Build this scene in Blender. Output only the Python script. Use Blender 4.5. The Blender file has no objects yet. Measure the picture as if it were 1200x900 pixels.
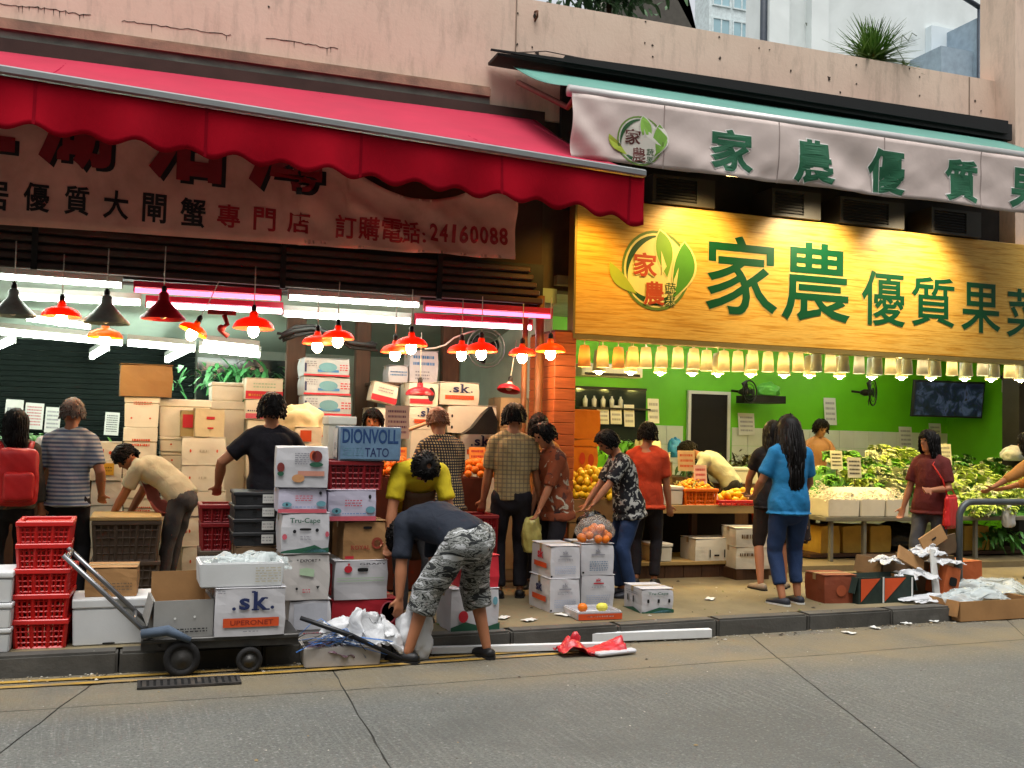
import bpy, bmesh, math, random
from mathutils import Vector, Matrix, noise
random.seed(7)
R = math.radians
scene = bpy.context.scene
COL = scene.collection

# ------------------------------------------------------------------ camera
CAM_H = 1.62
YAW, PITCH, ROLL = R(19.5), R(2.77), R(1.4)
FPX = 1200.0
fw = Vector((math.sin(YAW)*math.cos(PITCH), math.cos(YAW)*math.cos(PITCH), math.sin(PITCH)))
_r0 = Vector((math.cos(YAW), -math.sin(YAW), 0)); _u0 = _r0.cross(fw)
rt = _r0*math.cos(ROLL) + _u0*math.sin(ROLL)
up = _u0*math.cos(ROLL) - _r0*math.sin(ROLL)
cam_d = bpy.data.cameras.new('camera'); cam = bpy.data.objects.new('camera', cam_d); COL.objects.link(cam)
cam_d.sensor_width = 36.0; cam_d.lens = 36.0*FPX/1200.0; cam_d.clip_end = 3000; cam_d.clip_start = 0.1
cam.matrix_world = Matrix(((rt.x, up.x, -fw.x, 0), (rt.y, up.y, -fw.y, 0), (rt.z, up.z, -fw.z, CAM_H), (0, 0, 0, 1)))
scene.camera = cam

# ------------------------------------------------------------------ sky, sun, exposure
SUN_EL, SUN_AZ = R(74), R(200)          # soft overcast light from high above the street
world = bpy.data.worlds.new('World'); scene.world = world; world.use_nodes = True
wn = world.node_tree; wn.nodes.clear()
wo = wn.nodes.new('ShaderNodeOutputWorld'); wb = wn.nodes.new('ShaderNodeBackground')
ws = wn.nodes.new('ShaderNodeTexSky'); ws.sky_type = 'NISHITA'; ws.sun_disc = False
ws.sun_elevation = SUN_EL; ws.sun_rotation = SUN_AZ; ws.dust_density = 6.0; ws.air_density = 1.6; ws.ozone_density = 0.6
wh = wn.nodes.new('ShaderNodeHueSaturation'); wh.inputs['Saturation'].default_value = 0.22
wn.links.new(ws.outputs[0], wh.inputs['Color']); wn.links.new(wh.outputs[0], wb.inputs[0]); wn.links.new(wb.outputs[0], wo.inputs[0])
wb.inputs[1].default_value = 0.15
sd = bpy.data.lights.new('sun', 'SUN'); sd.energy = 1.5; sd.angle = R(35); sd.color = (1, 0.985, 0.96)
sun = bpy.data.objects.new('sun', sd); COL.objects.link(sun)
_sdir = Vector((math.sin(SUN_AZ)*math.cos(SUN_EL), math.cos(SUN_AZ)*math.cos(SUN_EL), math.sin(SUN_EL)))
sun.rotation_euler = (-_sdir).to_track_quat('-Z', 'Y').to_euler()
scene.view_settings.view_transform = 'Standard'; scene.view_settings.look = 'None'
scene.view_settings.exposure = 0.5; scene.view_settings.gamma = 1.0
scene.render.engine = 'CYCLES'
cy = scene.cycles
cy.use_denoising = True; cy.max_bounces = 6; cy.diffuse_bounces = 3; cy.glossy_bounces = 2
cy.transmission_bounces = 4; cy.transparent_max_bounces = 6; cy.caustics_reflective = False; cy.caustics_refractive = False
cy.sample_clamp_indirect = 4.0

# ------------------------------------------------------------------ measuring helpers: a sight line meets a plane of the place
def at(px, py, Y=None, Z=None, X=None):
    d = fw + rt*((px-600)/FPX) + up*((450-py)/FPX)
    if Y is not None: t = Y/d.y
    elif X is not None: t = X/d.x
    else: t = (Z-CAM_H)/d.z
    return Vector((0, 0, CAM_H)) + d*t

def lin(h):
    if isinstance(h, (tuple, list)): return tuple(h)
    h = h.lstrip('#'); o = []
    for i in (0, 2, 4):
        c = int(h[i:i+2], 16)/255
        o.append(c/12.92 if c <= 0.04045 else ((c+0.055)/1.055)**2.4)
    return tuple(o)

# ------------------------------------------------------------------ materials
_mats = {}
def _nt(name):
    m = bpy.data.materials.new(name); m.use_nodes = True
    nt = m.node_tree; b = nt.nodes['Principled BSDF']
    return m, nt, b
def N(nt, t, **k):
    n = nt.nodes.new(t)
    for a, v in k.items(): setattr(n, a, v)
    return n
def mixc(nt, fac, a, b, mode='MIX'):
    m = N(nt, 'ShaderNodeMix', data_type='RGBA', blend_type=mode)
    for sock, v in ((m.inputs[0], fac), (m.inputs[6], a), (m.inputs[7], b)):
        if hasattr(v, 'links') or hasattr(v, 'is_linked'): nt.links.new(v, sock)
        elif isinstance(v, (tuple, list)): sock.default_value = (*v[:3], 1)
        else: sock.default_value = v
    return m.outputs[2]
def ramp(nt, src, stops, interp='LINEAR'):
    r = N(nt, 'ShaderNodeValToRGB'); r.color_ramp.interpolation = interp
    e = r.color_ramp.elements
    while len(e) < len(stops): e.new(0.5)
    for i, (p, c) in enumerate(stops):
        e[i].position = p; e[i].color = (*c, 1) if isinstance(c, (tuple, list)) else (c, c, c, 1)
    nt.links.new(src, r.inputs[0]); return r.outputs[0]
def coord(nt, scale=(1, 1, 1), rnd=True, kind='Object'):
    tc = N(nt, 'ShaderNodeTexCoord'); mp = N(nt, 'ShaderNodeMapping'); mp.inputs['Scale'].default_value = scale
    nt.links.new(tc.outputs[kind], mp.inputs[0])
    if rnd:
        oi = N(nt, 'ShaderNodeObjectInfo'); v = N(nt, 'ShaderNodeVectorMath', operation='SCALE')
        v.inputs[0].default_value = (37, 19, 53); nt.links.new(oi.outputs['Random'], v.inputs['Scale'])
        nt.links.new(v.outputs[0], mp.inputs['Location'])
    return mp.outputs[0]
def noise_tex(nt, vec, scale, detail=4, rough=0.55, dist=0):
    n = N(nt, 'ShaderNodeTexNoise'); n.inputs['Scale'].default_value = scale; n.inputs['Detail'].default_value = detail
    n.inputs['Roughness'].default_value = rough; n.inputs['Distortion'].default_value = dist
    nt.links.new(vec, n.inputs['Vector']); return n.outputs[0]
def bump(nt, b, h, strength, dist=0.01):
    n = N(nt, 'ShaderNodeBump'); n.inputs['Strength'].default_value = strength; n.inputs['Distance'].default_value = dist
    nt.links.new(h, n.inputs['Height']); nt.links.new(n.outputs[0], b.inputs['Normal'])
def M(name, col, rough=0.6, var=0.18, scale=6.0, bmp=0.15, metal=0.0, bscale=60.0, stretch=(1, 1, 1), dirt=0.0, dirtcol=(0.06, 0.05, 0.04), spec=0.35, sss=0.0, alpha=None, trans=0.0):
    if name in _mats: return _mats[name]
    m, nt, b = _nt(name); col = lin(col)
    v = coord(nt, stretch)
    n1 = noise_tex(nt, v, scale, 5)
    lo = tuple(c*(1-var) for c in col); hi = tuple(min(1, c*(1+var*0.8)) for c in col)
    c = mixc(nt, ramp(nt, n1, [(0.3, 0.0), (0.7, 1.0)]), lo, hi)
    if dirt > 0:
        n2 = noise_tex(nt, v, scale*0.45, 6, 0.65, 0.4)
        f = ramp(nt, n2, [(0.48, 0.0), (0.72, dirt)])
        c = mixc(nt, f, c, dirtcol)
    nt.links.new(c, b.inputs['Base Color'])
    b.inputs['Roughness'].default_value = rough; b.inputs['Metallic'].default_value = metal
    b.inputs['Specular IOR Level'].default_value = spec
    if trans: b.inputs['Transmission Weight'].default_value = trans
    if alpha is not None: b.inputs['Alpha'].default_value = alpha
    if sss: 
        b.inputs['Subsurface Weight'].default_value = sss; b.inputs['Subsurface Radius'].default_value = (0.02, 0.01, 0.006)
    if bmp > 0: bump(nt, b, noise_tex(nt, v, bscale, 4), bmp, 0.006)
    _mats[name] = m; return m
def EM(name, col, strength):
    if name in _mats: return _mats[name]
    m, nt, b = _nt(name); b.inputs['Base Color'].default_value = (*lin(col), 1)
    b.inputs['Emission Color'].default_value = (*lin(col), 1); b.inputs['Emission Strength'].default_value = strength
    _mats[name] = m; return m

# ------------------------------------------------------------------ mesh building
class MB:
    def __init__(s): s.v = []; s.f = []; s.m = []; s.sm = []
    def add(s, vs, fs, mi=0, smooth=False):
        o = len(s.v); s.v += [tuple(v) for v in vs]
        for f in fs: s.f.append(tuple(i+o for i in f)); s.m.append(mi); s.sm.append(smooth)
        return s
    def box(s, x0, x1, y0, y1, z0, z1, mi=0, M4=None):
        vs = [Vector((x, y, z)) for z in (z0, z1) for x, y in ((x0, y0), (x1, y0), (x1, y1), (x0, y1))]
        if M4: vs = [M4 @ v for v in vs]
        return s.add(vs, [(3, 2, 1, 0), (4, 5, 6, 7), (0, 1, 5, 4), (1, 2, 6, 5), (2, 3, 7, 6), (3, 0, 4, 7)], mi)
    def rbox(s, x0, x1, y0, y1, z0, z1, bev=0.008, jit=0.0, mi=0, M4=None, seg=1):
        bm = bmesh.new(); 
        bmesh.ops.create_cube(bm, size=1)
        for v in bm.verts:
            v.co = Vector(((x0+x1)/2+v.co.x*(x1-x0)+random.uniform(-jit, jit), (y0+y1)/2+v.co.y*(y1-y0)+random.uniform(-jit, jit), (z0+z1)/2+v.co.z*(z1-z0)+random.uniform(-jit, jit)*0.5))
        if bev > 0: bmesh.ops.bevel(bm, geom=list(bm.edges), offset=bev, segments=seg, affect='EDGES', profile=0.6)
        s.addbm(bm, mi, M4); return s
    def addbm(s, bm, mi=0, M4=None, smooth=False):
        bm.verts.index_update()
        s.add([(M4 @ v.co) if M4 else v.co for v in bm.verts], [[v.index for v in f.verts] for f in bm.faces], mi, smooth); bm.free()
    def tube(s, pts, rad, seg=8, mi=0, caps=True, smooth=True, flat=1.0):
        pts = [Vector(p) for p in pts]; n = len(pts)
        rads = rad if isinstance(rad, (list, tuple)) else [rad]*n
        vs = []; fs = []; prev = None
        for i, p in enumerate(pts):
            t = (pts[min(i+1, n-1)] - pts[max(i-1, 0)])
            t = t.normalized() if t.length > 1e-9 else Vector((0, 0, 1))
            if prev is None:
                a = Vector((0, 0, 1)) if abs(t.z) < 0.9 else Vector((1, 0, 0))
                u = t.cross(a).normalized()
            else:
                u = prev - t*prev.dot(t); u = u.normalized() if u.length > 1e-6 else t.orthogonal().normalized()
            prev = u; w = t.cross(u)
            for k in range(seg):
                a = 2*math.pi*k/seg
                vs.append(p + u*(math.cos(a)*rads[i]) + w*(math.sin(a)*rads[i]*flat))
        for i in range(n-1):
            for k in range(seg):
                k2 = (k+1) % seg
                fs.append((i*seg+k, i*seg+k2, (i+1)*seg+k2, (i+1)*seg+k))
        if caps: fs.append(tuple(range(seg-1, -1, -1))); fs.append(tuple((n-1)*seg+k for k in range(seg)))
        return s.add(vs, fs, mi, smooth)
    def lathe(s, prof, seg=20, mi=0, M4=None, smooth=True, caps=False):
        vs = []; fs = []; n = len(prof)
        for r, z in prof:
            for k in range(seg):
                a = 2*math.pi*k/seg; vs.append(Vector((r*math.cos(a), r*math.sin(a), z)))
        for i in range(n-1):
            for k in range(seg):
                k2 = (k+1) % seg; fs.append((i*seg+k, i*seg+k2, (i+1)*seg+k2, (i+1)*seg+k))
        if caps: fs.append(tuple(range(seg-1, -1, -1))); fs.append(tuple((n-1)*seg+k for k in range(seg)))
        if M4: vs = [M4 @ v for v in vs]
        return s.add(vs, fs, mi, smooth)
    def ball(s, c, r, seg=12, rings=8, mi=0, M4=None, fn=None):
        rr = r if isinstance(r, (tuple, list)) else (r, r, r); c = Vector(c); vs = []; fs = []
        for i in range(1, rings):
            th = math.pi*i/rings
            for k in range(seg):
                a = 2*math.pi*k/seg
                d = Vector((math.sin(th)*math.cos(a), math.sin(th)*math.sin(a), math.cos(th)))
                q = fn(d) if fn else 1.0
                vs.append(c + Vector((d.x*rr[0], d.y*rr[1], d.z*rr[2]))*q)
        qt = fn(Vector((0, 0, 1))) if fn else 1; qb = fn(Vector((0, 0, -1))) if fn else 1
        vs.append(c+Vector((0, 0, rr[2]*qt))); vs.append(c-Vector((0, 0, rr[2]*qb)))
        top = len(vs)-2; bot = len(vs)-1
        for i in range(rings-2):
            for k in range(seg):
                k2 = (k+1) % seg; fs.append((i*seg+k, (i+1)*seg+k, (i+1)*seg+k2, i*seg+k2))
        for k in range(seg):
            k2 = (k+1) % seg; fs.append((top, k, k2)); fs.append((bot, (rings-2)*seg+k2, (rings-2)*seg+k))
        if M4: vs = [M4 @ v for v in vs]
        return s.add(vs, fs, mi, True)
    def grid(s, fn, nu, nv, mi=0, smooth=True, thick=0.0):
        P = [[Vector(fn(i/nu, j/nv)) for i in range(nu+1)] for j in range(nv+1)]
        vs = [p for row in P for p in row]
        idx = lambda i, j: j*(nu+1)+i
        fs = [(idx(i, j), idx(i+1, j), idx(i+1, j+1), idx(i, j+1)) for j in range(nv) for i in range(nu)]
        if thick:
            n0 = len(vs); off = []
            for j in range(nv+1):
                for i in range(nu+1):
                    a = P[j][min(i+1, nu)]-P[j][max(i-1, 0)]; b = P[min(j+1, nv)][i]-P[max(j-1, 0)][i]
                    n = a.cross(b); n = n.normalized() if n.length > 1e-12 else Vector((0, 0, 1))
                    off.append(P[j][i]-n*thick)
            vs += off
            fs += [tuple(n0+q for q in reversed(f)) for f in fs]
            B = [idx(i, 0) for i in range(nu)] + [idx(nu, j) for j in range(nv)] + [idx(i, nv) for i in range(nu, 0, -1)] + [idx(0, j) for j in range(nv, 0, -1)]
            for k in range(len(B)):
                a, b = B[k], B[(k+1) % len(B)]; fs.append((b, a, n0+a, n0+b))
        return s.add(vs, fs, mi, smooth)
    def poly(s, pts, y=0.0, mi=0, M4=None):
        vs = [Vector((p[0], y, p[1])) for p in pts]
        if M4: vs = [M4 @ v for v in vs]
        return s.add(vs, [tuple(range(len(vs)))], mi)
    def prism(s, pts, y0, y1, mi=0, M4=None):
        n = len(pts); vs = [Vector((p[0], y0, p[1])) for p in pts] + [Vector((p[0], y1, p[1])) for p in pts]
        if M4: vs = [M4 @ v for v in vs]
        return s.add(vs, [tuple(range(n)), tuple(range(2*n-1, n-1, -1))] + [((i+1) % n, i, n+i, n+(i+1) % n) for i in range(n)], mi)
    def mesh(s, name, mats):
        me = bpy.data.meshes.new(name); me.from_pydata(s.v, [], s.f)
        me.polygons.foreach_set('material_index', s.m); me.polygons.foreach_set('use_smooth', s.sm)
        for m in (mats if isinstance(mats, (list, tuple)) else [mats]): me.materials.append(m)
        me.update(); return me
    def build(s, name, mats, parent=None, loc=None, rot=None):
        o = bpy.data.objects.new(name, s.mesh(name, mats)); COL.objects.link(o)
        if parent: o.parent = parent
        if loc is not None: o.location = loc
        if rot is not None: o.rotation_euler = rot
        return o

def tag(o, label=None, cat=None, group=None, kind=None):
    if label: o['label'] = label
    if cat: o['category'] = cat
    if group: o['group'] = group
    if kind: o['kind'] = kind
    return o
def empty(name, loc, label, cat, group=None, rz=0.0, rot=None):
    o = bpy.data.objects.new(name, None); COL.objects.link(o); o.location = loc
    o.rotation_euler = rot if rot is not None else (0, 0, rz); o.empty_display_size = 0.1
    return tag(o, label, cat, group)
def struct(mb, name, mats): return tag(mb.build(name, mats), kind='structure')
def mobj(name, me, parent=None, loc=None, rot=None, scale=None):
    o = bpy.data.objects.new(name, me); COL.objects.link(o)
    if parent: o.parent = parent
    if loc is not None: o.location = loc
    if rot is not None: o.rotation_euler = rot
    if scale is not None: o.scale = scale
    return o

# ------------------------------------------------------------------ lettering as thin raised print
_tx = {}
def text_geo(s, bold=0.0):
    k = (s, bold)
    if k not in _tx:
        cu = bpy.data.curves.new('t', 'FONT'); cu.body = s; cu.size = 1.0; cu.bevel_depth = bold; cu.bevel_resolution = 0; cu.resolution_u = 3
        o = bpy.data.objects.new('t', cu); COL.objects.link(o)
        dg = bpy.context.evaluated_depsgraph_get()
        me = bpy.data.meshes.new_from_object(o.evaluated_get(dg))
        vs = [v.co.copy() for v in me.vertices]; fs = [tuple(p.vertices) for p in me.polygons]
        bpy.data.objects.remove(o); bpy.data.meshes.remove(me); bpy.data.curves.remove(cu)
        xs = [v.x for v in vs] or [0, 1]; ys = [v.y for v in vs] or [0, 1]
        _tx[k] = (vs, fs, min(xs), max(xs), min(ys), max(ys))
    return _tx[k]
def text_mb(mb, s, x0, x1, z0, z1, y=0.0, mi=0, bold=0.0, fn=None, keep=False, shear=0.0, M4=None):
    """lay the letters into the rectangle x0..x1, z0..z1 of the plane y (facing -y)"""
    vs, fs, a, b, c, d = text_geo(s, bold)
    sx = (x1-x0)/(b-a); sz = (z1-z0)/(d-c)
    if keep: 
        k = min(sx, sz); ox = ((x1-x0)-k*(b-a))/2; sx = sz = k
    else: ox = 0
    out = []
    for v in vs:
        p = Vector((x0+ox+(v.x-a)*sx, y-v.z*0.02*(1 if v.z > 0 else 3), z0+(v.y-c)*sz)); p.z += shear*(p.x-x0); dy = p.y-y
        if fn: p = fn(p); p.y += dy
        if M4: p = M4 @ p
        out.append(p)
    mb.add(out, [tuple(f) for f in fs], mi); return mb
# ================================================================== the setting
# ---- road: concrete bays with brushed grooves, joints built as gaps
def road_material():
    m, nt, b = _nt('road_concrete')
    v = coord(nt, rnd=False)
    n1 = noise_tex(nt, v, 0.7, 6, 0.6); n2 = noise_tex(nt, v, 9, 6, 0.6)
    c = mixc(nt, ramp(nt, n1, [(0.32, 0.0), (0.68, 1.0)]), lin('#585954'), lin('#6d6e68'))
    c = mixc(nt, ramp(nt, n2, [(0.35, 0.0), (0.75, 0.5)]), c, lin('#525554'))
    # brushed streaks across the carriageway, worn away in patches
    rot = N(nt, 'ShaderNodeMapping'); rot.inputs['Rotation'].default_value = (0, 0, R(-3)); nt.links.new(v, rot.inputs[0])
    st_ = N(nt, 'ShaderNodeMapping'); st_.inputs['Scale'].default_value = (26, 0.8, 1); nt.links.new(rot.outputs[0], st_.inputs[0])
    wv = N(nt, 'ShaderNodeTexWave', wave_type='BANDS', bands_direction='X'); wv.inputs['Scale'].default_value = 5.2; wv.inputs['Distortion'].default_value = 4.5; wv.inputs['Detail'].default_value = 4; wv.inputs['Detail Scale'].default_value = 0.7
    sq = N(nt, 'ShaderNodeMapping'); sq.inputs['Scale'].default_value = (1, 0.12, 1); nt.links.new(rot.outputs[0], sq.inputs[0]); nt.links.new(sq.outputs[0], wv.inputs[0])
    ww = N(nt, 'ShaderNodeMath', operation='MULTIPLY_ADD'); ww.inputs[1].default_value = 0.12; nt.links.new(wv.outputs[0], ww.inputs[0]); w2 = N(nt, 'ShaderNodeMath', operation='MULTIPLY'); w2.inputs[1].default_value = 0.88; nt.links.new(noise_tex(nt, st_.outputs[0], 2.6, 5, 0.7), w2.inputs[0]); nt.links.new(w2.outputs[0], ww.inputs[2])
    w_ = ww.outputs[0]
    sep = N(nt, 'ShaderNodeSeparateXYZ'); nt.links.new(v, sep.inputs[0])
    wear = ramp(nt, noise_tex(nt, v, 0.8, 5), [(0.36, 0.1), (0.62, 1.0)])
    g = N(nt, 'ShaderNodeMath', operation='MULTIPLY'); nt.links.new(ramp(nt, w_, [(0.42, 0.0), (0.66, 1.0)]), g.inputs[0]); nt.links.new(wear, g.inputs[1])
    c = mixc(nt, ramp(nt, g.outputs[0], [(0.2, 0.0), (1.0, 0.55)]), c, lin('#858680'))
    c = mixc(nt, ramp(nt, noise_tex(nt, v, 60, 4, .75), [(0.42, 0.0), (0.64, 0.75)]), c, lin('#343635'))
    c = mixc(nt, ramp(nt, noise_tex(nt, v, 38, 3, .7), [(0.56, 0.0), (0.72, 0.55)]), c, lin('#9a9c98'))
    oi_ = N(nt, 'ShaderNodeObjectInfo'); c = mixc(nt, ramp(nt, oi_.outputs['Random'], [(0.0, 0.0), (1.0, 0.3)]), c, lin('#3f4140'))
    c = mixc(nt, ramp(nt, noise_tex(nt, v, 0.6, 7, .75, 1.2), [(0.5, 0.0), (0.68, 0.6)]), c, lin('#474845'))
    # spots of old gum and oil, and brown grime toward the gutter
    s = ramp(nt, noise_tex(nt, v, 3.1, 7, 0.7), [(0.6, 0.0), (0.74, 0.5)])
    c = mixc(nt, s, c, lin('#454542'))
    ma = N(nt, 'ShaderNodeMath', operation='MULTIPLY_ADD'); ma.inputs[1].default_value = 0.95; ma.inputs[2].default_value = -5.72
    nt.links.new(sep.outputs[1], ma.inputs[0])
    g2 = N(nt, 'ShaderNodeMath', operation='MULTIPLY'); nt.links.new(ramp(nt, ma.outputs[0], [(0.0, 0.0), (0.55, 1.0)]), g2.inputs[0])
    nt.links.new(ramp(nt, noise_tex(nt, v, 1.7, 5), [(0.3, 0.25), (0.62, 0.75)]), g2.inputs[1])
    c = mixc(nt, g2.outputs[0], c, lin('#75694f'))
    nt.links.new(c, b.inputs['Base Color']); b.inputs['Roughness'].default_value = 0.82
    ad = N(nt, 'ShaderNodeMath', operation='ADD'); nt.links.new(g.outputs[0], ad.inputs[0]); nt.links.new(noise_tex(nt, v, 60, 5), ad.inputs[1])
    bump(nt, b, ad.outputs[0], 0.6, 0.008)
    return m
ROAD = road_material()
JOINT = M('road_joint', '#33322e', 0.9)
def kerbY(x): return 7.24 + 0.058*max(0.0, x-1.0) + 0.01*min(0.0, x-1.0)
g = MB(); g.grid(lambda u, v: (-400+800*u, -300+700*v, -0.05), 8, 8); tag(g.build('ground', M('far_ground', '#6a6963', 0.9)), kind='structure')
road = MB()
road.box(-60, 60, -30, 8.2, -0.045, -0.012)
road_o = struct(road, 'road', JOINT)
# slabs of the road surface, one part each, with open joints following the lines in the photo
jl = [(-30, -24), (-7.0, -5.6), (-3.1, -2.35), (-1.12, -0.22), (1.12, 1.25), (3.6, 4.75), (5.1, 7.6), (9.5, 11), (30, 30)]
def jx(k, y):
    a, b = jl[k]; t = (y-3.6)/(7.2-3.6); return a + (b-a)*t
rows = [(-6, 3.35), (3.35, 6.42), (6.42, 7.35)]
def jy(r, x): return (-6 if r == 0 else 3.52+0.03*x if r == 1 else 6.42+0.055*max(0, x-1) if r == 2 else kerbY(x)+0.02)
for k in range(len(jl)-1):
    for r_ in range(3):
        x0a, x1a = jx(k, rows[r_][0]), jx(k+1, rows[r_][0]); x0b, x1b = jx(k, rows[r_][1]), jx(k+1, rows[r_][1])
        gap = 0.0045
        def crn(x, rr): return Vector((x, jy(rr, x), 0))
        A, B, C_, D = crn(x0a+gap, r_), crn(x1a-gap, r_), crn(x1b-gap, r_+1), crn(x0b+gap, r_+1)
        for q in (A, B): q.y += gap
        for q in (C_, D): q.y -= gap
        nx = max(2, min(40, int((B-A).length/0.12))); ny = max(2, int((D-A).length/0.14)) if r_ else 10
        mb = MB()
        def fn(u, v, A=A, B=B, C_=C_, D=D):
            p = A.lerp(B, u).lerp(D.lerp(C_, u), v)
            e = 0.010 if (u in (0, 1) or v in (0, 1)) else 0.0
            ww = 0.011*noise.noise(Vector((p.x*7, p.y*7, 1.3))) if (u in (0, 1) or v in (0, 1)) else 0
            return Vector((p.x+ww, p.y+ww, 0.0 - e*0.5 + 0.004*noise.noise(Vector((p.x*0.9, p.y*0.9, 0)))))
        mb.grid(fn, nx, ny, smooth=True)
        mb.build('slab', ROAD, road_o)
# ---- pavement with real kerb stones
PAVE = M('pavement_concrete', '#74694f', 0.75, 0.25, 1.3, 0.3, dirt=0.75, dirtcol=lin('#463d2e'), bscale=45)
KERB = M('kerb_stone', '#4d4b46', 0.8, 0.3, 3, 0.5, dirt=0.8, dirtcol=lin('#2e2c28'), bscale=40)
PZ = 0.13
pv = MB()
def pvf(u, v):
    x = -14+34*u; y0 = kerbY(x)+0.16; return (x, y0+(11.4-y0)*v, PZ+0.003*noise.noise(Vector((x, v*3, 0))))
pv.grid(pvf, 120, 12); pv.box(-14, 20, 8.4, 11.4, -0.04, PZ-0.02)
pave_o = struct(pv, 'pavement', PAVE)
x = -13.0
while x < 18:
    L = 0.92
    mb = MB(); ya, yb = kerbY(x), kerbY(x+L)
    bm = bmesh.new(); bmesh.ops.create_cube(bm, size=1)
    for v in bm.verts:
        tx = v.co.x+0.5; xx = x+0.006+tx*(L-0.012); yy = (ya+(yb-ya)*tx)+(v.co.y+0.5)*0.16
        v.co = Vector((xx, yy+random.uniform(-.004, .004), -0.05+(v.co.z+0.5)*(PZ+0.054)+random.uniform(-.003, .003)))
    bmesh.ops.bevel(bm, geom=list(bm.edges), offset=0.016, segments=2, affect='EDGES')
    mb.addbm(bm); mb.build('kerb_stone', KERB, pave_o); x += L
# yellow lines by the gutter (worn paint)
YEL = M('yellow_paint', '#a07f35', 0.8, 0.3, 5, 0.2, dirt=1.0, dirtcol=lin('#6f665a'))
for dy, w in ((-0.17, 0.055), (-0.30, 0.055)):
    mb = MB()
    mb.grid(lambda u, v: (-8+11.2*u, kerbY(-8+11.2*u)+dy+w*v, 0.008), 60, 1)
    tag(mb.build('yellow_line', YEL), kind='structure')
# drain grating in the gutter by the trolley
gr = empty('drain_grating', (at(222, 801, Z=0).x, at(222, 801, Z=0).y, 0.004), 'dark cast iron drain grating in the road below the trolley', 'drain')
mb = MB(); GW, GD = 0.62, 0.2
IRON = M('cast_iron', '#2c2a28', 0.7, 0.4, 12, 0.4, dirt=0.6, dirtcol=lin('#5b5147'))
mb.box(-GW/2, GW/2, -GD/2, -GD/2+0.02, 0, 0.012); mb.box(-GW/2, GW/2, GD/2-0.02, GD/2, 0, 0.012)
mb.box(-GW/2, -GW/2+0.02, -GD/2+.02, GD/2-.02, 0, 0.012); mb.box(GW/2-.02, GW/2, -GD/2+.02, GD/2-.02, 0, 0.012)
mb.build('frame', IRON, gr)
for i in range(14):
    b_ = MB(); xx = -GW/2+0.03+i*0.041; b_.box(xx, xx+0.024, -GD/2+0.021, GD/2-0.021, 0.0, 0.010); b_.build('bar', IRON, gr)
b_ = MB(); b_.box(-GW/2+.02, GW/2-.02, -GD/2+.02, GD/2-.02, -0.003, 0.003); b_.build('sump', M('black_hole', '#0b0b0a', 0.9), gr)

# ---- shop floors, inner walls, ceilings
FLOOR_L = M('shop_floor_wet', '#6b5a44', 0.45, 0.3, 2, 0.2, dirt=0.7)
FLOOR_R = M('shop_floor_tile', '#7b6e52', 0.4, 0.25, 2, 0.2, dirt=0.6)
mb = MB(); mb.box(-4, 3.95, 9.75, 15, 0.0, 0.15); struct(mb, 'floor_left_shop', FLOOR_L)
mb = MB(); mb.box(4.1, 16, 9.9, 17.2, 0.0, 0.2); struct(mb, 'floor_right_shop', FLOOR_R)
GREYW = M('dim_wall', '#8f9a8c', 0.7, 0.2, 1.5, 0.2, dirt=0.5)
SHUT = M('dark_shutter', '#1a211f', 0.9, 0.2, 3, 0.1, spec=.05)
LB = 13.2      # back of left shop
# rear shutter of ribs in the left shop
mb = MB(); mb.box(-4, 5.0, LB+0.05, LB+0.25, 0.15, 3.3)
wl = tag(mb.build('back_wall_left_shop', GREYW), kind='structure')
rs = empty('roller_shutter', (-2.2, LB, 0.15), 'dark green ribbed shutter at the back of the red canopied shop', 'shutter')
for i in range(39):
    m_ = MB(); z = i*0.0625; m_.rbox(-1.6, 2.72, -.010, .012, z+.001, z+.061, .008); m_.build('slat', SHUT, rs)
# side walls
mb = MB(); mb.box(-4.2, -4.0, 9.9, LB+.25, 0.15, 3.3); tag(mb.build('side_wall_left_shop', GREYW), kind='structure')
PALE = M('pale_green_wall', '#b9c4b2', 0.65, 0.15, 1.2, 0.15, dirt=0.35, dirtcol=lin('#6d6a55'))
mb = MB(); mb.box(3.95, 4.10, 10.3, 17.2, 0.15, 3.3); struct(mb, 'party_wall', PALE)
CEIL = M('ceiling_pale', '#93a497', 0.7, 0.15, 1, 0.1, dirt=0.4)
mb = MB(); mb.add([(-4.2, 9.95, 3.0), (4.0, 9.95, 3.0), (4.0, LB+.06, 2.58), (-4.2, LB+.06, 2.58), (-4.2, 9.95, 3.15), (4.0, 9.95, 3.15), (4.0, LB+.06, 3.15), (-4.2, LB+.06, 3.15)], [(0, 3, 2, 1), (4, 5, 6, 7), (0, 1, 5, 4), (1, 2, 6, 5), (2, 3, 7, 6), (3, 0, 4, 7)]); struct(mb, 'ceiling_left_shop', CEIL)
mb = MB(); mb.box(4.0, 16, 9.95, 17.3, 3.2, 3.3); struct(mb, 'ceiling_right_shop', M('ceiling_dark', '#8a9486', 0.7))
RB = 14.6
GREEN = M('green_paint', '#5fae14', 0.5, 0.12, 1.5, 0.08)
WTILE = M('white_tile_wall', '#c4cabf', 0.35, 0.08, 2, 0.05)
mb = MB(); mb.box(4.1, 16, RB, RB+0.2, 0.2, 3.2); bwr = struct(mb, 'back_wall_right_shop', GREEN)
# right wall of the green shop
mb = MB(); mb.box(13.4, 13.6, 10.2, RB, 0.2, 3.2); struct(mb, 'right_wall_green_shop', GREEN)

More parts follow.
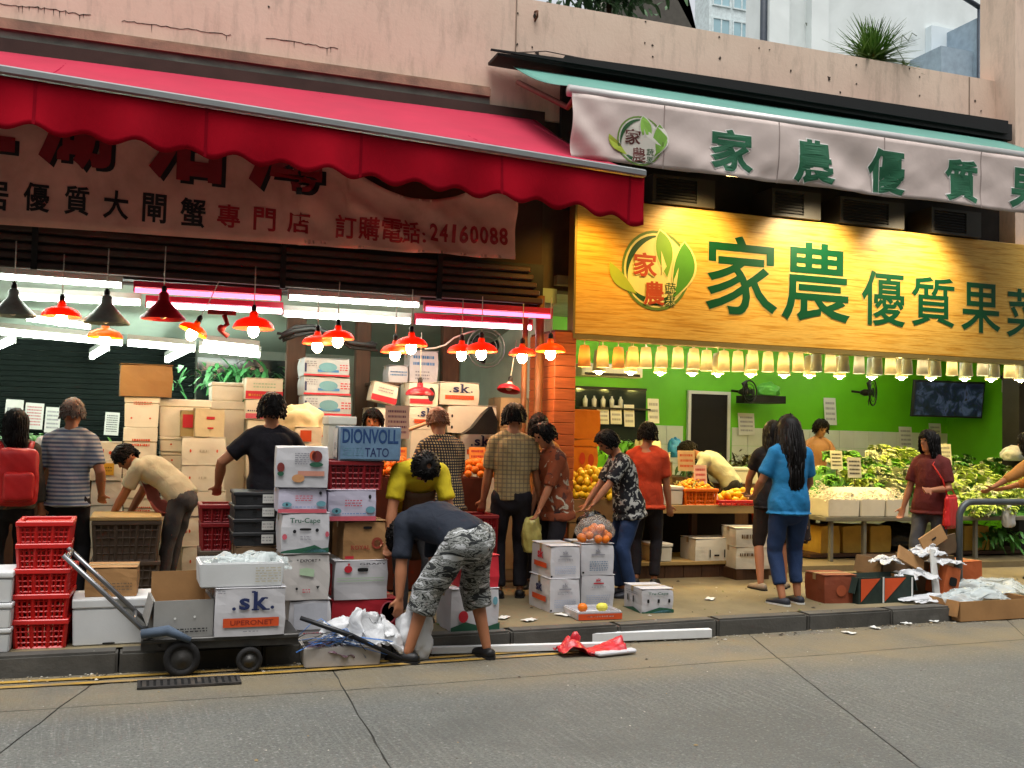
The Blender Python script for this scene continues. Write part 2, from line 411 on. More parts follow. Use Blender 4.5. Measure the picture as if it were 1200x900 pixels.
# ---- the building above the shops
def facade_material():
    m, nt, b = _nt('pink_render')
    v = coord(nt, rnd=False)
    n1 = noise_tex(nt, v, 0.8, 6, 0.6); n2 = noise_tex(nt, v, 5, 6, 0.65)
    c = mixc(nt, ramp(nt, n1, [(0.3, 0.0), (0.7, 1.0)]), lin('#d0b39f'), lin('#dbc2ae'))
    c = mixc(nt, ramp(nt, n2, [(0.5, 0.0), (0.8, 0.25)]), c, lin('#bda591'))
    st = N(nt, 'ShaderNodeMapping'); st.inputs['Scale'].default_value = (2.2, 2.2, 0.5); nt.links.new(v, st.inputs[0])
    c = mixc(nt, ramp(nt, noise_tex(nt, st.outputs[0], 1.2, 5, 0.6), [(0.62, 0.0), (0.95, 0.15)]), c, lin('#9a8272'))
    # grimy band at the foot of the wall where water runs over the ledge
    sep = N(nt, 'ShaderNodeSeparateXYZ'); nt.links.new(v, sep.inputs[0])
    ma = N(nt, 'ShaderNodeMath', operation='MULTIPLY_ADD'); ma.inputs[1].default_value = -2.2; ma.inputs[2].default_value = 2.2*5.52
    nt.links.new(sep.outputs[2], ma.inputs[0])
    mul = N(nt, 'ShaderNodeMath', operation='MULTIPLY'); nt.links.new(ramp(nt, ma.outputs[0], [(0, 0.0), (0.9, 1.0)]), mul.inputs[0])
    nt.links.new(ramp(nt, noise_tex(nt, st.outputs[0], 2.6, 6, 0.7), [(0.5, 0.0), (0.8, 0.5)]), mul.inputs[1])
    c = mixc(nt, mul.outputs[0], c, lin('#5d5347'))
    nt.links.new(c, b.inputs['Base Color']); b.inputs['Roughness'].default_value = 0.85
    bump(nt, b, noise_tex(nt, v, 25, 6), 0.25, 0.01); return m
PINK = facade_material()
FY = 10.0
fa = empty('shop_building', (0, FY, 3.2), 'long pink rendered building wall with parapet above both shop awnings', 'building')
mb = MB()
mb.box(-12, 3.25, 0, 0.25, 1.75, 3.25); mb.box(3.25, 10.0, 0.003, 0.25, 1.75, 3.02)
mb.build('parapet', PINK, fa)
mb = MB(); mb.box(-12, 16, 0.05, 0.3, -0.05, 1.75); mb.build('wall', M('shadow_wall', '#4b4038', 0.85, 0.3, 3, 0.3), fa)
mb = MB(); mb.box(9.92, 14, -0.32, 0.25, 0.0, 6.0); mb.build('pier', PINK, fa)
LEDGE = M('stained_ledge', '#6e7168', 0.85, 0.4, 3, 0.5, dirt=0.9, dirtcol=lin('#3d4742'), stretch=(1, 1, 3))
m1 = MB(); m1.box(-12, 3.2, -0.05, 0.0, 1.97, 2.0); m1.box(-12, 3.2, -0.09, 0.0, 1.89, 1.969)
m1.build('ledge', M('ledge_render', '#9b7a66', 0.85, 0.3, 4, 0.4, dirt=0.9, dirtcol=lin('#5a5046')), fa)
m1 = MB(); m1.box(-12, 3.2, -0.06, 0.0, 1.785, 1.889); m1.build('drip_band', LEDGE, fa)
m1 = MB(); m1.box(-12, 3.2, -0.04, 0.0, 1.5, 1.784); m1.build('shadow_gap', M('gap_and_flashing_black', '#0f0e0e', 0.7), fa)  # black strip painted in as the shade between drip band and canopy
# cracked render: a thin irregular crack line and peeled chips on the wall
CRK = M('crack_dark', '#3a2f2a', 0.9)
cr = MB()
pts = [at(px, py, Y=FY-0.004) for px, py in ((0, 4), (30, 7), (55, 10), (80, 14), (110, 19), (140, 24), (160, 26), (200, 32), (235, 36), (270, 41), (300, 44), (340, 48), (370, 53), (400, 58))]
cpts = []
for i in range(len(pts)-1):
    a, b = pts[i]-fa.location, pts[i+1]-fa.location
    for k in range(7): cpts.append(a.lerp(b, k/7)+Vector((0, 0, random.uniform(-.012, .012))))
for i in range(len(cpts)-1):
    if (i//9) % 4 == 3: continue
    p, q = cpts[i], cpts[i+1]; w = .0015+.007*max(0, noise.noise(Vector((i*.35, 0, 2))))+random.uniform(0, .002)
    cr.prism([(p.x, p.z-w), (q.x+.004, q.z-w*.7), (q.x+.004, q.z+w*.5), (p.x, p.z+w*.6)], -0.004, 0.002)
    if random.random() < .12: l = random.uniform(.02, .08); cr.prism([(p.x, p.z), (p.x+.008, p.z), (p.x+.005, p.z-l)], -0.004, 0.002)
for px, py, s in ((627, 19, .035), (624, 55, .02), (630, 62, .04), (606, 52, .02), (607, 15, .018), (757, 25, .018), (756, 50, .018), (765, 53, .02), (765, 66, .016), (843, 43, .02), (844, 68, .025), (890, 56, .015), (902, 58, .015), (972, 92, .05), (985, 108, .02), (927, 83, .02), (1004, 76, .02), (1004, 98, .016), (1066, 80, .02), (1078, 90, .02), (1078, 112, .018), (1143, 118, .02), (1150, 130, .016), (315, 8, .02)):
    c = at(px, py, Y=FY-0.004)-fa.location
    cr.prism([(c.x+s*random.uniform(.2, .75)*math.cos(a), c.z+s*random.uniform(.3, .95)*math.sin(a)) for a in [k*math.pi/4 for k in range(8)]], -0.004, 0.002)
cr.build('crack', CRK, fa)['kind'] = 'stuff'

# ---- dark lower frontage between the two shops: pillar of timber slats
PIL = M('orange_wood', '#a5562a', 0.5, 0.25, 5, 0.15, stretch=(1, 1, 8))
p0, p1 = at(648, 520, Y=9.55), at(673, 520, Y=9.55)
pl = empty('timber_pillar', ((p0.x+p1.x)/2, 9.55, PZ), 'timber slatted pillar between the two shops', 'pillar')
W = p1.x-p0.x
mb = MB(); mb.box(-W/2+.005, W/2-.005, 0.02, 0.7, 0, 2.55); mb.build('core', M('pillar_core', '#5a2f18', 0.6), pl)
for i in range(22):
    m_ = MB(); m_.rbox(-W/2, W/2, 0, 0.72, i*0.115+.002, i*0.115+.112, 0.004); m_.build('slat', PIL, pl)
DK = M('dark_metal', '#1d1b1a', 0.5, 0.3, 6, 0.2, metal=0.4)
mb = MB(); p = at(632, 450, Y=9.7)
mb.tube([(0, 0, 0), (0, 0, 2.9)], 0.045, 10); mb.tube([(-.16, 0, 0), (-.16, 0, 2.9)], 0.03, 10); mb.box(-.12, -.06, -.02, .02, .9, 1.2)
tag(mb.build('drain_pipe', M('brown_pipe', '#6b4322', 0.5), loc=(p.x, 9.72, PZ)), 'brown vertical pipe pair left of the timber pillar', 'pipe')

# ---- frontage above the left shop: housing of horizontal steel slats
hs = empty('shutter_housing', (0, 9.62, 0), 'dark horizontal steel slats of the rolled shutter housing under the cloth banner', 'shutter')
a0, a1 = at(0, 268, Y=9.62), at(0, 330, Y=9.62)
zt, zb = 3.33, 2.93
BRN = M('brown_steel', '#4a3732', 0.45, 0.3, 3, 0.15, metal=0.3, dirt=0.5)
for i in range(5):
    m_ = MB(); z0 = zb + i*(zt-zb)/5; m_.rbox(-6, 3.72-0.03*i, 0.0+0.012*i, 0.3, z0+0.004, z0+(zt-zb)/5-0.016, 0.012); m_.build('slat', BRN, hs)
mb = MB(); mb.box(-6, 3.75, 0.09, 0.32, zb-.02, zt+.02); mb.build('back_plate', DK, hs)
for xx in (-1.0, 1.1, 2.6):
    mb = MB(); mb.box(xx, xx+0.05, -0.03, 0.0, zb-0.02, zt+0.03); mb.build('bracket', DK, hs)
mb = MB(); mb.box(-6, 3.8, 9.9, 10.05, 2.9, 5.0); struct(mb, 'upper_front_wall', M('dark_brown_wall', '#3c2c26', 0.85, 0.3, 3, 0.2))  # wall with a dark brown, slightly mottled base colour

# ---- beyond the parapet
def window_grid(root, x0, x1, z0, z1, nx, nz, y, fr, gl, mx=0.18, mz=0.25):
    for i in range(nx):
        for j in range(nz):
            wx = (x1-x0)/nx; wz = (z1-z0)/nz; a = x0+i*wx+wx*mx/2; b = x0+(i+1)*wx-wx*mx/2; c = z0+j*wz+wz*mz/2; d = z0+(j+1)*wz-wz*mz/2
            m = MB(); t = min(b-a, d-c)*0.07
            m.box(a, b, y-0.06, y+0.02, c, c+t); m.box(a, b, y-0.06, y+0.02, d-t, d); m.box(a, a+t, y-.06, y+.02, c+t, d-t); m.box(b-t, b, y-.06, y+.02, c+t, d-t); m.box((a+b)/2-t/2, (a+b)/2+t/2, y-.05, y+.02, c+t, d-t)
            w = m.build('window', fr, root); m = MB(); m.box(a+t, b-t, y-.02, y+.01, c+t, d-t); m.build('pane', gl, w)
BW = M('white_painted_wall', '#dde3e2', 0.75, 0.12, 0.6, 0.1, dirt=0.35, dirtcol=lin('#7f8a86'))
yb = 17.0
a, b = at(893, 60, Y=yb), at(1172, 60, Y=yb)
wb_ = empty('white_building', ((a.x+b.x)/2, yb, 0), 'white painted building with recessed wall panels behind the pink parapet', 'building')
hw = (b.x-a.x)/2+0.6
m = MB(); m.box(-hw+0.6, hw+4, 0, .6, 0, 16); m.build('wall', BW, wb_)
for x0, x1, yy in ((-hw+0.6, -hw+1.05, -.25), (-hw+1.6, -hw+2.0, -.2)):
    m = MB(); m.box(x0, x1, yy, 0.0, 0, 16); m.build('pilaster', BW, wb_)
m = MB(); m.box(hw-2.6, hw+4, -0.18, 0.0, 0, 10.3); m.build('panel', M('pale_blue_wall', '#cfdade', 0.7, 0.08, 1, 0.1), wb_)
m = MB(); m.box(hw-3.0, hw-2.2, -0.9, 0.0, 8.4, 9.55); m.box(hw-2.2, hw-2.16, -1.0, -0.02, 8.3, 10.2); m.build('duct', M('duct_grey', '#8fa0ad', 0.5), wb_)
DKP = M('dark_pipe', '#38404a', 0.5)
for xx, yy in ((-hw+0.55, -.12), (hw-2.17, -1.05)):
    m = MB(); m.tube([(xx, yy, 0), (xx, yy, 16 if xx < 0 else 10.4)], 0.07 if xx < 0 else 0.05, 8)
    if xx > 0: m.tube([(xx, yy, 10.4), (xx-1.0, yy, 10.75)], 0.05, 8)
    m.build('pipe', DKP, wb_)
VINE = M('grey_vine', '#6d7568', 0.8, 0.3, 5)
m = MB()
for k in range(12):
    p = Vector((random.uniform(-hw+1.0, hw-2.6), -0.04, random.uniform(8.6, 11.5))); pts = [p.copy()]
    for q in range(6): p = p+Vector((random.uniform(-.22, .22), 0, random.uniform(-.2, .3))); pts.append(p.copy())
    m.tube(pts, 0.012, 4, caps=False)
m.build('dead_vine', VINE, wb_)
yb = 46.0
a, b = at(831, 20, Y=yb), at(893, 20, Y=yb)
gb = empty('glass_tower', (b.x+2, yb, 0), 'far pale blue glass office tower left of the white building', 'building')
GLS = M('tower_glass', '#93b4bd', 0.2, 0.15, 0.5, 0.0, spec=0.6); FRM = M('tower_frame', '#c9d5d6', 0.5)
wd = (b.x-a.x)+2
m = MB(); m.box(-wd, 12, 0, 1.5, 0, 34); m.build('wall', FRM, gb)
window_grid(gb, -wd+.1, 1, 17.0, 29.0, 5, 7, 0.0, FRM, GLS, 0.1, 0.35)
yb = 30.0
a, b = at(700, 8, Y=yb), at(806, 8, Y=yb)
hb = empty('hillside_house', ((a.x+b.x)/2, yb, 0), 'pale old house with dark eaves glimpsed over the parapet', 'building')
wd = (b.x-a.x)/2-0.5
m = MB(); m.box(-wd, wd, 0, 1.2, 0, 16.3); m.build('wall', M('old_house_wall', '#b9b2a6', 0.8, 0.2, 1, 0.2, dirt=0.5), hb)
m = MB(); m.prism([(-wd-1.0, 15.0), (-wd+2.2, 17.2), (wd-1.0, 17.2), (wd+0.6, 14.9), (wd+0.6, 14.75), (-wd-1.0, 14.8)], -0.6, 0.2); m.build('eaves', M('dark_roof', '#4a463f', 0.8), hb)
window_grid(hb, -wd+0.3, wd-0.1, 12.9, 14.7, 5, 1, -0.002, DKP, M('house_glass', '#56646b', 0.2), 0.25, 0.2)
m = MB(); m.box(wd-.35, wd-.1, -.3, 0, 0, 15); m.build('downpipe', DKP, hb)

# ---- the tenement row across the street, behind the viewer: unseen, added to keep low sky off the shop fronts
tn = empty('unseen_tenement_row', (2, -7.5, 0), 'unseen grey tenement row behind the viewer, added to block low sky', 'building')
m = MB(); m.box(-32, 34, -10, 0, 0, 14); m.build('wall', M('tenement_wall', '#8d8a84', .85, .2, .5, .2, dirt=.4), tn)
for i in range(-10, 11):
    for j in range(3):
        m = MB(); m.box(i*3-.8, i*3+.8, -.02, .06, 4.2+j*2.9, 5.8+j*2.9); w = m.build('window', M('tenement_frame', '#6e7274', .5), tn); m = MB(); m.box(i*3-.72, i*3+.72, .062, .07, 4.28+j*2.9, 5.72+j*2.9); m.build('pane', M('house_glass', '#56646b', 0.2), w)

# grit, leaf bits and shreds washed against the kerb
rg_ = random.Random(77); gm = MB()
for i in range(900):
    x = rg_.uniform(-1.5, 9.5); y = kerbY(x)-abs(rg_.gauss(0, .10))-.012; s_ = rg_.uniform(.003, .011)*(2.2 if rg_.random() < .08 else 1)
    if rg_.random() < .15: y = rg_.uniform(4.0, 7.2); s_ *= .8
    a = rg_.uniform(0, 6.28); vs = [(x+s_*math.cos(a+k*1.57)*rg_.uniform(.6, 1.3), y+s_*math.sin(a+k*1.57)*rg_.uniform(.6, 1.3), .004) for k in range(4)]+[(x, y, .004+s_*.5)]
    gm.add(vs, [(0, 1, 4), (1, 2, 4), (2, 3, 4), (3, 0, 4)], rg_.randrange(3))
tag(gm.build('gutter_grit', [M('grit_dark', '#3b342b', .9), M('grit_tan', '#8a7757', .9), M('grit_pale', '#a7a397', .9)]), kind='stuff')
gm = MB()
for i in range(400):
    x = rg_.uniform(-1.5, 9.5); y = rg_.uniform(kerbY(x)+.03, 9.6); s_ = rg_.uniform(.003, .012)*(2 if rg_.random() < .1 else 1)
    a = rg_.uniform(0, 6.28); vs = [(x+s_*math.cos(a+k*1.57)*rg_.uniform(.6, 1.3), y+s_*math.sin(a+k*1.57)*rg_.uniform(.6, 1.3), PZ+.005) for k in range(4)]+[(x, y, PZ+.005+s_*.5)]
    gm.add(vs, [(0, 1, 4), (1, 2, 4), (2, 3, 4), (3, 0, 4)], rg_.randrange(3))
tag(gm.build('pavement_grit', [M('grit_dark', '#3b342b', .9), M('grit_leaf', '#5d6a34', .9), M('grit_pale', '#a7a397', .9)]), kind='stuff')

# joints, cable and little brackets on the pink wall
for px in (604, 1136):
    c = at(px, 60, Y=FY)-fa.location; m = MB(); m.box(c.x-.006, c.x+.006, -.006, .002, 2.3 if px < 1000 else 2.0, 3.01); m.build('render_joint', M('joint_grey', '#8a7768', .9), fa)
m = MB(); q = [at(x_, y_, Y=FY-.03)-fa.location for x_, y_ in ((600, 62), (640, 60), (720, 76), (800, 88), (900, 108), (1000, 126), (1130, 150))]; m.tube(q, .007, 5); m.build('cable', M('cable_grey', '#5d5048', .7), fa)
c = at(627, 19, Y=FY)-fa.location; m = MB(); m.tube([(c.x, -.0, c.z-.05), (c.x, -.07, c.z-.03), (c.x, -.07, c.z+.03), (c.x, 0, c.z+.05)], .012, 6); m.build('bracket', M('rusty_iron', '#5e3a26', .8), fa)
# ================================================================== awnings, banners and signs
RED = M('red_canvas_shaded', '#960a1c', 0.8, 0.2, 2, 0.25, spec=.04, stretch=(1, 1, .6), dirt=0.45, dirtcol=lin('#6e0f1c'))  # valance copy of the canvas, its shade put into a darker red
ALU = M('aluminium', '#a3a6a6', 0.35, 0.12, 4, 0.05, metal=0.7)
# red awning
A0 = at(-160, 50, Y=7.6); A1 = at(757, 203, Y=7.6)
zl = lambda x: 3.985 + (3.80-3.985)*(x+1.04)/(3.83+1.04)
X0, X1 = -3.6, 3.80
ra = empty('red_awning', (0, 0, 0), 'long red canvas awning with scalloped wavy valance on an aluminium rail', 'awning')
m = MB()
def canopy(u, v):
    x = X0+(X1-X0)*u + (0.0 - (1-v)*0.25 if u > .999 else 0); y = 7.6+(9.93-7.6)*(1-v)
    zb = 4.893+0.006*x
    z = zb + (zl(x)-zb)*v - 0.05*math.sin(math.pi*v) - 0.012*math.sin(math.pi*v)*math.sin(u*60)
    return (x, y, z)
m.grid(canopy, 80, 12, thick=0.004); m.build('canopy', M('red_canvas_lit_top', '#a01536', 0.8, 0.12, 1.5, 0.12, dirt=0.3, dirtcol=lin('#7a1230')), ra)  # canopy copy of the canvas, top light put into a pinker red
m = MB()
n_ = 30
for i in range(n_):
    xa = X0+(X1-X0)*i/n_; xb = X0+(X1-X0)*(i+1)/n_; vs = []
    for x in (xa, xb):
        z = zl(x); vs += [(x, 7.53, z-.024), (x, 7.53, z+.014), (x, 7.555, z+.03), (x, 7.6, z+.026), (x, 7.6, z-.03), (x, 7.55, z-.032)]
    m.add(vs, [(k, (k+1) % 6, 6+(k+1) % 6, 6+k) for k in range(6)] + ([(5, 4, 3, 2, 1, 0)] if i == 0 else []) + ([(6, 7, 8, 9, 10, 11)] if i == n_-1 else []))
m.build('front_rail', ALU, ra)
m = MB()
def valance(u, v):
    x = X0+(X1+0.0-X0)*u
    amp = 0.025*v
    y = 7.57 + amp*math.sin(x*9.0+0.6*math.sin(x*2.1)) + 0.03*v*noise.noise(Vector((x*1.3, v, 0)))
    drop = 0.335 + 0.028*math.sin(x*2*math.pi/0.335+1.2) + (0.06*(max(0, (x-3.2)/0.6)))
    return (x, y, zl(x)-0.04-drop*v)
m.grid(valance, 260, 8, thick=0.003); m.build('valance', RED, ra)
for k in range(7):
    xs = X0+.55+k*1.12; m = MB(); m.grid(lambda u, v: Vector(canopy((xs-X0)/(X1-X0)+(u-.5)*.004, v))+Vector((0, 0, .004)), 2, 12); m.build('canopy_seam', M('red_seam', '#8c1232', .85, spec=.03), ra)
    m = MB(); m.grid(lambda u, v: Vector(valance((xs-X0)/(X1-X0)+(u-.5)*.0028, v*.985))+Vector((0, -.006, 0)), 2, 8); m.build('valance_seam', M('red_seam2', '#7a0818', .85, spec=.03), ra)
for xx in (-2.2, 0.3, 2.4, 3.7):
    m = MB(); m.tube([(xx, 9.9, 4.2), (xx, 8.8, 4.05), (xx, 7.62, zl(xx)-.02)], 0.022, 8); m.build('folding_arm', ALU, ra)

# cloth banner of the left shop
def bwav(x, z): return 0.02*noise.noise(Vector((x*1.4, z*2, 3))) + (0.10*noise.noise(Vector((x*2.0+z*3.5, z*1.2, 7)))+.04*abs(noise.noise(Vector((x*5+z*7, z, 2)))) if x > 1.2 else 0.012*noise.noise(Vector((x*3+z*4, z*2, 7))))
YB = 9.25
bx0, bx1 = -3.0, at(605, 260, Y=YB).x
bt = lambda x: 4.35
def bb(x):
    p = at(0, 263, Y=YB); q = at(605, 304, Y=YB); return p.z+(q.z-p.z)*(x-p.x)/(q.x-p.x)
CLOTH = M('banner_cloth', '#cf9d8c', 0.75, 0.2, 2.5, 0.2, dirt=0.6, dirtcol=lin('#96695b'), bscale=30)
bn = empty('cloth_banner', (0, YB, 0), 'brownish pink cloth banner with Chinese lettering hanging under the red awning', 'banner')
def bnf(u, v):
    x = bx0+(bx1-bx0)*u; t = bt(x)
    # the torn sagging upper hem near the right end
    sx = at(480, 220, Y=YB).x
    if x > at(405, 200, Y=YB).x: 
        k = (x-at(405, 200, Y=YB).x)/(bx1-at(405, 200, Y=YB).x); t = 4.02 - 0.16*math.sin(math.pi*min(1, k*1.25))*1.3 - 0.05*k
    z = t+(bb(x)-t)*v
    return (x, bwav(x, z), z)
m = MB(); m.grid(bnf, 180, 16, thick=0.002); m.build('cloth', CLOTH, bn)
INK = M('black_ink', '#14100f', 0.6, 0.1); REDI = M('red_ink', '#9a1a22', 0.6, 0.15); DRED = M('dark_red_ink', '#7d1a20', 0.6, .1)
def pxrect(cx, cy, w, h, Y):
    a = at(cx-w/2, cy, Y=Y); b = at(cx+w/2, cy, Y=Y); c = at(cx, cy+h/2, Y=Y); d = at(cx, cy-h/2, Y=Y); return a.x, b.x, c.z, d.z
bfn = lambda p: Vector((p.x, bwav(p.x, p.z)-0.008, p.z))
def banner_text(chars, mat, h, name='lettering', bold=.02, y=-0.0):
    for ch, cx, cy, w in chars:
        m = MB(); x0, x1, z0, z1 = pxrect(cx, cy, w, h, YB)
        text_mb(m, ch, x0, x1, z0, z1, 0, 0, bold, lambda p: Vector((p.x, bwav(p.x, p.z)-0.008+y, p.z)), shear=-0.02, keep=ch in '1:'); m.build(name, mat, bn)
banner_text([('居', -6, 229, 32), ('優', 43, 231, 31), ('質', 90, 235, 29), ('大', 136, 240, 30), ('閘', 181, 244, 28), ('蟹', 226, 249, 30)], INK, 34)
banner_text([('專', 268, 253, 27), ('門', 310, 257, 26), ('店', 350, 260, 27), ('訂', 405, 266, 25), ('購', 432, 268, 25), ('電', 459, 270, 25), ('話', 481, 272, 21), (':', 496, 272, 4)], REDI, 27)
banner_text([(c, 509+i*11.7, 272+i*0.7, 10) for i, c in enumerate('24160088')], REDI, 21, bold=.03)
big = [('正', -22, 128, 84, 92), ('湖', 88, 145, 88, 104), ('沿', 220, 160, 96, 104), ('海', 335, 170, 92, 108)]
for dx, mat, nm, yy in ((5, INK, 'lettering_shadow', 0.0), (0, DRED, 'lettering', -0.006)):
    for ch, cx, cy, w, h in big:
        m = MB(); x0, x1, z0, z1 = pxrect(cx+dx, cy+dx*0.8, w, h, YB)
        text_mb(m, ch, x0, x1, z0, z1, 0, 0, .05, lambda p: Vector((p.x, bwav(p.x, p.z)-0.008+yy, p.z)), shear=-0.02); m.build(nm, mat, bn)

# green and white awning
YA = 8.2
GRN = M('green_canvas', '#4f8276', 0.6, 0.12, 2, 0.1, dirt=0.3, dirtcol=lin('#47695f'))
WCL = M('white_canvas', '#c2b3ac', 0.7, 0.1, 1.6, 0.15, dirt=0.45, dirtcol=lin('#8a7a74'), bscale=25)
ga = empty('green_white_awning', (0, 0, 0), 'green topped awning with long white printed drop over the yellow sign', 'awning')
gx0, gx1 = 3.38, 9.75
gz = lambda x: 4.64
m = MB(); m.grid(lambda u, v: (gx0+(gx1-gx0)*u, 9.75+(YA-9.75)*v, 5.37-0.012*(gx0+(gx1-gx0)*u-3.4)*0+(gz(0)+.04-5.37)*v-0.05*math.sin(math.pi*v)+0.02*math.sin(u*9)*math.sin(math.pi*v)), 40, 10, thick=0.004); m.build('canopy', GRN, ga)
m = MB(); m.tube([(gx0-.02, YA, gz(0)), (gx1, YA, gz(0))], 0.052, 14); m.build('front_roller', M('roller_grey', '#b5b3b0', 0.4, 0.1, 3, 0.05, metal=0.4), ga)
gvz0, gvz1 = 4.035, 4.61
def gw(x, z):
    t = (gvz1-z)/(gvz1-gvz0)
    return (0.02*noise.noise(Vector((x*1.1, z*1.2, 5))) + 0.05*noise.noise(Vector((x*1.5+z*2.8, z*1.5, 9))) + 0.022*abs(noise.noise(Vector((x*3.5-z*4.5, z*2, 3)))) + 0.03*max(0, 1-(x-3.38)/.5)*math.sin((x-3.4)*16+z*14))*min(1, .3+t)
m = MB(); m.grid(lambda u, v: (gx0+(gx1-gx0)*u, YA-0.05+gw(gx0+(gx1-gx0)*u, gvz1+(gvz0-gvz1)*v), gvz1+(gvz0-gvz1)*v+0.006*math.sin(u*23)*v), 200, 14, thick=0.003)
m.build('printed_drop', WCL, ga)
for k in range(5):
    xs = gx0+.9+k*1.21; m = MB(); m.grid(lambda u, v: (xs+(u-.5)*.012, YA-0.055+gw(xs, gvz1+(gvz0-gvz1)*v), gvz1+(gvz0-gvz1)*v), 1, 12); m.build('drop_seam', M('seam_grey', '#94857f', .7), ga)
m = MB(); m.prism([(gx0-.2, 5.43), (gx1+.1, 5.36), (gx1+.1, 5.56), (gx0-.2, 5.46)], 9.66, 9.97); m.build('cassette', M('black_cassette', '#151413', 0.6), ga)
# jagged dark flashing above the cassette
m = MB(); m.prism([(gx0-.28, 5.46), (gx1, 5.42), (gx1, 5.58), (5.0, 5.54), (3.9, 5.52), (3.88, 5.49), (gx0-.28, 5.475)], 9.62, 9.65); m.build('flashing', M('gap_and_flashing_black', '#0f0e0e', 0.7), ga)
for xx in (3.42, 6.4, 9.2):
    m = MB(); m.tube([(xx, 9.7, 5.2), (xx+.25, 8.95, 4.75), (xx+.04, YA+.03, gz(0)-.01)], 0.028, 8); m.build('folding_arm', M('arm_red_brown', '#7a4a42', 0.5), ga)
DG = M('sign_green', '#094a2a', 0.4, 0.06, 3, 0.03); PALEO = M('pale_outline', '#d8dccb', 0.5, .05)
def glyphs(root, items, Y0, fn, mat, outline=None, obold=.06, bold=.035, name='lettering'):
    for nm, mt, bo, yo in (([('lettering_edge', outline, obold, 0.0)] if outline else []) + [(name, mat, bold, -0.004)]):
        for ch, cx, cy, w, h in items:
            m = MB(); x0, x1, z0, z1 = pxrect(cx, cy, w, h, Y0); e = (bo-bold)*(z1-z0)
            text_mb(m, ch, x0-e, x1+e, z0-e, z1+e, 0, 0, bo, lambda p: fn(p, yo)); m.build(nm, mt, root)
gfn = lambda p, yo: Vector((p.x, YA-0.05+gw(p.x, p.z)-0.007+yo, p.z))
glyphs(ga, [('家', 857, 177, 52, 50), ('農', 953, 190, 46, 52), ('優', 1040, 201, 43, 52), ('質', 1127, 212, 38, 50), ('果', 1203, 222, 40, 48)], YA-.05, gfn, M('awning_green_print', '#1f5a3d', 0.6), M('awning_white_edge', '#d9d5d0', 0.7))

# leaf logo (built twice: on the cloth drop and on the board)
def leaf_pts(tip, base, bulge, n=10):
    tip = Vector((*tip, 0)); base = Vector((*base, 0)); d = base-tip; nrm = Vector((-d.y, d.x, 0))
    L = [tip+d*(k/n)+nrm*(bulge[0]*math.sin(math.pi*(k/n)**0.8)) for k in range(n+1)]
    Rr = [tip+d*(k/n)-nrm*(bulge[1]*math.sin(math.pi*(k/n)**0.8)) for k in range(n-1, 0, -1)]
    return [(p.x, p.y) for p in L+Rr]
def logo(root, cx, cz, rx, rz, put, mats):
    """unit coordinates: circle radius 1 about 0; put(p, layer) lays a point on the surface"""
    E_ = lambda r, n=40, o=(0, 0): [(o[0]+r*math.cos(2*math.pi*k/n), o[1]+r*math.sin(2*math.pi*k/n)) for k in range(n)]
    def shape(name, polys, mat, layer):
        m = MB()
        for pts in polys: m.add([put(Vector((cx+p[0]*rx, 0, cz+p[1]*rz)), layer) for p in pts], [tuple(range(len(pts)))])
        m.build(name, mat, root)
    def ring(r0, r1, a0, a1, mat, layer, o=(0, 0), n=30, taper=False):
        m = MB(); vs = []; fs = []
        for k in range(n+1):
            a = a0+(a1-a0)*k/n; q = math.sin(math.pi*k/n) if taper else 1
            for r in (r0, r0+(r1-r0)*q): vs.append(put(Vector((cx+(o[0]+r*math.cos(a))*rx, 0, cz+(o[1]+r*math.sin(a))*rz)), layer))
        fs = [(2*k, 2*k+1, 2*k+3, 2*k+2) for k in range(n)]; m.add(vs, fs); m.build('logo_ring', mat, root)
    shape('logo_disc', [E_(0.96)], mats['pale'], 1)
    ring(0.93, 1.0, 0, 2*math.pi, mats['olive'], 2)
    ring(0.87, 0.72, R(80), R(200), mats['dark'], 2, taper=True); ring(0.88, 0.70, R(205), R(345), mats['dark'], 2, taper=True)
    shape('logo_leaf', [leaf_pts((0.09, 1.05), (0.33, -0.19), (0.265, 0.195))], mats['pale'], 3)
    shape('logo_leaf', [leaf_pts((0.09, 1.0), (0.33, -0.15), (0.24, 0.17))], mats['leaf2'], 4)
    shape('logo_leaf', [leaf_pts((0.825, 0.81), (0.49, -0.72), (0.335, 0.12))], mats['pale'], 5)
    shape('logo_leaf', [leaf_pts((0.82, 0.76), (0.5, -0.68), (0.31, 0.10))], mats['leaf'], 6)
    shape('logo_leaf_vein', [[(0.66, 0.12), (0.60, -0.35), (0.42, -0.75), (0.52, -0.2)], [(0.13, 0.5), (0.30, 0.12), (0.16, -0.1)]], mats['pale'], 7)
    shape('logo_leaf', [leaf_pts((-1.35, 0.12), (-0.55, -0.62), (0.06, 0.24)), ], mats['lime'], 5)
    for s, x0, x1, z0, z1, mt, bo in (('家', -0.68, 0.02, -0.18, 0.42, mats['red'], .03), ('農', -0.36, 0.26, -0.88, -0.28, mats['red'], .03), ('蔬', 0.28, 0.58, -0.55, -0.28, mats['dark'], .01), ('果', 0.28, 0.58, -0.86, -0.60, mats['dark'], .01)):
        for nm, mt2, b2, ly in (('logo_lettering_edge', mats['pale'], bo+.05, 8), ('logo_lettering', mt, bo, 9)):
            m = MB(); text_mb(m, s, cx+x0*rx, cx+x1*rx, cz+z0*rz, cz+z1*rz, 0, 0, b2, lambda p: put(p, ly)); m.build(nm, mt2, root)
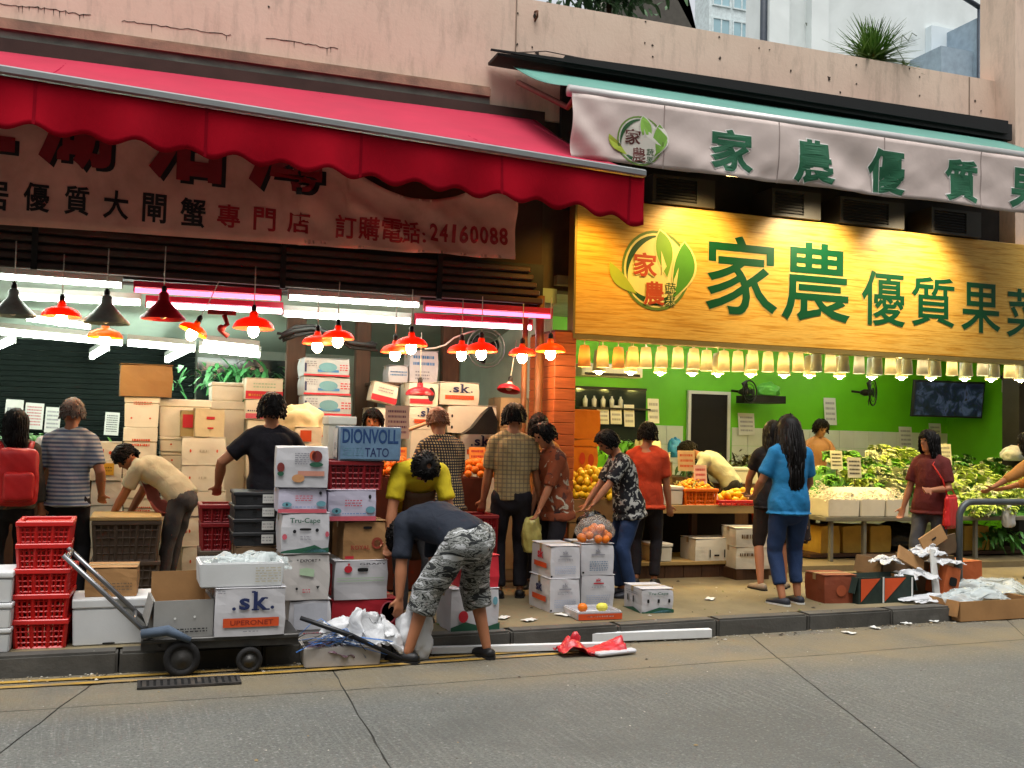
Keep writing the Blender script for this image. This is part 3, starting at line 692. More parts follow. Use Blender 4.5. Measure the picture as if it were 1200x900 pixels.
LM = dict(pale=M('logo_pale', '#e0d284', 0.5, .05), olive=M('logo_olive', '#5d7a30', 0.5, .1), dark=M('logo_dark', '#1d4a22', 0.5, .1), leaf=M('logo_leaf_green', '#4c8c2c', 0.5, .1), leaf2=M('logo_leaf_green2', '#6f9a2c', 0.5, .1), lime=M('logo_lime', '#9db03a', 0.5, .1), red=M('logo_red', '#b0451f', 0.5, .1))
LM2 = dict(LM, pale=M('logo_pale2', '#c3c0b4', 0.6, .05), red=M('logo_brown', '#5a2f2a', 0.6, .1), leaf=M('logo_leaf3', '#6f9c3a', .6), leaf2=M('logo_leaf4', '#7fae46', .6))
x0, x1, z0, z1 = pxrect(750, 165, 54, 58, YA-.05)
logo(ga, (x0+x1)/2, (z0+z1)/2, (x1-x0)/2, (z1-z0)/2, lambda p, ly: Vector((p.x, YA-0.05+gw(p.x, p.z)-0.006-0.0012*ly, p.z)), LM2)

# the bamboo grain sign board
def bamboo():
    m, nt, b = _nt('bamboo_board'); v = coord(nt, (1.1, 1, 24), rnd=False)
    n1 = noise_tex(nt, v, 1.6, 6, 0.6, 0.6); n2 = noise_tex(nt, v, 5.5, 4, 0.6)
    c = ramp(nt, n1, [(0.25, lin('#8f5d16')), (0.42, lin('#cf9a36')), (0.55, lin('#e2b95c')), (0.66, lin('#d2a040')), (0.8, lin('#a06a1c'))])
    c = mixc(nt, ramp(nt, n2, [(0.45, 0.0), (0.75, 0.4)]), c, lin('#8a5a1e'))
    nt.links.new(c, b.inputs['Base Color']); b.inputs['Roughness'].default_value = 0.38; return m
YS = 9.55
sg = empty('shop_sign', (0, YS, 0), 'bamboo grained yellow sign board with green Chinese lettering and leaf logo', 'sign')
sx0 = at(675, 320, Y=YS).x; sx1 = 10.3
sz0, sz1 = at(674, 391, Y=YS).z, 4.06
m = MB(); m.rbox(sx0, sx1, 0, 0.12, sz0, sz1, 0.006); m.build('board', bamboo(), sg)
m = MB(); m.box(sx0-.02, sx1, -.012, 0.14, sz0-.05, sz0-.003); m.box(sx0-.025, sx0-.003, -.012, .14, sz0-.003, sz1+.02); m.build('frame', M('sign_frame', '#8a7a4a', 0.4, .1, metal=.3), sg)
sfn = lambda p, yo: Vector((p.x, -0.003+yo, p.z))
glyphs(sg, [('家', 869, 323, 84, 92), ('農', 956, 331, 80, 92), ('優', 1035, 350, 51, 64), ('質', 1093, 354, 50, 58), ('果', 1149, 361, 46, 58), ('菜', 1202, 368, 46, 58)], YS, sfn, DG, M('sign_pale_edge', '#cfae62', .5), obold=.026, bold=.012)
x0, x1, z0, z1 = pxrect(768, 317, 80, 94, YS)
logo(sg, (x0+x1)/2, (z0+z1)/2, (x1-x0)/2, (z1-z0)/2, lambda p, ly: Vector((p.x, -0.003-0.0015*ly, p.z)), LM)
# dark recess above the sign with air conditioner units
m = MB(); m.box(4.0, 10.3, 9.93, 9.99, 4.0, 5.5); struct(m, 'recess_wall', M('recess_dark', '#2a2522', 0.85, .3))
ACW = M('ac_casing', '#35322d', 0.5, 0.15, 3, 0.1, dirt=0.6, dirtcol=lin('#2b2722'))
for i, (a_, b_, lab) in enumerate(((765, 838, 'grey air conditioner unit above the sign, nearest the red awning'), (905, 962, 'grey air conditioner unit above the sign, second from the red awning'), (985, 1060, 'grey air conditioner unit above the sign, third from the red awning'), (1092, 1150, 'grey air conditioner unit above the sign, fourth from the red awning'))):
    p, q = at(a_, 225, Y=9.5), at(b_, 225, Y=9.5); w = q.x-p.x
    o = empty('air_conditioner', (p.x, 9.5, sz1+.012), lab, 'air conditioner', 'air conditioners above the sign')
    m = MB(); m.box(0, w, 0.03, 0.4, 0.0, 0.30); m.box(0, w, 0, 0.03, 0, 0.03); m.box(0, w, 0, .03, .27, .30); m.box(0, .04, 0, .03, .03, .27); m.box(w-.22, w, 0, .03, .03, .27); m.build('casing', ACW, o)
    for k in range(7):
        m = MB(); m.box(.045, w-.225, .004, .022, .045+k*.032, .058+k*.032); m.build('louvre', DK, o)
# flood lamps over the sign: one warm by the red awning, cool ones to the right
def flood(px, py, col, watt, lab, strength, dz=0.0, Yo=8.82):
    p = at(px, py, Y=Yo); o = empty('flood_lamp', (p.x, p.y, p.z), lab, 'lamp', 'flood lamps over the sign')
    m = MB(); m.rbox(-.09, .09, -.05, .03, .0, .06, .01); m.tube([(0, 0, .06), (0, .3, .2), (0, .95, .25)], .012, 6); m.build('housing', DK, o)
    m = MB(); m.box(-.075, .075, -.03, .02, -.012, -.002); m.build('lens', EM('flood_'+lab[:4], col, strength), o)
    ld = bpy.data.lights.new('flood_light', 'SPOT'); ld.energy = watt; ld.color = lin(col); ld.spot_size = R(104); ld.spot_blend = 0.8; ld.shadow_soft_size = 0.06
    lo = bpy.data.objects.new('flood_light', ld); COL.objects.link(lo); lo.parent = o; lo.location = (0, 0.03, -0.02)
    lo.rotation_euler = Vector((0, 0.62, -0.85)).to_track_quat('-Z', 'Y').to_euler()
flood(718, 228, '#ffc450', 62, 'warm yellow flood lamp over the leaf logo end of the sign', 20)
flood(1000, 218, '#ffe8bc', 165, 'cool white flood lamp over the middle of the sign', 12)
flood(1120, 234, '#ffe8bc', 165, 'pale white flood lamp over the right end of the sign', 12)
flood(860, 205, '#ffd58a', 105, 'yellow flood lamp over the big green characters of the sign', 12)  # extra lamp, added to even out the light across the board
# ================================================================== lamps
TUBE = EM('tube_white', '#f4fff2', 24.0); TUBEP = EM('tube_pink', '#ff5a86', 4.0); TUBEW = EM('tube_pinkwhite', '#ffd6e2', 10.0)
FIXT = M('fixture_white', '#aeb0aa', 0.5, 0.1); FIXP = M('fixture_red', '#b0203c', 0.5, 0.1)
def tube_light(a, b, lab, tube, fix, group, r=0.02, h=0.06):
    a, b = Vector(a), Vector(b); c = (a+b)/2; d = b-a; L = d.length
    o = empty('fluorescent_light', c, lab, 'light', group); o.rotation_euler = d.to_track_quat('X', 'Z').to_euler()
    m = MB(); m.box(-L/2, L/2, -.035, .035, r+.008, r+h); m.box(-L/2-.012, -L/2, -.03, .03, -r, r+h); m.box(L/2, L/2+.012, -.03, .03, -r, r+h); m.build('fitting', fix, o)
    m = MB(); m.tube([(-L/2, 0, 0), (L/2, 0, 0)], r, 10); m.build('tube', tube, o)
def ptube(x0, y0, x1, y1, Y, *k, **kw):
    tube_light(at(x0, y0, Y=Y), at(x1, y1, Y=Y), *k, **kw)
gA = 'tubes in the two front rows of the left shop'
ptube(-60, 320, 142, 335, 9.58, 'white fluorescent tube in the front row, at the left edge of the shop', TUBE, FIXT, gA)
ptube(158, 340, 328, 350, 9.58, 'pink sleeved fluorescent tube in the front row above the grey enamel shade', TUBEP, FIXP, gA)
ptube(339, 349, 490, 358, 9.58, 'white fluorescent tube in the front row between two pink ones', TUBE, FIXT, gA)
ptube(498, 362, 645, 371, 9.58, 'pink sleeved fluorescent tube in the front row next to the pillar', TUBEP, FIXP, gA)
ptube(20, 348, 164, 355, 9.95, 'white fluorescent tube in the second row behind the red shades at left', TUBE, FIXT, gA, r=.024)
ptube(172, 357, 330, 365, 9.95, 'pinkish white fluorescent tube in the second row', TUBEW, FIXP, gA, r=.024)
ptube(333, 368, 480, 377, 9.95, 'white fluorescent tube in the second row over the paired red lamps', TUBE, FIXT, gA, r=.024)
ptube(487, 377, 622, 384, 9.95, 'pinkish white fluorescent tube in the second row beside the pillar', TUBEW, FIXP, gA, r=.024)
gB = 'tubes deep inside the left shop'
ptube(-40, 385, 143, 402, 11.4, 'long white fluorescent tube deep in the shop, leftmost of its row', TUBE, FIXT, gB, r=.03)
ptube(150, 402, 228, 409, 11.4, 'short white fluorescent tube deep in the shop above the brown carton', TUBE, FIXT, gB, r=.03)
ptube(234, 409, 304, 416, 11.4, 'white fluorescent tube deep in the shop, rightmost of its row', TUBE, FIXT, gB, r=.03)
ptube(32, 373, 106, 383, 10.8, 'single white fluorescent tube behind the orange lamp at left', TUBE, FIXT, gB, r=.026)
ptube(238, 402, 302, 409, 11.0, 'upper white fluorescent tube of the pair above the potted greenery', TUBE, FIXT, gB, r=.024)
for i, (x0, y0, x1, y1, w) in enumerate(((-30, 418, 15, 399, 'leftmost'), (108, 418, 125, 408, 'middle'), (196, 422, 220, 410, 'rightmost'))):
    a = at(x0, y0, Y=12.9); b = at(x1, y1, Y=11.6); tube_light(a, b, f'fluorescent tube running back into the shop, {w} of three', TUBE, FIXT, gB, r=.03)

BULB = EM('bulb_white', '#ffdcae', 110.0); BULBY = EM('bulb_yellow', '#ffcf7a', 120.0); BULBOFF = M('bulb_off', '#d5c9b8', 0.3, .05)
def shade_mat(name, col, trans):
    m, nt, b = _nt(name); b.inputs['Base Color'].default_value = (*lin(col), 1); b.inputs['Roughness'].default_value = 0.35
    t = N(nt, 'ShaderNodeBsdfTranslucent'); t.inputs[0].default_value = (*lin(col), 1); mx = N(nt, 'ShaderNodeMixShader'); mx.inputs[0].default_value = trans
    out = nt.nodes['Material Output']; nt.links.new(b.outputs[0], mx.inputs[1]); nt.links.new(t.outputs[0], mx.inputs[2]); nt.links.new(mx.outputs[0], out.inputs[0]); return m
SRED = shade_mat('shade_red', '#f0562a', 0.6); SORG = shade_mat('shade_orange', '#ee7a1a', 0.45); SDRK = M('shade_enamel', '#87948a', 0.35, .2, 8, .1, dirt=.5); SDR = shade_mat('shade_dark_red', '#9c1420', 0.1)
CORD = M('lamp_cord', '#b9b3a4', 0.6)
def pendant(px, py, w, Y, shade, lit, lab, tilt=0.0, prof='dome', bulb=None, cord=0.35, swing=(0, 0)):
    """px, py: middle of the shade's rim; w its width in the photograph"""
    p = at(px, py, Y=Y); k = (p-Vector((0, 0, CAM_H))).dot(fw)/FPX; r = w*k/2
    o = empty('pendant_lamp', p, lab, 'lamp', 'shaded pendant lamps along the left shop front', rot=(R(swing[0]), R(swing[1]), R(random.uniform(0, 90))))
    if prof == 'dome': pr = [(r, 0), (r*.99, .012), (r*.95, r*.18), (r*.8, r*.36), (r*.5, r*.5), (r*.22, r*.57), (r*.2, r*.8), (r*.12, r*.88)]
    else: pr = [(r, 0), (r*.98, .012), (r*.62, r*.42), (r*.35, r*.72), (r*.24, r*.86), (r*.22, r*1.15), (r*.12, r*1.25)]
    inner = [(max(a-.006, .004), z-.004) for a, z in reversed(pr)]
    m = MB(); m.lathe(pr+inner, 24); m.build('shade', shade, o)
    m = MB(); m.lathe([(.022, pr[-1][1]-.03), (.024, pr[-1][1]+.03), (.012, pr[-1][1]+.05)], 12, caps=True); m.build('socket', DK, o)
    br = 0.048 if lit else .04
    m = MB(); m.ball((0, 0, .0 - (br*.45 if lit else -.05)), (br, br, br*1.25), 14, 10); m.build('bulb', (bulb or BULB) if lit else BULBOFF, o)
    m = MB(); m.tube([(0, 0, pr[-1][1]+.04), (.004, .003, pr[-1][1]+.04+cord*.5), (0, 0, pr[-1][1]+.04+cord)], .005, 5); m.build('cord', CORD, o)
    return o
pendant(15, 370, 52, 9.2, SDRK, False, 'grey green enamel lamp shade at the left edge, unlit', prof='cone')
pendant(72, 371, 44, 9.3, SRED, True, 'lit orange red lamp between the two grey enamel shades')
pendant(124, 379, 54, 9.2, SDRK, False, 'dark enamel cone lamp shade above the yellow lamp, unlit', prof='cone')
pendant(123, 396, 40, 9.7, SORG, True, 'lit yellow lamp below the dark enamel shade', bulb=BULBY)
pendant(191, 374, 52, 9.2, SDR, False, 'unlit dark red cone lamp shade beneath the pink tube', prof='cone')
pendant(226, 389, 34, 9.3, SORG, True, 'lit tilted orange lamp right of the dark red cone shade', bulb=BULBY, swing=(0, 24))
pendant(297, 385, 48, 9.2, SRED, True, 'lit orange red lamp alone at the right end of the pink tube')
pendant(372, 403, 36, 9.4, SRED, True, 'lit red lamp above the blue and white cartons, left of its pair')
pendant(396, 397, 38, 9.2, SRED, True, 'lit red lamp above the blue and white cartons, right of its pair')
pendant(463, 413, 34, 9.4, SRED, True, 'lit red lamp left of the coiled white cable, lower of its pair')
pendant(482, 405, 38, 9.2, SRED, True, 'lit red lamp left of the coiled white cable, upper of its pair')
pendant(541, 413, 34, 9.4, SRED, True, 'lit red lamp in front of the round fan guard, left of its pair')
pendant(564, 412, 38, 9.2, SRED, True, 'lit red lamp in front of the round fan guard, right of its pair')
pendant(612, 416, 32, 9.4, SRED, True, 'lit red lamp nearest but one to the timber pillar')
pendant(645, 412, 36, 9.1, SORG, True, 'lit orange lamp in front of the timber pillar')
pendant(492, 463, 34, 9.7, SDR, False, 'small unlit red shade hanging low before the white cartons', prof='dome', cord=.45)
pendant(596, 458, 28, 9.7, SDR, False, 'small unlit red shade hanging low left of the pillar', prof='dome', cord=.4, swing=(0, 15))
# red adjustable bracket hanging among the lamps
p = at(262, 385, Y=9.3); m = MB(); m.box(-.14, .1, -.02, .02, .12, .16); m.tube([(0, 0, .12), (.03, 0, .04), (-.03, 0, -.02), (.04, 0, -.07)], .022, 8); m.ball((-.02, 0, 0), .035)
tag(m.build('lamp_bracket', M('bracket_red', '#8e1f1c', .5), loc=p), 'red metal swivel bracket hanging between the orange lamps', 'bracket')

# ---- the row of lamp shades under the green shop's sign
SC = shade_mat('shade_cream', '#efe6c8', 0.5); SW = shade_mat('shade_white', '#d5d2c4', 0.4); SG = M('shade_clear', '#b9c2b4', 0.15, .1, spec=.6); STAN = shade_mat('shade_tan', '#e2c898', 0.45)
BW2 = EM('bulb_cool', '#ffd878', 380.0)
WARM4 = EM('bulb_amber_small', '#ffcf7c', 110.0)
WARM3 = EM('bulb_pale_small', '#fff0d0', 40.0)
WARM2 = EM('bulb_warm_small', '#ffe6b4', 60.0)
def tumbler(px, py, Y, shade, lit, lab, w=0.19, h=0.30, bulb=None, bz=.015):
    p = at(px, py, Y=Y); o = empty('hanging_lamp', p, lab, 'lamp', 'row of lamps under the bamboo sign', rz=random.uniform(0, 6))
    r = w/2; pr = [(r, 0), (r, .008), (r*.8, h*.85), (r*.72, h), (r*.2, h+.01)]
    m = MB(); m.lathe(pr+[(max(a-.005, .003), z-.003) for a, z in reversed(pr)], 20); m.build('shade', shade, o)
    m = MB(); m.ball((0, 0, bz), (.04, .04, .05) if lit else (.03, .03, .04), 12, 8); m.build('bulb', (bulb or BW2) if lit else BULBOFF, o)
    m = MB(); m.tube([(0, 0, h), (0, 0, h+.18)], .006, 5); m.build('cord', CORD, o)
ORD = ('first', 'second', 'third', 'fourth', 'fifth', 'sixth', 'seventh', 'eighth', 'ninth', 'tenth', 'eleventh', 'twelfth', 'thirteenth', 'fourteenth', 'fifteenth', 'sixteenth', 'seventeenth', 'eighteenth', 'nineteenth', 'twentieth', 'twenty-first', 'twenty-second', 'twenty-third', 'twenty-fourth', 'twenty-fifth', 'twenty-sixth', 'twenty-seventh', 'twenty-eighth', 'twenty-ninth', 'thirtieth')
for i in range(30):
    px = 687+i*17.8+random.uniform(-3, 3); py = 430+(px-690)*0.024
    sh = STAN if i in (0, 2) else SC if i < 15 or i % 4 == 0 else (SW, SG)[i % 2]
    tumbler(px, py+random.uniform(-1.5, 1.5), 10.05, sh, True, f'tapered lamp shade in the front row under the sign, {ORD[i]} from the pillar' , w=.14, h=.225, bulb=WARM4 if i < 4 else WARM2 if i < 15 else WARM3, bz=.12)
for i in range(15):
    px = 702+i*35.5+random.uniform(-4, 4); py = 435+(px-690)*0.020
    tumbler(px, py, 10.55, SW if i % 3 else SG, True, f'lit cool white lamp in the rear row under the sign, {ORD[i]} from the pillar', w=.15, h=.24)

gC = 'ceiling tubes of the green shop'
for i, (x0, x1, Y, lab) in enumerate(((5.0, 6.3, 11.2, 'ceiling tube of the green shop nearest the pillar'), (7.2, 8.5, 11.2, 'ceiling tube of the green shop above the vegetable stall'), (9.4, 10.7, 11.2, 'ceiling tube of the green shop at far right, front'), (5.6, 6.9, 13.2, 'ceiling tube of the green shop near the doorway'), (8.0, 9.3, 13.2, 'ceiling tube of the green shop near the wall fan'), (10.4, 11.7, 13.2, 'ceiling tube of the green shop near the television'))):
    tube_light((x0, Y, 3.08), (x1, Y, 3.08), lab, EM('tube_green_shop', '#fffbe0', 42.0), FIXT, gC)
# ================================================================== boxes, crates and goods
WHT = M('white_card', '#b9b8bb', 0.65, 0.08, 3, 0.08, dirt=0.25, dirtcol=lin('#8d8a86'))
CRM = M('cream_foam', '#d9d4c2', 0.7, 0.08, 4, 0.12, dirt=0.3, dirtcol=lin('#a3987a'), bscale=90)
FOAM = M('white_foam', '#c9cbcb', 0.7, 0.06, 4, 0.12, dirt=0.25, dirtcol=lin('#96948c'), bscale=90)
KRAFT = M('brown_card', '#9a7348', 0.75, 0.14, 4, 0.12, dirt=0.35, dirtcol=lin('#6a4c2e'))
KRAFTD = M('dull_brown_card', '#6b553e', 0.8, 0.16, 4, 0.12, dirt=0.4, dirtcol=lin('#463728'))
KRAFTO = M('orange_brown_card', '#8f6a3c', 0.7, 0.12, 4, 0.1, dirt=.3, dirtcol=lin('#7a431c'))
BLKC = M('black_card', '#1f2022', 0.55, 0.15, 4, 0.08)
GRYC = M('grey_card', '#8b8a86', 0.7, 0.12, 4, 0.1, dirt=.4, dirtcol=lin('#66625b'))
LILAC = M('lilac_card', '#b7b3c4', 0.6, 0.08, 3, 0.06, dirt=.2, dirtcol=lin('#8f8ba0'))
PNAVY = M('print_navy', '#1c2850', 0.6, .06); PORG = M('print_orange', '#c24a20', 0.6, .1); PRED = M('print_red', '#b22330', 0.6, .1)
PGRN = M('print_green', '#23513c', 0.6, .1); PBLK = M('print_black', '#16161a', 0.6, .05); PBLU = M('print_blue', '#3f76a8', 0.6, .15)
PPNK = M('print_pink', '#b9535f', 0.6, .15); PGRY = M('print_grey', '#84838a', 0.6, .1); PLGR = M('print_lightgreen', '#9fb596', 0.6, .1); PTEAL = M('print_teal', '#5f8f9a', .6, .1); PYEL = M('print_yellow', '#c99a2e', .6, .1); PWHT = M('print_white', '#c9c9c4', .6, .05); PBLUD = M('print_steel_blue', '#5d7890', .6, .2, 14)
def place(x0, y0, x1, y1, Y):
    ym = (y0+y1)/2; xm = (x0+x1)/2
    a, b = at(x0, ym, Y=Y), at(x1, ym, Y=Y)
    return (a.x+b.x)/2, b.x-a.x, at(xm, y1, Y=Y).z, at(xm, y0, Y=Y).z
FACE = lambda w, d, h, f: {'F': Matrix.Identity(4), 'L': Matrix.Translation((-w/2, d/2, 0)) @ Matrix.Rotation(R(-90), 4, 'Z') @ Matrix.Translation((0, 0, 0)),
                           'T': Matrix.Translation((0, 0, h)) @ Matrix.Rotation(R(-90), 4, 'X'), 'R': Matrix.Translation((w/2, d/2, 0)) @ Matrix.Rotation(R(90), 4, 'Z')}[f]
def prints(root, w, d, h, items, off=0.0035, name='print'):
    for it in items:
        f = 'F'
        if it[0] in 'FLTR' and len(it[0]) == 1: f = it[0]; it = it[1:]
        FW, FH = (w, h) if f == 'F' else (d, h) if f in 'LR' else (w, d)
        M4 = FACE(w, d, h, f); m = MB(); k = it[0]; X = lambda u: (u-.5)*FW; Z = lambda v: v*FH; o2 = -off
        if k == 'text': text_mb(m, it[1], X(it[2]), X(it[3]), Z(it[4]), Z(it[5]), o2-.001, 0, it[7] if len(it) > 7 else 0.02, M4=M4); mt = it[6]
        elif k == 'rect': m.poly([(X(it[1]), Z(it[3])), (X(it[2]), Z(it[3])), (X(it[2]), Z(it[4])), (X(it[1]), Z(it[4]))], o2, M4=M4); mt = it[5]
        elif k == 'ell': m.poly([(X(it[1])+it[3]*FW*math.cos(a), Z(it[2])+it[4]*FH*math.sin(a)) for a in [q*math.pi/9 for q in range(18)]], o2-.0005, M4=M4); mt = it[5]
        elif k == 'poly': m.poly([(X(u), Z(v)) for u, v in it[1]], o2, M4=M4); mt = it[2]
        elif k == 'scribble':   # lines of small print too small to read
            for r_ in range(it[5]):
                v = it[3]+(it[4]-it[3])*(r_+.5)/it[5]; u = it[1]
                while u < it[2]:
                    l = random.uniform(.02, .07); t = (it[4]-it[3])/it[5]*.22
                    m.poly([(X(u), Z(v-t)), (X(min(u+l, it[2])), Z(v-t)), (X(min(u+l, it[2])), Z(v+t)), (X(u), Z(v+t))], o2, M4=M4); u += l+.022
            mt = it[6]
        elif k == 'hole':
            m.poly([(X(it[1])+it[3]*FW*math.copysign(abs(math.cos(a))**.5, math.cos(a)), Z(it[2])+it[4]*FH*math.copysign(abs(math.sin(a))**.5, math.sin(a))) for a in [q*math.pi/8 for q in range(16)]], o2-.0008, M4=M4); mt = M('hand_hole', '#0c0b0b', .9)
        o = m.build('hand_hole' if k == 'hole' else name, mt, root)
        if k == 'scribble': o['kind'] = 'stuff'
def SKL(m): return [('ell', .265, .575, .026, .034, m), ('ell', .80, .585, .026, .034, m), ('text', 's', .335, .485, .545, .79, m, .03), ('text', 'k', .535, .735, .545, .92, m, .03), ('rect', .505, .56, .895, .935, m), ('rect', .51, .615, .53, .565, m), ('rect', .66, .765, .53, .565, m), ('rect', .64, .735, .765, .795, m)]
SK = SKL(PNAVY)+[('rect', .12, .90, .19, .38, PORG), ('text', 'UPERONET', .22, .82, .235, .335, M('print_dark_red', '#7d2414', .6), .01)]
SKS = SKL(PNAVY)+[('rect', .14, .86, .24, .42, PORG), ('scribble', .2, .8, .27, .39, 1, PPNK)]
TRU = [('text', 'Tru-Cape', .18, .80, .72, .88, PGRN, .015), ('hole', .5, .60, .12, .03), ('ell', .28, .55, .035, .045, PBLK), ('ell', .74, .58, .035, .045, PBLK), ('ell', .08, .42, .05, .07, PPNK), ('ell', .95, .48, .04, .07, PPNK), ('scribble', .40, .62, .33, .45, 3, PGRY),
       ('poly', [(0.01, .02), (.99, .03), (.99, .16), (.85, .13), (.7, .22), (.5, .16), (.3, .12), (.15, .10), (.01, .06)], PGRN), ('poly', [(.45, .05), (.99, .04), (.9, .10), (.7, .14)], PTEAL)]
def dented(m, w, d, h, amp):
    bm = bmesh.new(); bmesh.ops.create_cube(bm, size=1); bmesh.ops.subdivide_edges(bm, edges=list(bm.edges), cuts=5, use_grid_fill=True); sd = random.uniform(0, 50)
    cr = [Vector((random.uniform(-.012, 0), random.uniform(-.01, 0), random.uniform(-.012, 0))) for _ in range(8)]
    for v in bm.verts:
        u = v.co*2; p = Vector((v.co.x*w, v.co.y*d+d/2, (v.co.z+.5)*h)); q = p*5+Vector((sd, 0, 0))
        ins = abs(noise.noise(q))*amp*2+abs(noise.noise(q*2.7))*amp
        for k in range(3):
            if abs(u[k]) > .999: p[k] -= math.copysign(ins*(.35 if k == 2 and u[k] < 0 else 1), u[k])
        c = cr[(u.x > 0)+2*(u.y > 0)+4*(u.z > 0)]; t = abs(u.x*u.y*u.z)**1.5
        p += Vector((c.x*t*(1 if u.x > 0 else -1), c.y*t*(1 if u.y > 0 else -1), c.z*t if u.z > 0 else 0))
        v.co = p
    m.addbm(bm)
TAPE = M('packing_tape', '#a08a62', .3, .1, 4, .05, spec=.5)
def carton(lab, rect, Y, depth=.32, mat=WHT, rz=0.0, z0=None, z1=None, pr=(), top='flaps', name='carton', cat='carton', group=None, tilt=0.0, jit=.004, lean=0.0, backflap=None):
    X, w, zb, zt = place(*rect, Y)
    if z0 is not None: zb = z0
    if z1 is not None: zt = z1
    h = zt-zb
    o = empty(name, (X, Y, zb), lab, cat, group, rot=(R(lean), R(tilt), R(rz)))
    if top == 'open':
        t = .006; m = MB(); d = depth
        m.box(-w/2, w/2, 0, t, 0, h); m.box(-w/2, w/2, d-t, d, 0, h); m.box(-w/2, -w/2+t, t, d-t, 0, h); m.box(w/2-t, w/2, t, d-t, 0, h); m.box(-w/2+t, w/2-t, t, d-t, 0, t); m.build('body', mat, o)
        m = MB(); i_ = t+.001; m.box(-w/2+i_, w/2-i_, i_, i_+.003, t, h-.012); m.box(-w/2+i_, w/2-i_, d-i_-.003, d-i_, t, h+(backflap or -.012)); m.box(-w/2+i_, -w/2+i_+.003, i_+.004, d-i_-.004, t, h-.012); m.box(w/2-i_-.003, w/2-i_, i_+.004, d-i_-.004, t, h-.012); m.build('inside', KRAFT, o)
        fl = min(d/2, .16, h*.8)
        for sg in (-1, 1):      # side flaps hang down outside, the long ones are tucked in
            m = MB(); M4 = Matrix.Translation((sg*(w/2+.003), d/2, h)) @ Matrix.Rotation(R(sg*random.uniform(70, 82)), 4, 'Y'); m.box(*((0, fl) if sg > 0 else (-fl, 0)), -d/2+.004, d/2-.004, 0, .005, M4=M4); m.build('flap', mat, o)
            if backflap: continue
            m = MB(); M4 = Matrix.Translation((0, t+.002 if sg < 0 else d-t-.002, h-.002)) @ Matrix.Rotation(R(-80 if sg < 0 else 80), 4, 'X'); m.box(-w/2+.012, w/2-.012, *((0, fl) if sg < 0 else (-fl, 0)), -.002, .003, M4=M4); m.build('flap', mat, o)
    else:
        m = MB(); dented(m, w, depth, h-(.004 if top == 'flaps' else 0), .0045 if name == 'carton' else .002); m.build('body', mat, o)
        if top == 'flaps':
            for y0, y1 in ((.003, depth/2-.003), (depth/2+.003, depth-.003)):
                m = MB(); m.rbox(-w/2+.002, w/2-.002, y0, y1, h-.004, h+.001, .0015, .001); m.build('flap', mat, o)
            m = MB(); m.box(-w/2-.0015, w/2+.0015, depth/2-.024, depth/2+.024, h+.0015, h+.0025); m.box(-w/2-.0025, -w/2-.001, depth/2-.024, depth/2+.024, h*.78, h+.0015); m.build('tape', TAPE, o)
        elif top == 'lid':      # telescoping lid with a visible edge
            m = MB(); m.rbox(-w/2-.006, w/2+.006, -.006, depth+.006, h*.72, h+.003, .006, .002); m.build('lid', mat, o)
    if pr: prints(o, w, depth, h, pr, off=.009 if top == 'lid' else .0035+jit*.8)
    return o
def foam_box(lab, rect, Y, depth=.4, mat=CRM, rz=0.0, z0=None, z1=None, pr=(), lid=True, group='foam boxes', tilt=0.0, opened=False, name='foam_box', cat='foam box'):
    X, w, zb, zt = place(*rect, Y)
    if z0 is not None: zb = z0
    if z1 is not None: zt = z1
    h = zt-zb; o = empty(name, (X, Y, zb), lab, cat, group, rot=(0, R(tilt), R(rz))); t = .028
    hb = h*(.80 if lid else 1)
    m = MB(); bm = bmesh.new(); bmesh.ops.create_cube(bm, size=1)
    for v in bm.verts:
        k = .96 if v.co.z < 0 else 1.0; v.co = Vector((v.co.x*w*k, depth/2+v.co.y*depth*k, (v.co.z+.5)*(hb-.002)))
    if not lid:
        topf = [f for f in bm.faces if f.normal.z > .9]
        r_ = bmesh.ops.inset_region(bm, faces=topf, thickness=t); 
        ext = bmesh.ops.extrude_face_region(bm, geom=topf)
        vs = [g for g in ext['geom'] if isinstance(g, bmesh.types.BMVert)]
        bmesh.ops.delete(bm, geom=topf, context='FACES_ONLY')
        for v in vs: v.co.z = .03
    bmesh.ops.bevel(bm, geom=list(bm.edges), offset=.008, segments=2, affect='EDGES')
    m.addbm(bm); m.build('body', mat, o)
    if lid: m = MB(); m.rbox(-w/2-.004, w/2+.004, -.004, depth+.004, hb+.001, h, .010, .0015, seg=2); m.build('lid', mat, o)
    if pr: prints(o, w*.97, depth, h, pr, off=.009)
    return o
PLR = M('red_plastic', '#c21f1c', 0.35, 0.1, 4, 0.03, spec=.5, dirt=.25, dirtcol=lin('#7d1414')); PLDR = M('dark_red_plastic', '#7d1218', 0.4, 0.12, 4, 0.03, spec=.5); PLO = M('orange_plastic', '#e06a10', .4, .1); PLG = M('grey_brown_plastic', '#574a3e', .5, .15); PLY = M('yellow_plastic', '#c79a2a', .4, .1)
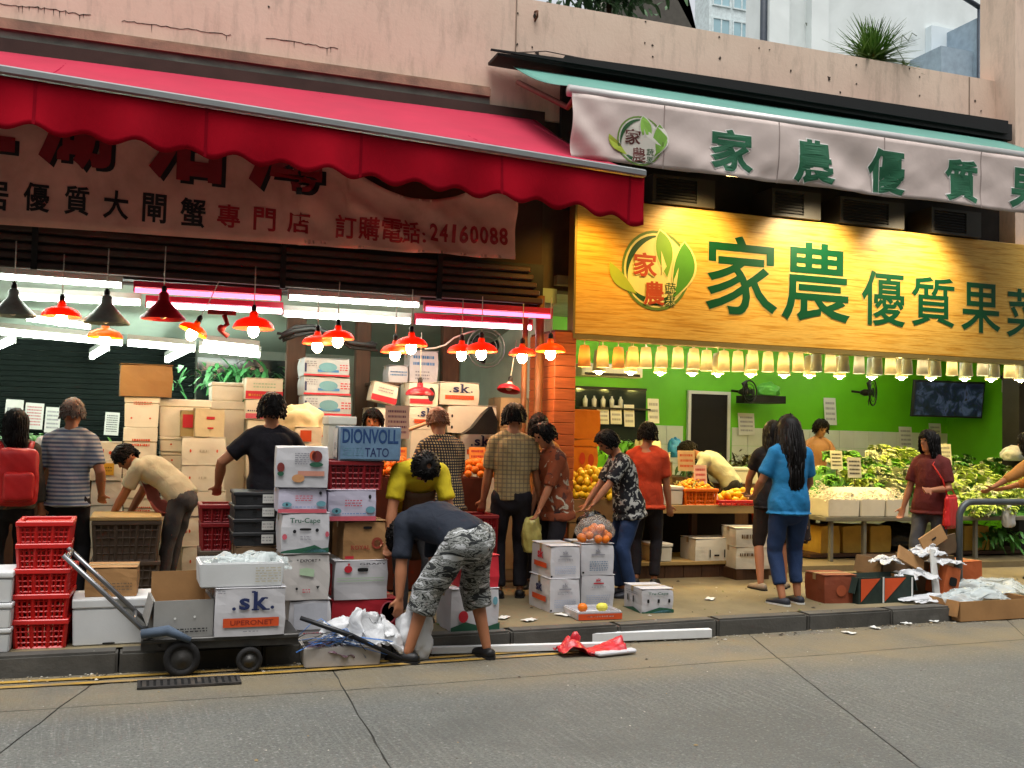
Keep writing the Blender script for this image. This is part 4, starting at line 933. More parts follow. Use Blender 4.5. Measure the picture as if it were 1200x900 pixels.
def crate(lab, rect, Y, depth=.36, mat=PLR, z0=None, z1=None, rz=0.0, flare=.9, nx=9, nz=5, group='plastic crates', tilt=0.0, name='plastic_crate', full=False):
    X, w, zb, zt = place(*rect, Y)
    if z0 is not None: zb = z0
    if z1 is not None: zt = z1
    h = zt-zb; o = empty(name, (X, Y, zb), lab, 'crate', group, rot=(0, R(tilt), R(rz)))
    P = lambda u, v, z: Vector(((u-.5)*w*(flare+(1-flare)*z/h), depth/2+(v-.5)*depth*(flare+(1-flare)*z/h), z))
    m = MB()
    def bar(a, b, r1, r2):
        m.tube([a, b], [r1, r1], 4, smooth=False)
    for k in range(nx+1):
        u = k/nx
        for v in (0, 1): bar(P(u, v, 0), P(u, v, h), .008 if k % 3 else .016, 0)
    for k in range(1, 7):
        for u in (0, 1): bar(P(u, k/7, 0), P(u, k/7, h), .008 if k % 3 else .014, 0)
    for j in range(nz+1):
        z = h*j/nz*.97; r = .013 if j in (0,) else .0065
        for a, b in (((0, 0), (1, 0)), ((0, 1), (1, 1)), ((0, 0), (0, 1)), ((1, 0), (1, 1))): bar(P(*a, z), P(*b, z), r, 0)
    m.build('lattice', mat, o)
    m = MB()
    q = P(0, 0, 0); p_ = P(1, 1, 0); m.box(q.x, p_.x, q.y, p_.y, 0, .012)
    if full: 
        i0 = .012; a, b = P(0, 0, h*.5), P(1, 1, h*.5); m.box(a.x+i0, b.x-i0, a.y+i0, b.y-i0, .014, h*.9)
    m.build('base', mat, o)
    m = MB(); 
    for y0, y1, x0, x1 in ((-.016, .016, -w/2-.016, w/2+.016), (depth-.016, depth+.016, -w/2-.016, w/2+.016), (.0161, depth-.0161, -w/2-.016, -w/2+.016), (.0161, depth-.0161, w/2-.016, w/2+.016)): m.rbox(x0, x1, y0, y1, h-.03, h+.004, .005)
    m.build('rim', mat, o)
    return o

# ---------------- kerb side, left: white foam stack and red crates
ys = [(678, 688), (688, 713), (713, 738), (738, 766)]
z = PZ; 
for lab, h in (('bottom white foam box of the small stack at the left edge of the kerb', .155), ('second white foam box of the stack at the left edge of the kerb', .16), ('topmost white foam box of the stack at the left edge of the kerb', .2)):
    foam_box(lab, (-48, 700, 13, 740), 7.36, .4, FOAM, z0=z, z1=z+h, rz=random.uniform(-3, 3)); z += h+.001
z = PZ; hs_ = .166
for i, w_ in enumerate(('bottom', 'second lowest', 'middle', 'second highest', 'topmost')):
    crate(f'bright red plastic lattice crate, {w_} of the stack of five by the kerb', (17+random.uniform(-1, 1), 700, 78+random.uniform(-1, 1), 740), 7.46, .40, PLR, z0=z, z1=z+hs_+(.02 if i < 4 else 0), rz=random.uniform(-4, 2), full=(i == 4)); z += hs_
# lid of banded strap on the top crate
foam_box('long white foam box with lid under the small brown carton', (84, 712, 180, 762), 7.47, .42, FOAM, z0=PZ, z1=PZ+.31, rz=2, pr=[('hole', .45, .05, .08, .02)])
carton('small brown carton on the long white foam box by the trolley handle', (98, 683, 160, 718), 7.55, .3, KRAFT, z0=PZ+.311, z1=PZ+.51, rz=-3, pr=[('scribble', .3, .9, .2, .5, 3, KRAFTD)])

# ---------------- hand trolley
tp = at(262, 775, Z=0); TX, TY = tp.x, 7.02
tr = empty('hand_trolley', (TX, TY, 0), 'low steel platform hand trolley with black wheels at the kerb', 'trolley')
STL = M('worn_steel', '#4b4a48', .45, .3, 8, .2, metal=.6, dirt=.6, dirtcol=lin('#2a2420'))
RUB = M('rubber', '#161515', .8, .2)
xl, xr = at(165, 752, Y=TY).x-TX, at(350, 752, Y=TY).x-TX
PLZ = 0.245
m = MB(); m.rbox(xl, xr, 0, .5, PLZ-.03, PLZ, .006); m.build('platform', STL, tr)
m = MB(); 
for yy in (.02, .46): m.box(xl, xr, yy, yy+.035, PLZ-.075, PLZ-.031)
m.box(xl+.08, xl+.12, .056, .459, PLZ-.07, PLZ-.032); m.box(xr-.4, xr-.36, .056, .459, PLZ-.07, PLZ-.032); m.build('chassis', STL, tr)
wx = [(at(213, 770, Y=TY).x-TX, .115), (at(292, 772, Y=TY).x-TX, .085)]
for xx, r in wx:
    for yy in (-.03, .46):
        w = MB(); w.lathe([(r*.62, -.022), (r*.92, -.025), (r, -.012), (r, .012), (r*.92, .025), (r*.62, .022), (r*.62, -.022)], 24, M4=Matrix.Translation((xx, yy+.02, r)) @ Matrix.Rotation(R(90), 4, 'X')); wo_ = w.build('wheel', RUB, tr)
        w = MB(); w.lathe([(r*.64, -.012), (r*.3, -.018), (.02, -.03), (.001, -.03)], 18, M4=Matrix.Translation((xx, yy+.02, r)) @ Matrix.Rotation(R(90), 4, 'X') @ Matrix.Scale(-1, 4, (0, 0, 1))); w.build('hub', STL, wo_)
    m = MB(); m.tube([(xx, -.02, r), (xx, .5, r)], .014, 8); m.box(xx-.03, xx+.03, .05, .08, r, PLZ-.03); m.box(xx-.03, xx+.03, .4, .43, r, PLZ-.03); m.build('axle', STL, tr)
h0 = at(78, 655, Y=TY-.0)-Vector((TX, TY, 0)); h1 = Vector((xl+.12, 0, PLZ-.05))
m = MB()
for yy in (.03, .43):
    a = Vector((h0.x, yy, h0.z)); b = Vector((h1.x, yy, h1.z)); m.tube([a+(a-b).normalized()*.03, a.lerp(b, .5), b], .016, 10)
m.tube([(h0.x, .03, h0.z), (h0.x, .43, h0.z)], .017, 10); k = .72; c_ = h0.lerp(h1, k); m.tube([(c_.x, .03, c_.z), (c_.x, .43, c_.z)], .012, 8)
m.build('handle', M('chromed_tube', '#7b7d80', .3, .15, 6, .05, metal=.8, dirt=.4), tr)
m = MB(); m.tube([(xl+.0, -.02, PLZ+.04), (xl+.16, -.04, PLZ+.06), (xl+.3, -.03, PLZ-.01)], [.03, .035, .02], 8); m.build('cloth_wrap', M('blue_grey_cloth', '#4b5868', .8, .3), tr)
# load
carton('open dull carton on the trolley with its brown inside showing', (180, 708, 250, 747), TY+.02, .40, GRYC, z0=PLZ, z1=PLZ+.24, backflap=.14, top='open', rz=4, pr=[('scribble', .15, .9, .12, .26, 2, PBLK), ('ell', .35, .52, .02, .03, PWHT), ('ell', .68, .55, .02, .03, PWHT)])
carton('white sk carton with orange band standing on the trolley', (251, 698, 335, 752), TY-.02, .36, WHT, z0=PLZ, z1=PLZ+.315, rz=1, pr=SK+[('scribble', .40, .62, .08, .12, 1, PGRY), ('scribble', .04, .14, .88, .96, 2, PGRY)])
ft = foam_box('shallow open white foam tray on top of the sk carton', (233, 668, 333, 698), TY-.01, .40, FOAM, z0=PLZ+.317, z1=PLZ+.317+.165, lid=False, rz=1, pr=[('scribble', .66, .97, .18, .82, 6, M('print_faint', '#b7b09a', .7))])
def bag_mat(name, col, rough=.25, tr_=.45):
    m, nt, b = _nt(name); b.inputs['Base Color'].default_value = (*lin(col), 1); b.inputs['Roughness'].default_value = rough
    t = N(nt, 'ShaderNodeBsdfTransparent'); mx = N(nt, 'ShaderNodeMixShader'); mx.inputs[0].default_value = tr_
    out = nt.nodes['Material Output']; nt.links.new(b.outputs[0], mx.inputs[1]); nt.links.new(t.outputs[0], mx.inputs[2]); nt.links.new(mx.outputs[0], out.inputs[0])
    bump(nt, b, noise_tex(nt, coord(nt), 16, 3, .5, 1.0), .5, .015); return m
CLR = bag_mat('clear_plastic', '#c5cfce', .15, .5); WBAG = bag_mat('white_plastic_bag', '#c2c4c6', .35, .12); YBAG = bag_mat('yellow_plastic_bag', '#cdbf6a', .3, .2); BLKB = bag_mat('black_plastic_bag', '#121314', .25, .03)
def crumple(name, lab, cat, c, r, mat, amp=.35, fq=2.2, seed=0, seg=44, rings=30, flat=True, group=None):
    o = MB(); c = Vector(c)
    def fn(d): 
        rg = lambda v: 1-2*abs(noise.noise(v))
        return 1+amp*(.75*noise.noise(d*fq+Vector((seed, 0, 0)))+.25*rg(d*fq*1.4+Vector((0, seed, 0)))+.08*rg(d*fq*3.0+Vector((0, 0, seed)))-.15)
    o.ball((0, 0, 0), r, seg, rings, fn=fn)
    if flat: zmin = -r[2]*.75; o.v = [(v[0], v[1], max(v[2], zmin)-zmin) for v in o.v]
    ob = o.build(name, mat, loc=c); return tag(ob, lab, cat, group)
def wrap_sheet(name, lab, cat, c, r, mat, seed=0, group=None, fold=1.0):
    """a thrown-down sheet: a grid folded over itself by noise, lying on the ground"""
    m = MB(); W, D, Hh = r[0]*1.25, r[1]*1.25, r[2]*1.7; S = Vector((seed*3.3, seed*1.7, 0))
    def f(u, v):
        x, y = (u-.5)*2, (v-.5)*2; q = Vector((x*1.6, y*1.6, 0))+S
        dx = noise.noise(q)+.5*noise.noise(q*2.3); dy = noise.noise(q+Vector((9, 4, 2)))+.5*noise.noise(q*2.3+Vector((5, 8, 1)))
        rd = lambda w: (1-abs(noise.noise(w))*2.6)
        z = max(0., 1-(x*x+y*y)*.55)*(.45+.5*noise.noise(q*.9+Vector((0, 0, 7))))+.12*rd(q*1.3+Vector((3, 3, 3)))+.05*rd(q*3.0)+.015*rd(q*7)
        return (W*(x+fold*.45*dx), D*(y+fold*.45*dy), max(.004, Hh*(z+.02)))
    m.grid(f, 54, 44); return tag(m.build(name, mat, loc=c), lab, cat, group)
wrap_sheet('plastic_bag', 'crumpled clear plastic bag lying in the foam tray on the trolley', 'bag', (at(293, 665, Y=TY+.2).x, TY+.2, PLZ+.39), (.2, .13, .13), CLR, seed=3)

# ---------------- black trays and dark red crates behind the trolley
zt = at(300, 577, Y=7.95).z; z = at(300, 640, Y=7.95).z; dh = (zt-z)/4
carton('dull carton under the stack of black trays', (274, 640, 325, 720), 7.95, .42, KRAFTD, z0=PZ, z1=z-.001)
for i, w_ in enumerate(('bottom', 'second from bottom', 'third from bottom', 'topmost')):
    carton(f'flat black carton with white end label, {w_} of four', (274, 600, 326, 620), 7.95, .40, BLKC, z0=z+i*dh+.001, z1=z+(i+1)*dh, rz=random.uniform(-1.5, 1.5), top='lid', group='black cartons', pr=[('rect', .63, .90, .2, .85, PWHT), ('scribble', .65, .88, .3, .75, 2, PGRY), ('hole', .46, .55, .05, .1)] + [('ell', .46, .55, .035, .07, PWHT)])
crate('dark red plastic crate beside the black cartons, upper one', (236, 592, 273, 615), 8.5, .36, PLDR, z0=at(255, 612, Y=8.5).z, z1=at(255, 592, Y=8.5).z, full=True)
crate('dark red plastic crate beside the black cartons, lower one', (237, 612, 272, 645), 8.5, .36, PLDR, z0=at(255, 645, Y=8.5).z, z1=at(255, 613, Y=8.5).z-.004, full=True)
crate('brown plastic crate under the dark red crates', (235, 645, 274, 700), 8.5, .38, PLG, z0=PZ, z1=at(255, 646, Y=8.5).z)

# ---------------- column of fruit cartons behind the trolley
Y1 = 7.46; zz = [PZ]+[at(355, y, Y=Y1).z for y in (703, 649, 601, 571, 523)]
carton('plain white carton at the foot of the column with the Tru-Cape carton', (338, 703, 388, 748), Y1, .42, WHT, z0=zz[0], z1=zz[1], pr=[('rect', .12, .9, .2, .9, M('print_pale', '#a9abb2', .6)), ('scribble', .35, .8, .06, .14, 1, PPNK)], group='fruit cartons')
carton('off white carton with faint green print under the Tru-Cape carton', (331, 649, 387, 703), Y1-.01, .42, M('warm_white_card', '#b5b0ab', .65, .08, 3, .08), z0=zz[1], z1=zz[2], rz=1, group='fruit cartons', pr=[('text', '* EXPORT *', .28, .78, .82, .89, PBLK, .02), ('poly', [(.35, .55), (.65, .50), (.66, .66), (.5, .7), (.35, .68)], PLGR), ('ell', .3, .25, .025, .03, PBLK), ('poly', [(.70, .30), (.78, .30), (.74, .23)], PBLK), ('scribble', .42, .58, .15, .25, 2, PPNK)])
carton('white Tru-Cape fruit carton in the middle of the column', (329, 601, 386, 649), Y1-.01, .42, WHT, z0=zz[2], z1=zz[3], rz=-1.5, group='fruit cartons', pr=TRU)
LIL = [('rect', .0, 1, .0, .15, PPNK), ('ell', .18, .32, .1, .1, PTEAL), ('ell', .88, .36, .1, .11, PTEAL), ('ell', .18, .32, .025, .05, PBLK), ('ell', .86, .78, .03, .07, PBLK), ('scribble', .35, .7, .45, .7, 3, PPNK), ('scribble', .3, .8, .2, .26, 1, PBLU)]
carton('lilac white flat carton with red lower stripe in the left column', (326, 571, 383, 601), Y1+.0, .42, LILAC, z0=zz[3], z1=zz[4], rz=-2, group='fruit cartons', pr=LIL)
carton('white carton with plum and apricot pictures on top of the left column', (323, 523, 385, 571), Y1-.02, .42, WHT, z0=zz[4], z1=zz[5], rz=-5, group='fruit cartons', top='none',
       pr=[('ell', .77, .76, .10, .14, M('print_plum', '#6d2a26', .6, .2)), ('ell', .70, .78, .07, .12, M('print_peach', '#bb5836', .6)), ('ell', .76, .56, .13, .06, PGRN), ('rect', .42, .92, .28, .40, M('print_peach2', '#b9806d', .6)), ('ell', .43, .22, .12, .10, M('print_apricot', '#bd8a5c', .6, .2)), ('scribble', .36, .62, .55, .85, 6, PGRY), ('ell', .10, .48, .07, .12, M('print_plum', '#6d2a26')), ('ell', .1, .33, .06, .06, PGRN)])
Y2 = 7.66; zz = [PZ]+[at(420, y, Y=Y2).z for y in (702, 656, 610, 574, 541, 496)]
carton('bright red carton with round fruit picture at the foot of the right column', (388, 700, 466, 736), Y2-.02, .42, M('red_card', '#a3202c', .55, .12), z0=zz[0], z1=zz[1], group='fruit cartons', pr=[('ell', .86, .55, .13, .38, PPNK), ('ell', .86, .55, .11, .33, M('print_darkfruit', '#3d1420', .5))])
carton('white carton with red apple print on the bright red carton', (391, 656, 455, 710), Y2-.03, .42, WHT, z0=zz[1], z1=zz[2], rz=3, group='fruit cartons', pr=[('ell', .25, .78, .075, .09, PRED), ('ell', .26, .90, .02, .03, PRED), ('hole', .52, .76, .10, .05), ('text', 'GRAPY', .46, .96, .88, .93, PBLK, .01), ('rect', .05, .92, .54, .56, PLGR), ('rect', .05, .92, .47, .49, PLGR), ('L', 'rect', .1, .9, .1, .9, PRED), ('L', 'ell', .5, .5, .3, .3, M('print_darkfruit', '#3d1420'))])
carton('brown kraft carton with red stamp above the apple carton', (402, 610, 453, 656), Y2, .42, KRAFT, z0=zz[2], z1=zz[3], rz=2, group='fruit cartons', pr=[('hole', .55, .82, .1, .035), ('ell', .78, .42, .13, .15, M('print_rust', '#8d3a28', .7)), ('ell', .78, .42, .08, .09, KRAFT), ('text', 'ROYAL', .18, .62, .26, .37, M('print_rust', '#8d3a28'), .03), ('rect', .05, .25, .03, .1, PRED)])
carton('lilac white flat carton with red lower stripe in the right column', (384, 574, 441, 610), Y2-.02, .42, LILAC, z0=zz[3], z1=zz[4], rz=1, group='fruit cartons', pr=LIL)
crate('deep red plastic crate under the blue potato carton', (386, 541, 447, 574), Y2+.03, .40, PLDR, z0=zz[4], z1=zz[5], full=True, flare=.95)
o = carton('blue lettered carton lying askew on the deep red crate', (397, 493, 470, 540), Y2+.0, .38, M('steel_blue_card', '#788795', .6, .12, 6), z0=zz[5]+.006, z1=zz[6]-.02, rz=-4, top='none', group='fruit cartons', jit=.002,
       pr=[('rect', .03, .97, .05, .95, PBLUD), ('text', 'DIONVOLL', .06, .95, .50, .92, M('print_deepblue', '#1b3a66', .6, .1), .03), ('text', 'TATO', .42, .80, .12, .38, PNAVY, .01), ('scribble', .08, .4, .12, .38, 4, PTEAL), ('L', 'rect', .08, .92, .08, .92, PWHT), ('L', 'rect', .3, .8, .3, .5, PGRY)])
foam_box('pale foam box tucked behind the blue lettered carton', (385, 488, 417, 530), Y2+.42, .3, CRM, z0=zz[5], z1=at(400, 488, Y=Y2+.42).z)
carton('plain brown carton bearing the pale foam box', (384, 540, 420, 700), Y2+.44, .34, KRAFTD, z0=PZ, z1=zz[5]-.001)

# ---------------- gutter litter near the bent man
ft2 = foam_box('grimy open foam tray of wrapping litter in the gutter', (356, 758, 447, 785), 7.0, .36, M('grimy_foam', '#a6a19c', .7, .15, 5, .15, dirt=.6, dirtcol=lin('#77695f')), z0=.008, z1=.15, lid=False, rz=-1)
wrap_sheet('plastic_sheet', 'bundle of white plastic sheeting stuffed into the gutter tray', 'plastic', (at(425, 740, Y=7.2).x, 7.2, .06), (.2, .12, .25), WBAG, 11)
wrap_sheet('plastic_sheet', 'dull purple plastic film in the gutter tray', 'plastic', (at(385, 755, Y=7.15).x, 7.13, .06), (.13, .1, .08), M('purple_film', '#5f4550', .3, .2), 5)
st = empty('strapping_bundle', (at(400, 748, Y=7.05).x, 7.05, .17), 'tangle of blue and black packing straps over the gutter tray', 'straps')
BLS = M('blue_strap', '#3f6fb0', .4, .2); BKS = M('black_strap', '#14161a', .4)
for i in range(16):
    a = Vector((random.uniform(-.42, .0), random.uniform(-.12, .15), random.uniform(-.06, .03))); b = Vector((random.uniform(.0, .42), random.uniform(-.12, .12), random.uniform(-.12, .05)))
    mid = (a+b)/2+Vector((0, 0, random.uniform(.03, .14))); m = MB(); m.tube([a, a.lerp(mid, .6)+Vector((0, 0, .02)), mid, mid.lerp(b, .5), b], .009, 5, flat=.25); m.build('strap', BLS if i % 3 else BKS, st)
a = at(352, 724, Y=7.0)-st.location; b = at(470, 772, Y=6.95)-st.location
m = MB(); m.tube([a, a.lerp(b, .5)+Vector((0, 0, .02)), b], [.016, .02, .012], 6); m.build('stick', BKS, st)
def plank(lab, x0, y0, x1, y1, z, hh=.05, dd=.03):
    a, b = at(x0, y0, Z=z), at(x1, y1, Z=z); d = b-a; o = MB(); o.rbox(-d.length/2, d.length/2, -dd, dd, 0, hh, .004); 
    ob = o.build('polystyrene_strip', FOAM, loc=(a+b)/2-Vector((0, .06, 0)), rot=(0, 0, math.atan2(d.y, d.x))); tag(ob, lab, 'strip', 'foam strips in the gutter')
plank('long white foam strip along the kerb, running right behind the red wrapper', 590, 754, 828, 745, .01, .07, .03)
plank('shorter white foam strip in the gutter beside the bent man', 502, 764, 720, 758, .01, .05, .025)
wr = empty('snack_wrapper', (*at(690, 765, Z=0.01)[:2], .01), 'crumpled red and white packaging in the gutter', 'wrapper')
RFILM = M('red_film', '#b8202c', .3, .25, 20, .5, spec=.6); 
m = MB(); m.grid(lambda u, v: ((u-.75)*.33, (v-.5)*.2, .03+.06*noise.noise(Vector((u*4, v*4, 1)))+.05*math.sin(u*5)), 16, 10, thick=.003); m.build('film', RFILM, wr)
m = MB(); m.grid(lambda u, v: ((u-.1)*.30, (v-.9)*.12, .02+.10*u*(v)+.02*noise.noise(Vector((u*6, v*4, 4)))), 14, 8, thick=.004); m.build('foil', RFILM, wr)
m = MB(); m.rbox(-.02, .33, -.16, -.09, 0, .03, .01, M4=Matrix.Rotation(R(12), 4, 'Z')); m.build('tray', WHT, wr)
m = MB(); m.ball((-.09, .05, .09), (.04, .03, .06), fn=lambda d: 1+.4*noise.noise(d*3)); m.build('twist', RFILM, wr)
for i, (px, py, z_) in enumerate(((620, 727, PZ), (590, 724, PZ), (832, 702, PZ), (995, 742, 0), (1062, 731, 0), (1095, 728, 0), (1025, 736, 0), (660, 721, PZ))):
    p = at(px, py, Z=z_+.006); m = MB(); s_ = random.uniform(.05, .10)
    m.grid(lambda u, v: ((u-.5)*s_*1.8, (v-.5)*s_, .008+.012*noise.noise(Vector((u*3, v*3, i)))), 6, 5, thick=.002)
    ww = ('white paper scrap left of the open orange tray', 'white paper scrap behind the bent man on the pavement', 'pale paper scrap on the pavement right of the Tru-Cape carton', 'white scrap in the gutter left of the rubbish heap', 'flat white scrap in the gutter below the orange printed carton', 'crumpled white scrap in the gutter by the wrapped carton', 'tiny white scrap in the gutter below the brown carton', 'tiny white scrap at the foot of the stacked sk cartons')[i]
    tag(m.build('paper_scrap', PWHT, loc=p, rot=(0, 0, random.uniform(0, 3))), ww, 'paper', 'paper scraps on the ground')

# ---------------- mid pavement cartons
Y3 = 8.04; z1, z2 = at(662, 678, Y=Y3).z, at(662, 640, Y=Y3).z
SKP = [('text', 'sk', .40, .60, .74, .86, PGRY, .03), ('rect', .3, .7, .66, .70, PGRY), ('scribble', .25, .75, .52, .60, 2, PGRY), ('scribble', .15, .85, .12, .38, 5, M('print_bluegrey', '#9aa3b8', .6)), ('L', 'text', 'sk', .38, .68, .55, .85, PNAVY, .04), ('L', 'rect', .2, .85, .28, .44, PORG), ('hole', .04, .06, .03, .03)]
carton('white sk carton, lower left of the block of four on the pavement', (644, 678, 680, 718), Y3, .46, WHT, z0=PZ, z1=z1, pr=SKP, group='block of four white cartons', rz=2)
carton('white sk carton, upper left of the block of four on the pavement', (645, 640, 680, 678), Y3+.01, .46, WHT, z0=z1+.001, z1=z2, pr=[p if p[-2:] != (PNAVY, .04) else (*p[:-2], PRED, .04) for p in SKP], group='block of four white cartons', rz=0)
carton('white carton with red mark, lower right of the block of four', (681, 678, 721, 707), Y3+.16, .40, WHT, z0=PZ, z1=z1+.0, pr=[('text', 'sk', .42, .58, .80, .9, PRED, .03), ('rect', .35, .65, .72, .76, PRED), ('scribble', .3, .7, .6, .66, 1, PGRY), ('scribble', .15, .85, .1, .4, 5, M('print_bluegrey', '#9aa3b8'))], group='block of four white cartons')
carton('white carton, upper right of the block of four under the bag of oranges', (681, 640, 720, 678), Y3+.16, .40, WHT, z0=z1+.001, z1=z2, pr=[('text', 'sk', .42, .58, .72, .84, PGRY, .03), ('rect', .3, .7, .62, .66, PGRY), ('scribble', .25, .8, .12, .45, 5, PBLUD), ('hole', .06, .08, .03, .03)], group='block of four white cartons')
ORG = M('orange_skin', '#d9700f', .45, .12, 8, .25, bscale=180)
LEM = M('yellow_skin', '#d9b51c', .45, .12, 8, .2, bscale=160); MAN = M('mango_skin', '#d3a516', .4, .2, 4, .1)
def fruit_mesh(name, mat, r, sh=(1, 1, .93), seg=12, rings=8, pt=0):
    m = MB(); m.ball((0, 0, 0), (r*sh[0], r*sh[1], r*sh[2]), seg, rings, fn=lambda d: 1-.10*max(0, d.z-.85)/.15+pt*max(0, abs(d.x)-.8)+.02*noise.noise(d*2)); return m.mesh(name, mat)
ORM = fruit_mesh('orange', ORG, .038); LEMM = fruit_mesh('lemon', LEM, .036, (1.2, .95, .95), pt=.5); MANM = fruit_mesh('mango', MAN, .05, (1.35, .85, .8)); POM = fruit_mesh('pomelo', M('pomelo_skin', '#c9c24a', .5, .1), .065)
def heap(name, me, lab, cat, group, c, rx, ry, h, n, r, seed=1, base=True):
    rnd = random.Random(seed); pts = []
    c = Vector(c); k = 0
    while len(pts) < n and k < n*60:
        k += 1; a = rnd.uniform(0, 6.283); q = math.sqrt(rnd.random()); x, y = rx*q*math.cos(a), ry*q*math.sin(a)
        zt_ = h*(1-q*q) ; p = Vector((x, y, zt_*rnd.uniform(.8, 1.0)+r*.9))
        if all((p-o_).length > r*1.55 for o_ in pts): pts.append(p)
    for p in pts:
        ob = mobj(name, me, loc=c+p, rot=(rnd.uniform(-1, 1), rnd.uniform(-1, 1), rnd.uniform(0, 6))); tag(ob, lab, cat, group)
# bag of oranges on the upper right carton
bp = at(697, 638, Y=8.3); bp.z = z2
heap('orange', ORM, 'orange inside the clear plastic bag on the white cartons', 'orange', 'oranges in the plastic bag', bp, .135, .10, .12, 24, .038, 4)
crumple('plastic_bag', 'knotted clear plastic bag of oranges on the white cartons', 'bag', bp+Vector((0, 0, .003)), (.17, .13, .13), bag_mat('thin_clear_bag', '#d8d2c6', .12, .8), .22, 2.2, 8)
o = foam_box('shallow open fruit tray with two oranges on the pavement edge', (677, 708, 729, 733), 7.62, .34, WHT, z0=PZ, z1=PZ+.075, lid=False, rz=-2, group=None, name='fruit_tray', cat='tray', pr=[('rect', 0, 1, .1, .75, PORG), ('scribble', .2, .8, .3, .6, 1, PWHT)])
c0 = o.location
for dx, dy, r_, lab in ((-.085, .16, ORM, 'orange lying at the left in the shallow open tray'), (.085, .15, POM, 'pale yellow fruit lying at the right in the shallow open tray')):
    mo = mobj('orange' if r_ is ORM else 'pomelo', r_, loc=c0+Vector((dx, dy, .08)), scale=(1.1,)*3 if r_ is ORM else (.8, .65, .62)); tag(mo, lab, 'fruit')
carton('white Tru-Cape carton with open slots standing alone on the pavement', (752, 690, 789, 727), 7.83, .38, WHT, z0=PZ, z1=at(770, 690, Y=7.83).z, rz=-2,
       pr=[('text', 'Tru-Cape', .2, .82, .72, .86, PGRN, .015), ('hole', .2, .50, .035, .08), ('hole', .52, .5, .035, .08), ('hole', .85, .5, .035, .08), ('poly', [(0, .01), (1, .01), (1, .14), (.8, .2), (.55, .24), (.3, .14), (.1, .06), (0, .07)], PGRN), ('poly', [(.3, .02), (1, .02), (.9, .1), (.6, .14)], PTEAL), ('L', 'hole', .3, .5, .03, .14), ('L', 'hole', .6, .5, .03, .14), ('L', 'poly', [(0, .01), (1, .01), (.9, .08), (.6, .18), (.2, .06)], PGRN), ('L', 'scribble', .2, .8, .7, .85, 2, PGRY)])
carton('white and green fruit carton on the pavement behind the bent man', (528, 690, 586, 738), 7.42, .36, WHT, z0=PZ, z1=at(555, 690, Y=7.42).z, rz=3, pr=[('ell', .25, .35, .10, .14, PRED), ('poly', [(0, 0), (1, 0), (1, .18), (.7, .08), (.3, .22), (0, .1)], PGRN), ('ell', .9, .7, .05, .1, PTEAL)])
carton('upright red carton behind the bent man', (540, 651, 586, 690), 7.44, .34, M('red_card2', '#b32430', .55, .1), z0=at(555, 690, Y=7.42).z+.002, z1=at(555, 651, Y=7.44).z, rz=3, pr=[('rect', .0, .62, .05, .95, PWHT)])
crumple('plastic_bag', 'limp white plastic bag held down by the bent man', 'bag', (at(492, 745, Y=7.02).x, 7.16, .0), (.13, .09, .22), WBAG, .35, 2.3, 21)
crumple('plastic_bag', 'full yellowish plastic bag beside the man in the plaid shirt', 'bag', (at(622, 610, Y=8.75).x, 8.72, at(622, 640, Y=8.75).z-.05), (.09, .09, .19), YBAG, .25, 2.2, 31)
crumple('plastic_bag', 'black plastic bag held open by the woman in dark floral blouse', 'bag', (at(694, 615, Y=8.75).x, 8.74, at(694, 642, Y=8.75).z), (.17, .13, .19), BLKB, .3, 2.2, 41)
# ================================================================== inside the left shop
FP = [('scribble', .25, .8, .72, .86, 2, PORG), ('ell', .2, .3, .03, .03, PORG), ('ell', .75, .3, .03, .03, PORG)]
FPL = [('ell', .2, .5, .02, .06, PORG), ('ell', .8, .5, .02, .06, PORG), ('scribble', .4, .6, .4, .6, 1, M('print_faint', '#b7b09a'))]
YC = 10.6
def column(Y, rows, depth=.42, mat=CRM, base=None, kind=foam_box, **kw):
    """rows bottom to top: (label, x0, x1, ytop); each rests on the one below"""
    z = base if base is not None else .15
    for lab, x0, x1, yt, pr in rows:
        z1_ = at((x0+x1)/2, yt, Y=Y).z
        kind(lab, (x0, yt, x1, yt+20), Y+random.uniform(-.015, .015), depth, mat, z0=z+.001, z1=z1_, pr=pr, rz=random.uniform(-1.5, 1.5), **kw); z = z1_
column(YC, [('cream foam box at the foot of the tall column left of the aproned worker', 146, 184, 640, ()), ('cream foam box third from the top of the tall column under the brown carton', 145, 184, 585, FP), ('cream foam box second from the top of the tall column under the brown carton', 145, 184, 501, FP), ('cream foam box topmost in the tall column, bearing the brown carton', 146, 187, 465, FP)])
carton('long orange brown carton lying on top of the tall foam column', (140, 427, 203, 464), YC-.03, .34, KRAFTO, z0=at(166, 465, Y=YC).z+.002, z1=at(170, 427, Y=YC).z, rz=2)
column(YC+.1, [('wide cream foam box at the foot of the wall of foam boxes', 188, 254, 640, FPL), ('cream foam tray, sixth from the top in the wall of foam boxes', 188, 255, 603, FPL), ('cream foam tray, fifth from the top in the wall of foam boxes', 187, 254, 585, FPL), ('cream foam tray, fourth from the top in the wall of foam boxes', 189, 255, 567, FPL), ('cream foam tray, third from the top in the wall of foam boxes', 187, 252, 549, FPL), ('cream foam tray, second from the top in the wall of foam boxes', 188, 251, 530, FPL), ('cream foam tray just below the broad box in the wall of foam boxes', 187, 250, 512, FPL), ('broad cream foam box on top of the wall of foam boxes', 187, 247, 468, ())])
carton('small cream carton with red stamp perched before the foam boxes', (228, 479, 264, 512), YC-.1, .25, M('cream_card', '#c3b48f', .7, .08), pr=[('rect', .38, .65, .62, .72, PRED), ('rect', .42, .62, .28, .34, PRED)], rz=3)
carton('pale carton with red picture on its end left of the small stamped carton', (211, 481, 231, 512), YC-.02, .25, M('olive_card', '#9a8a5c', .7, .1), pr=[('rect', .15, .75, .35, .85, PRED)])
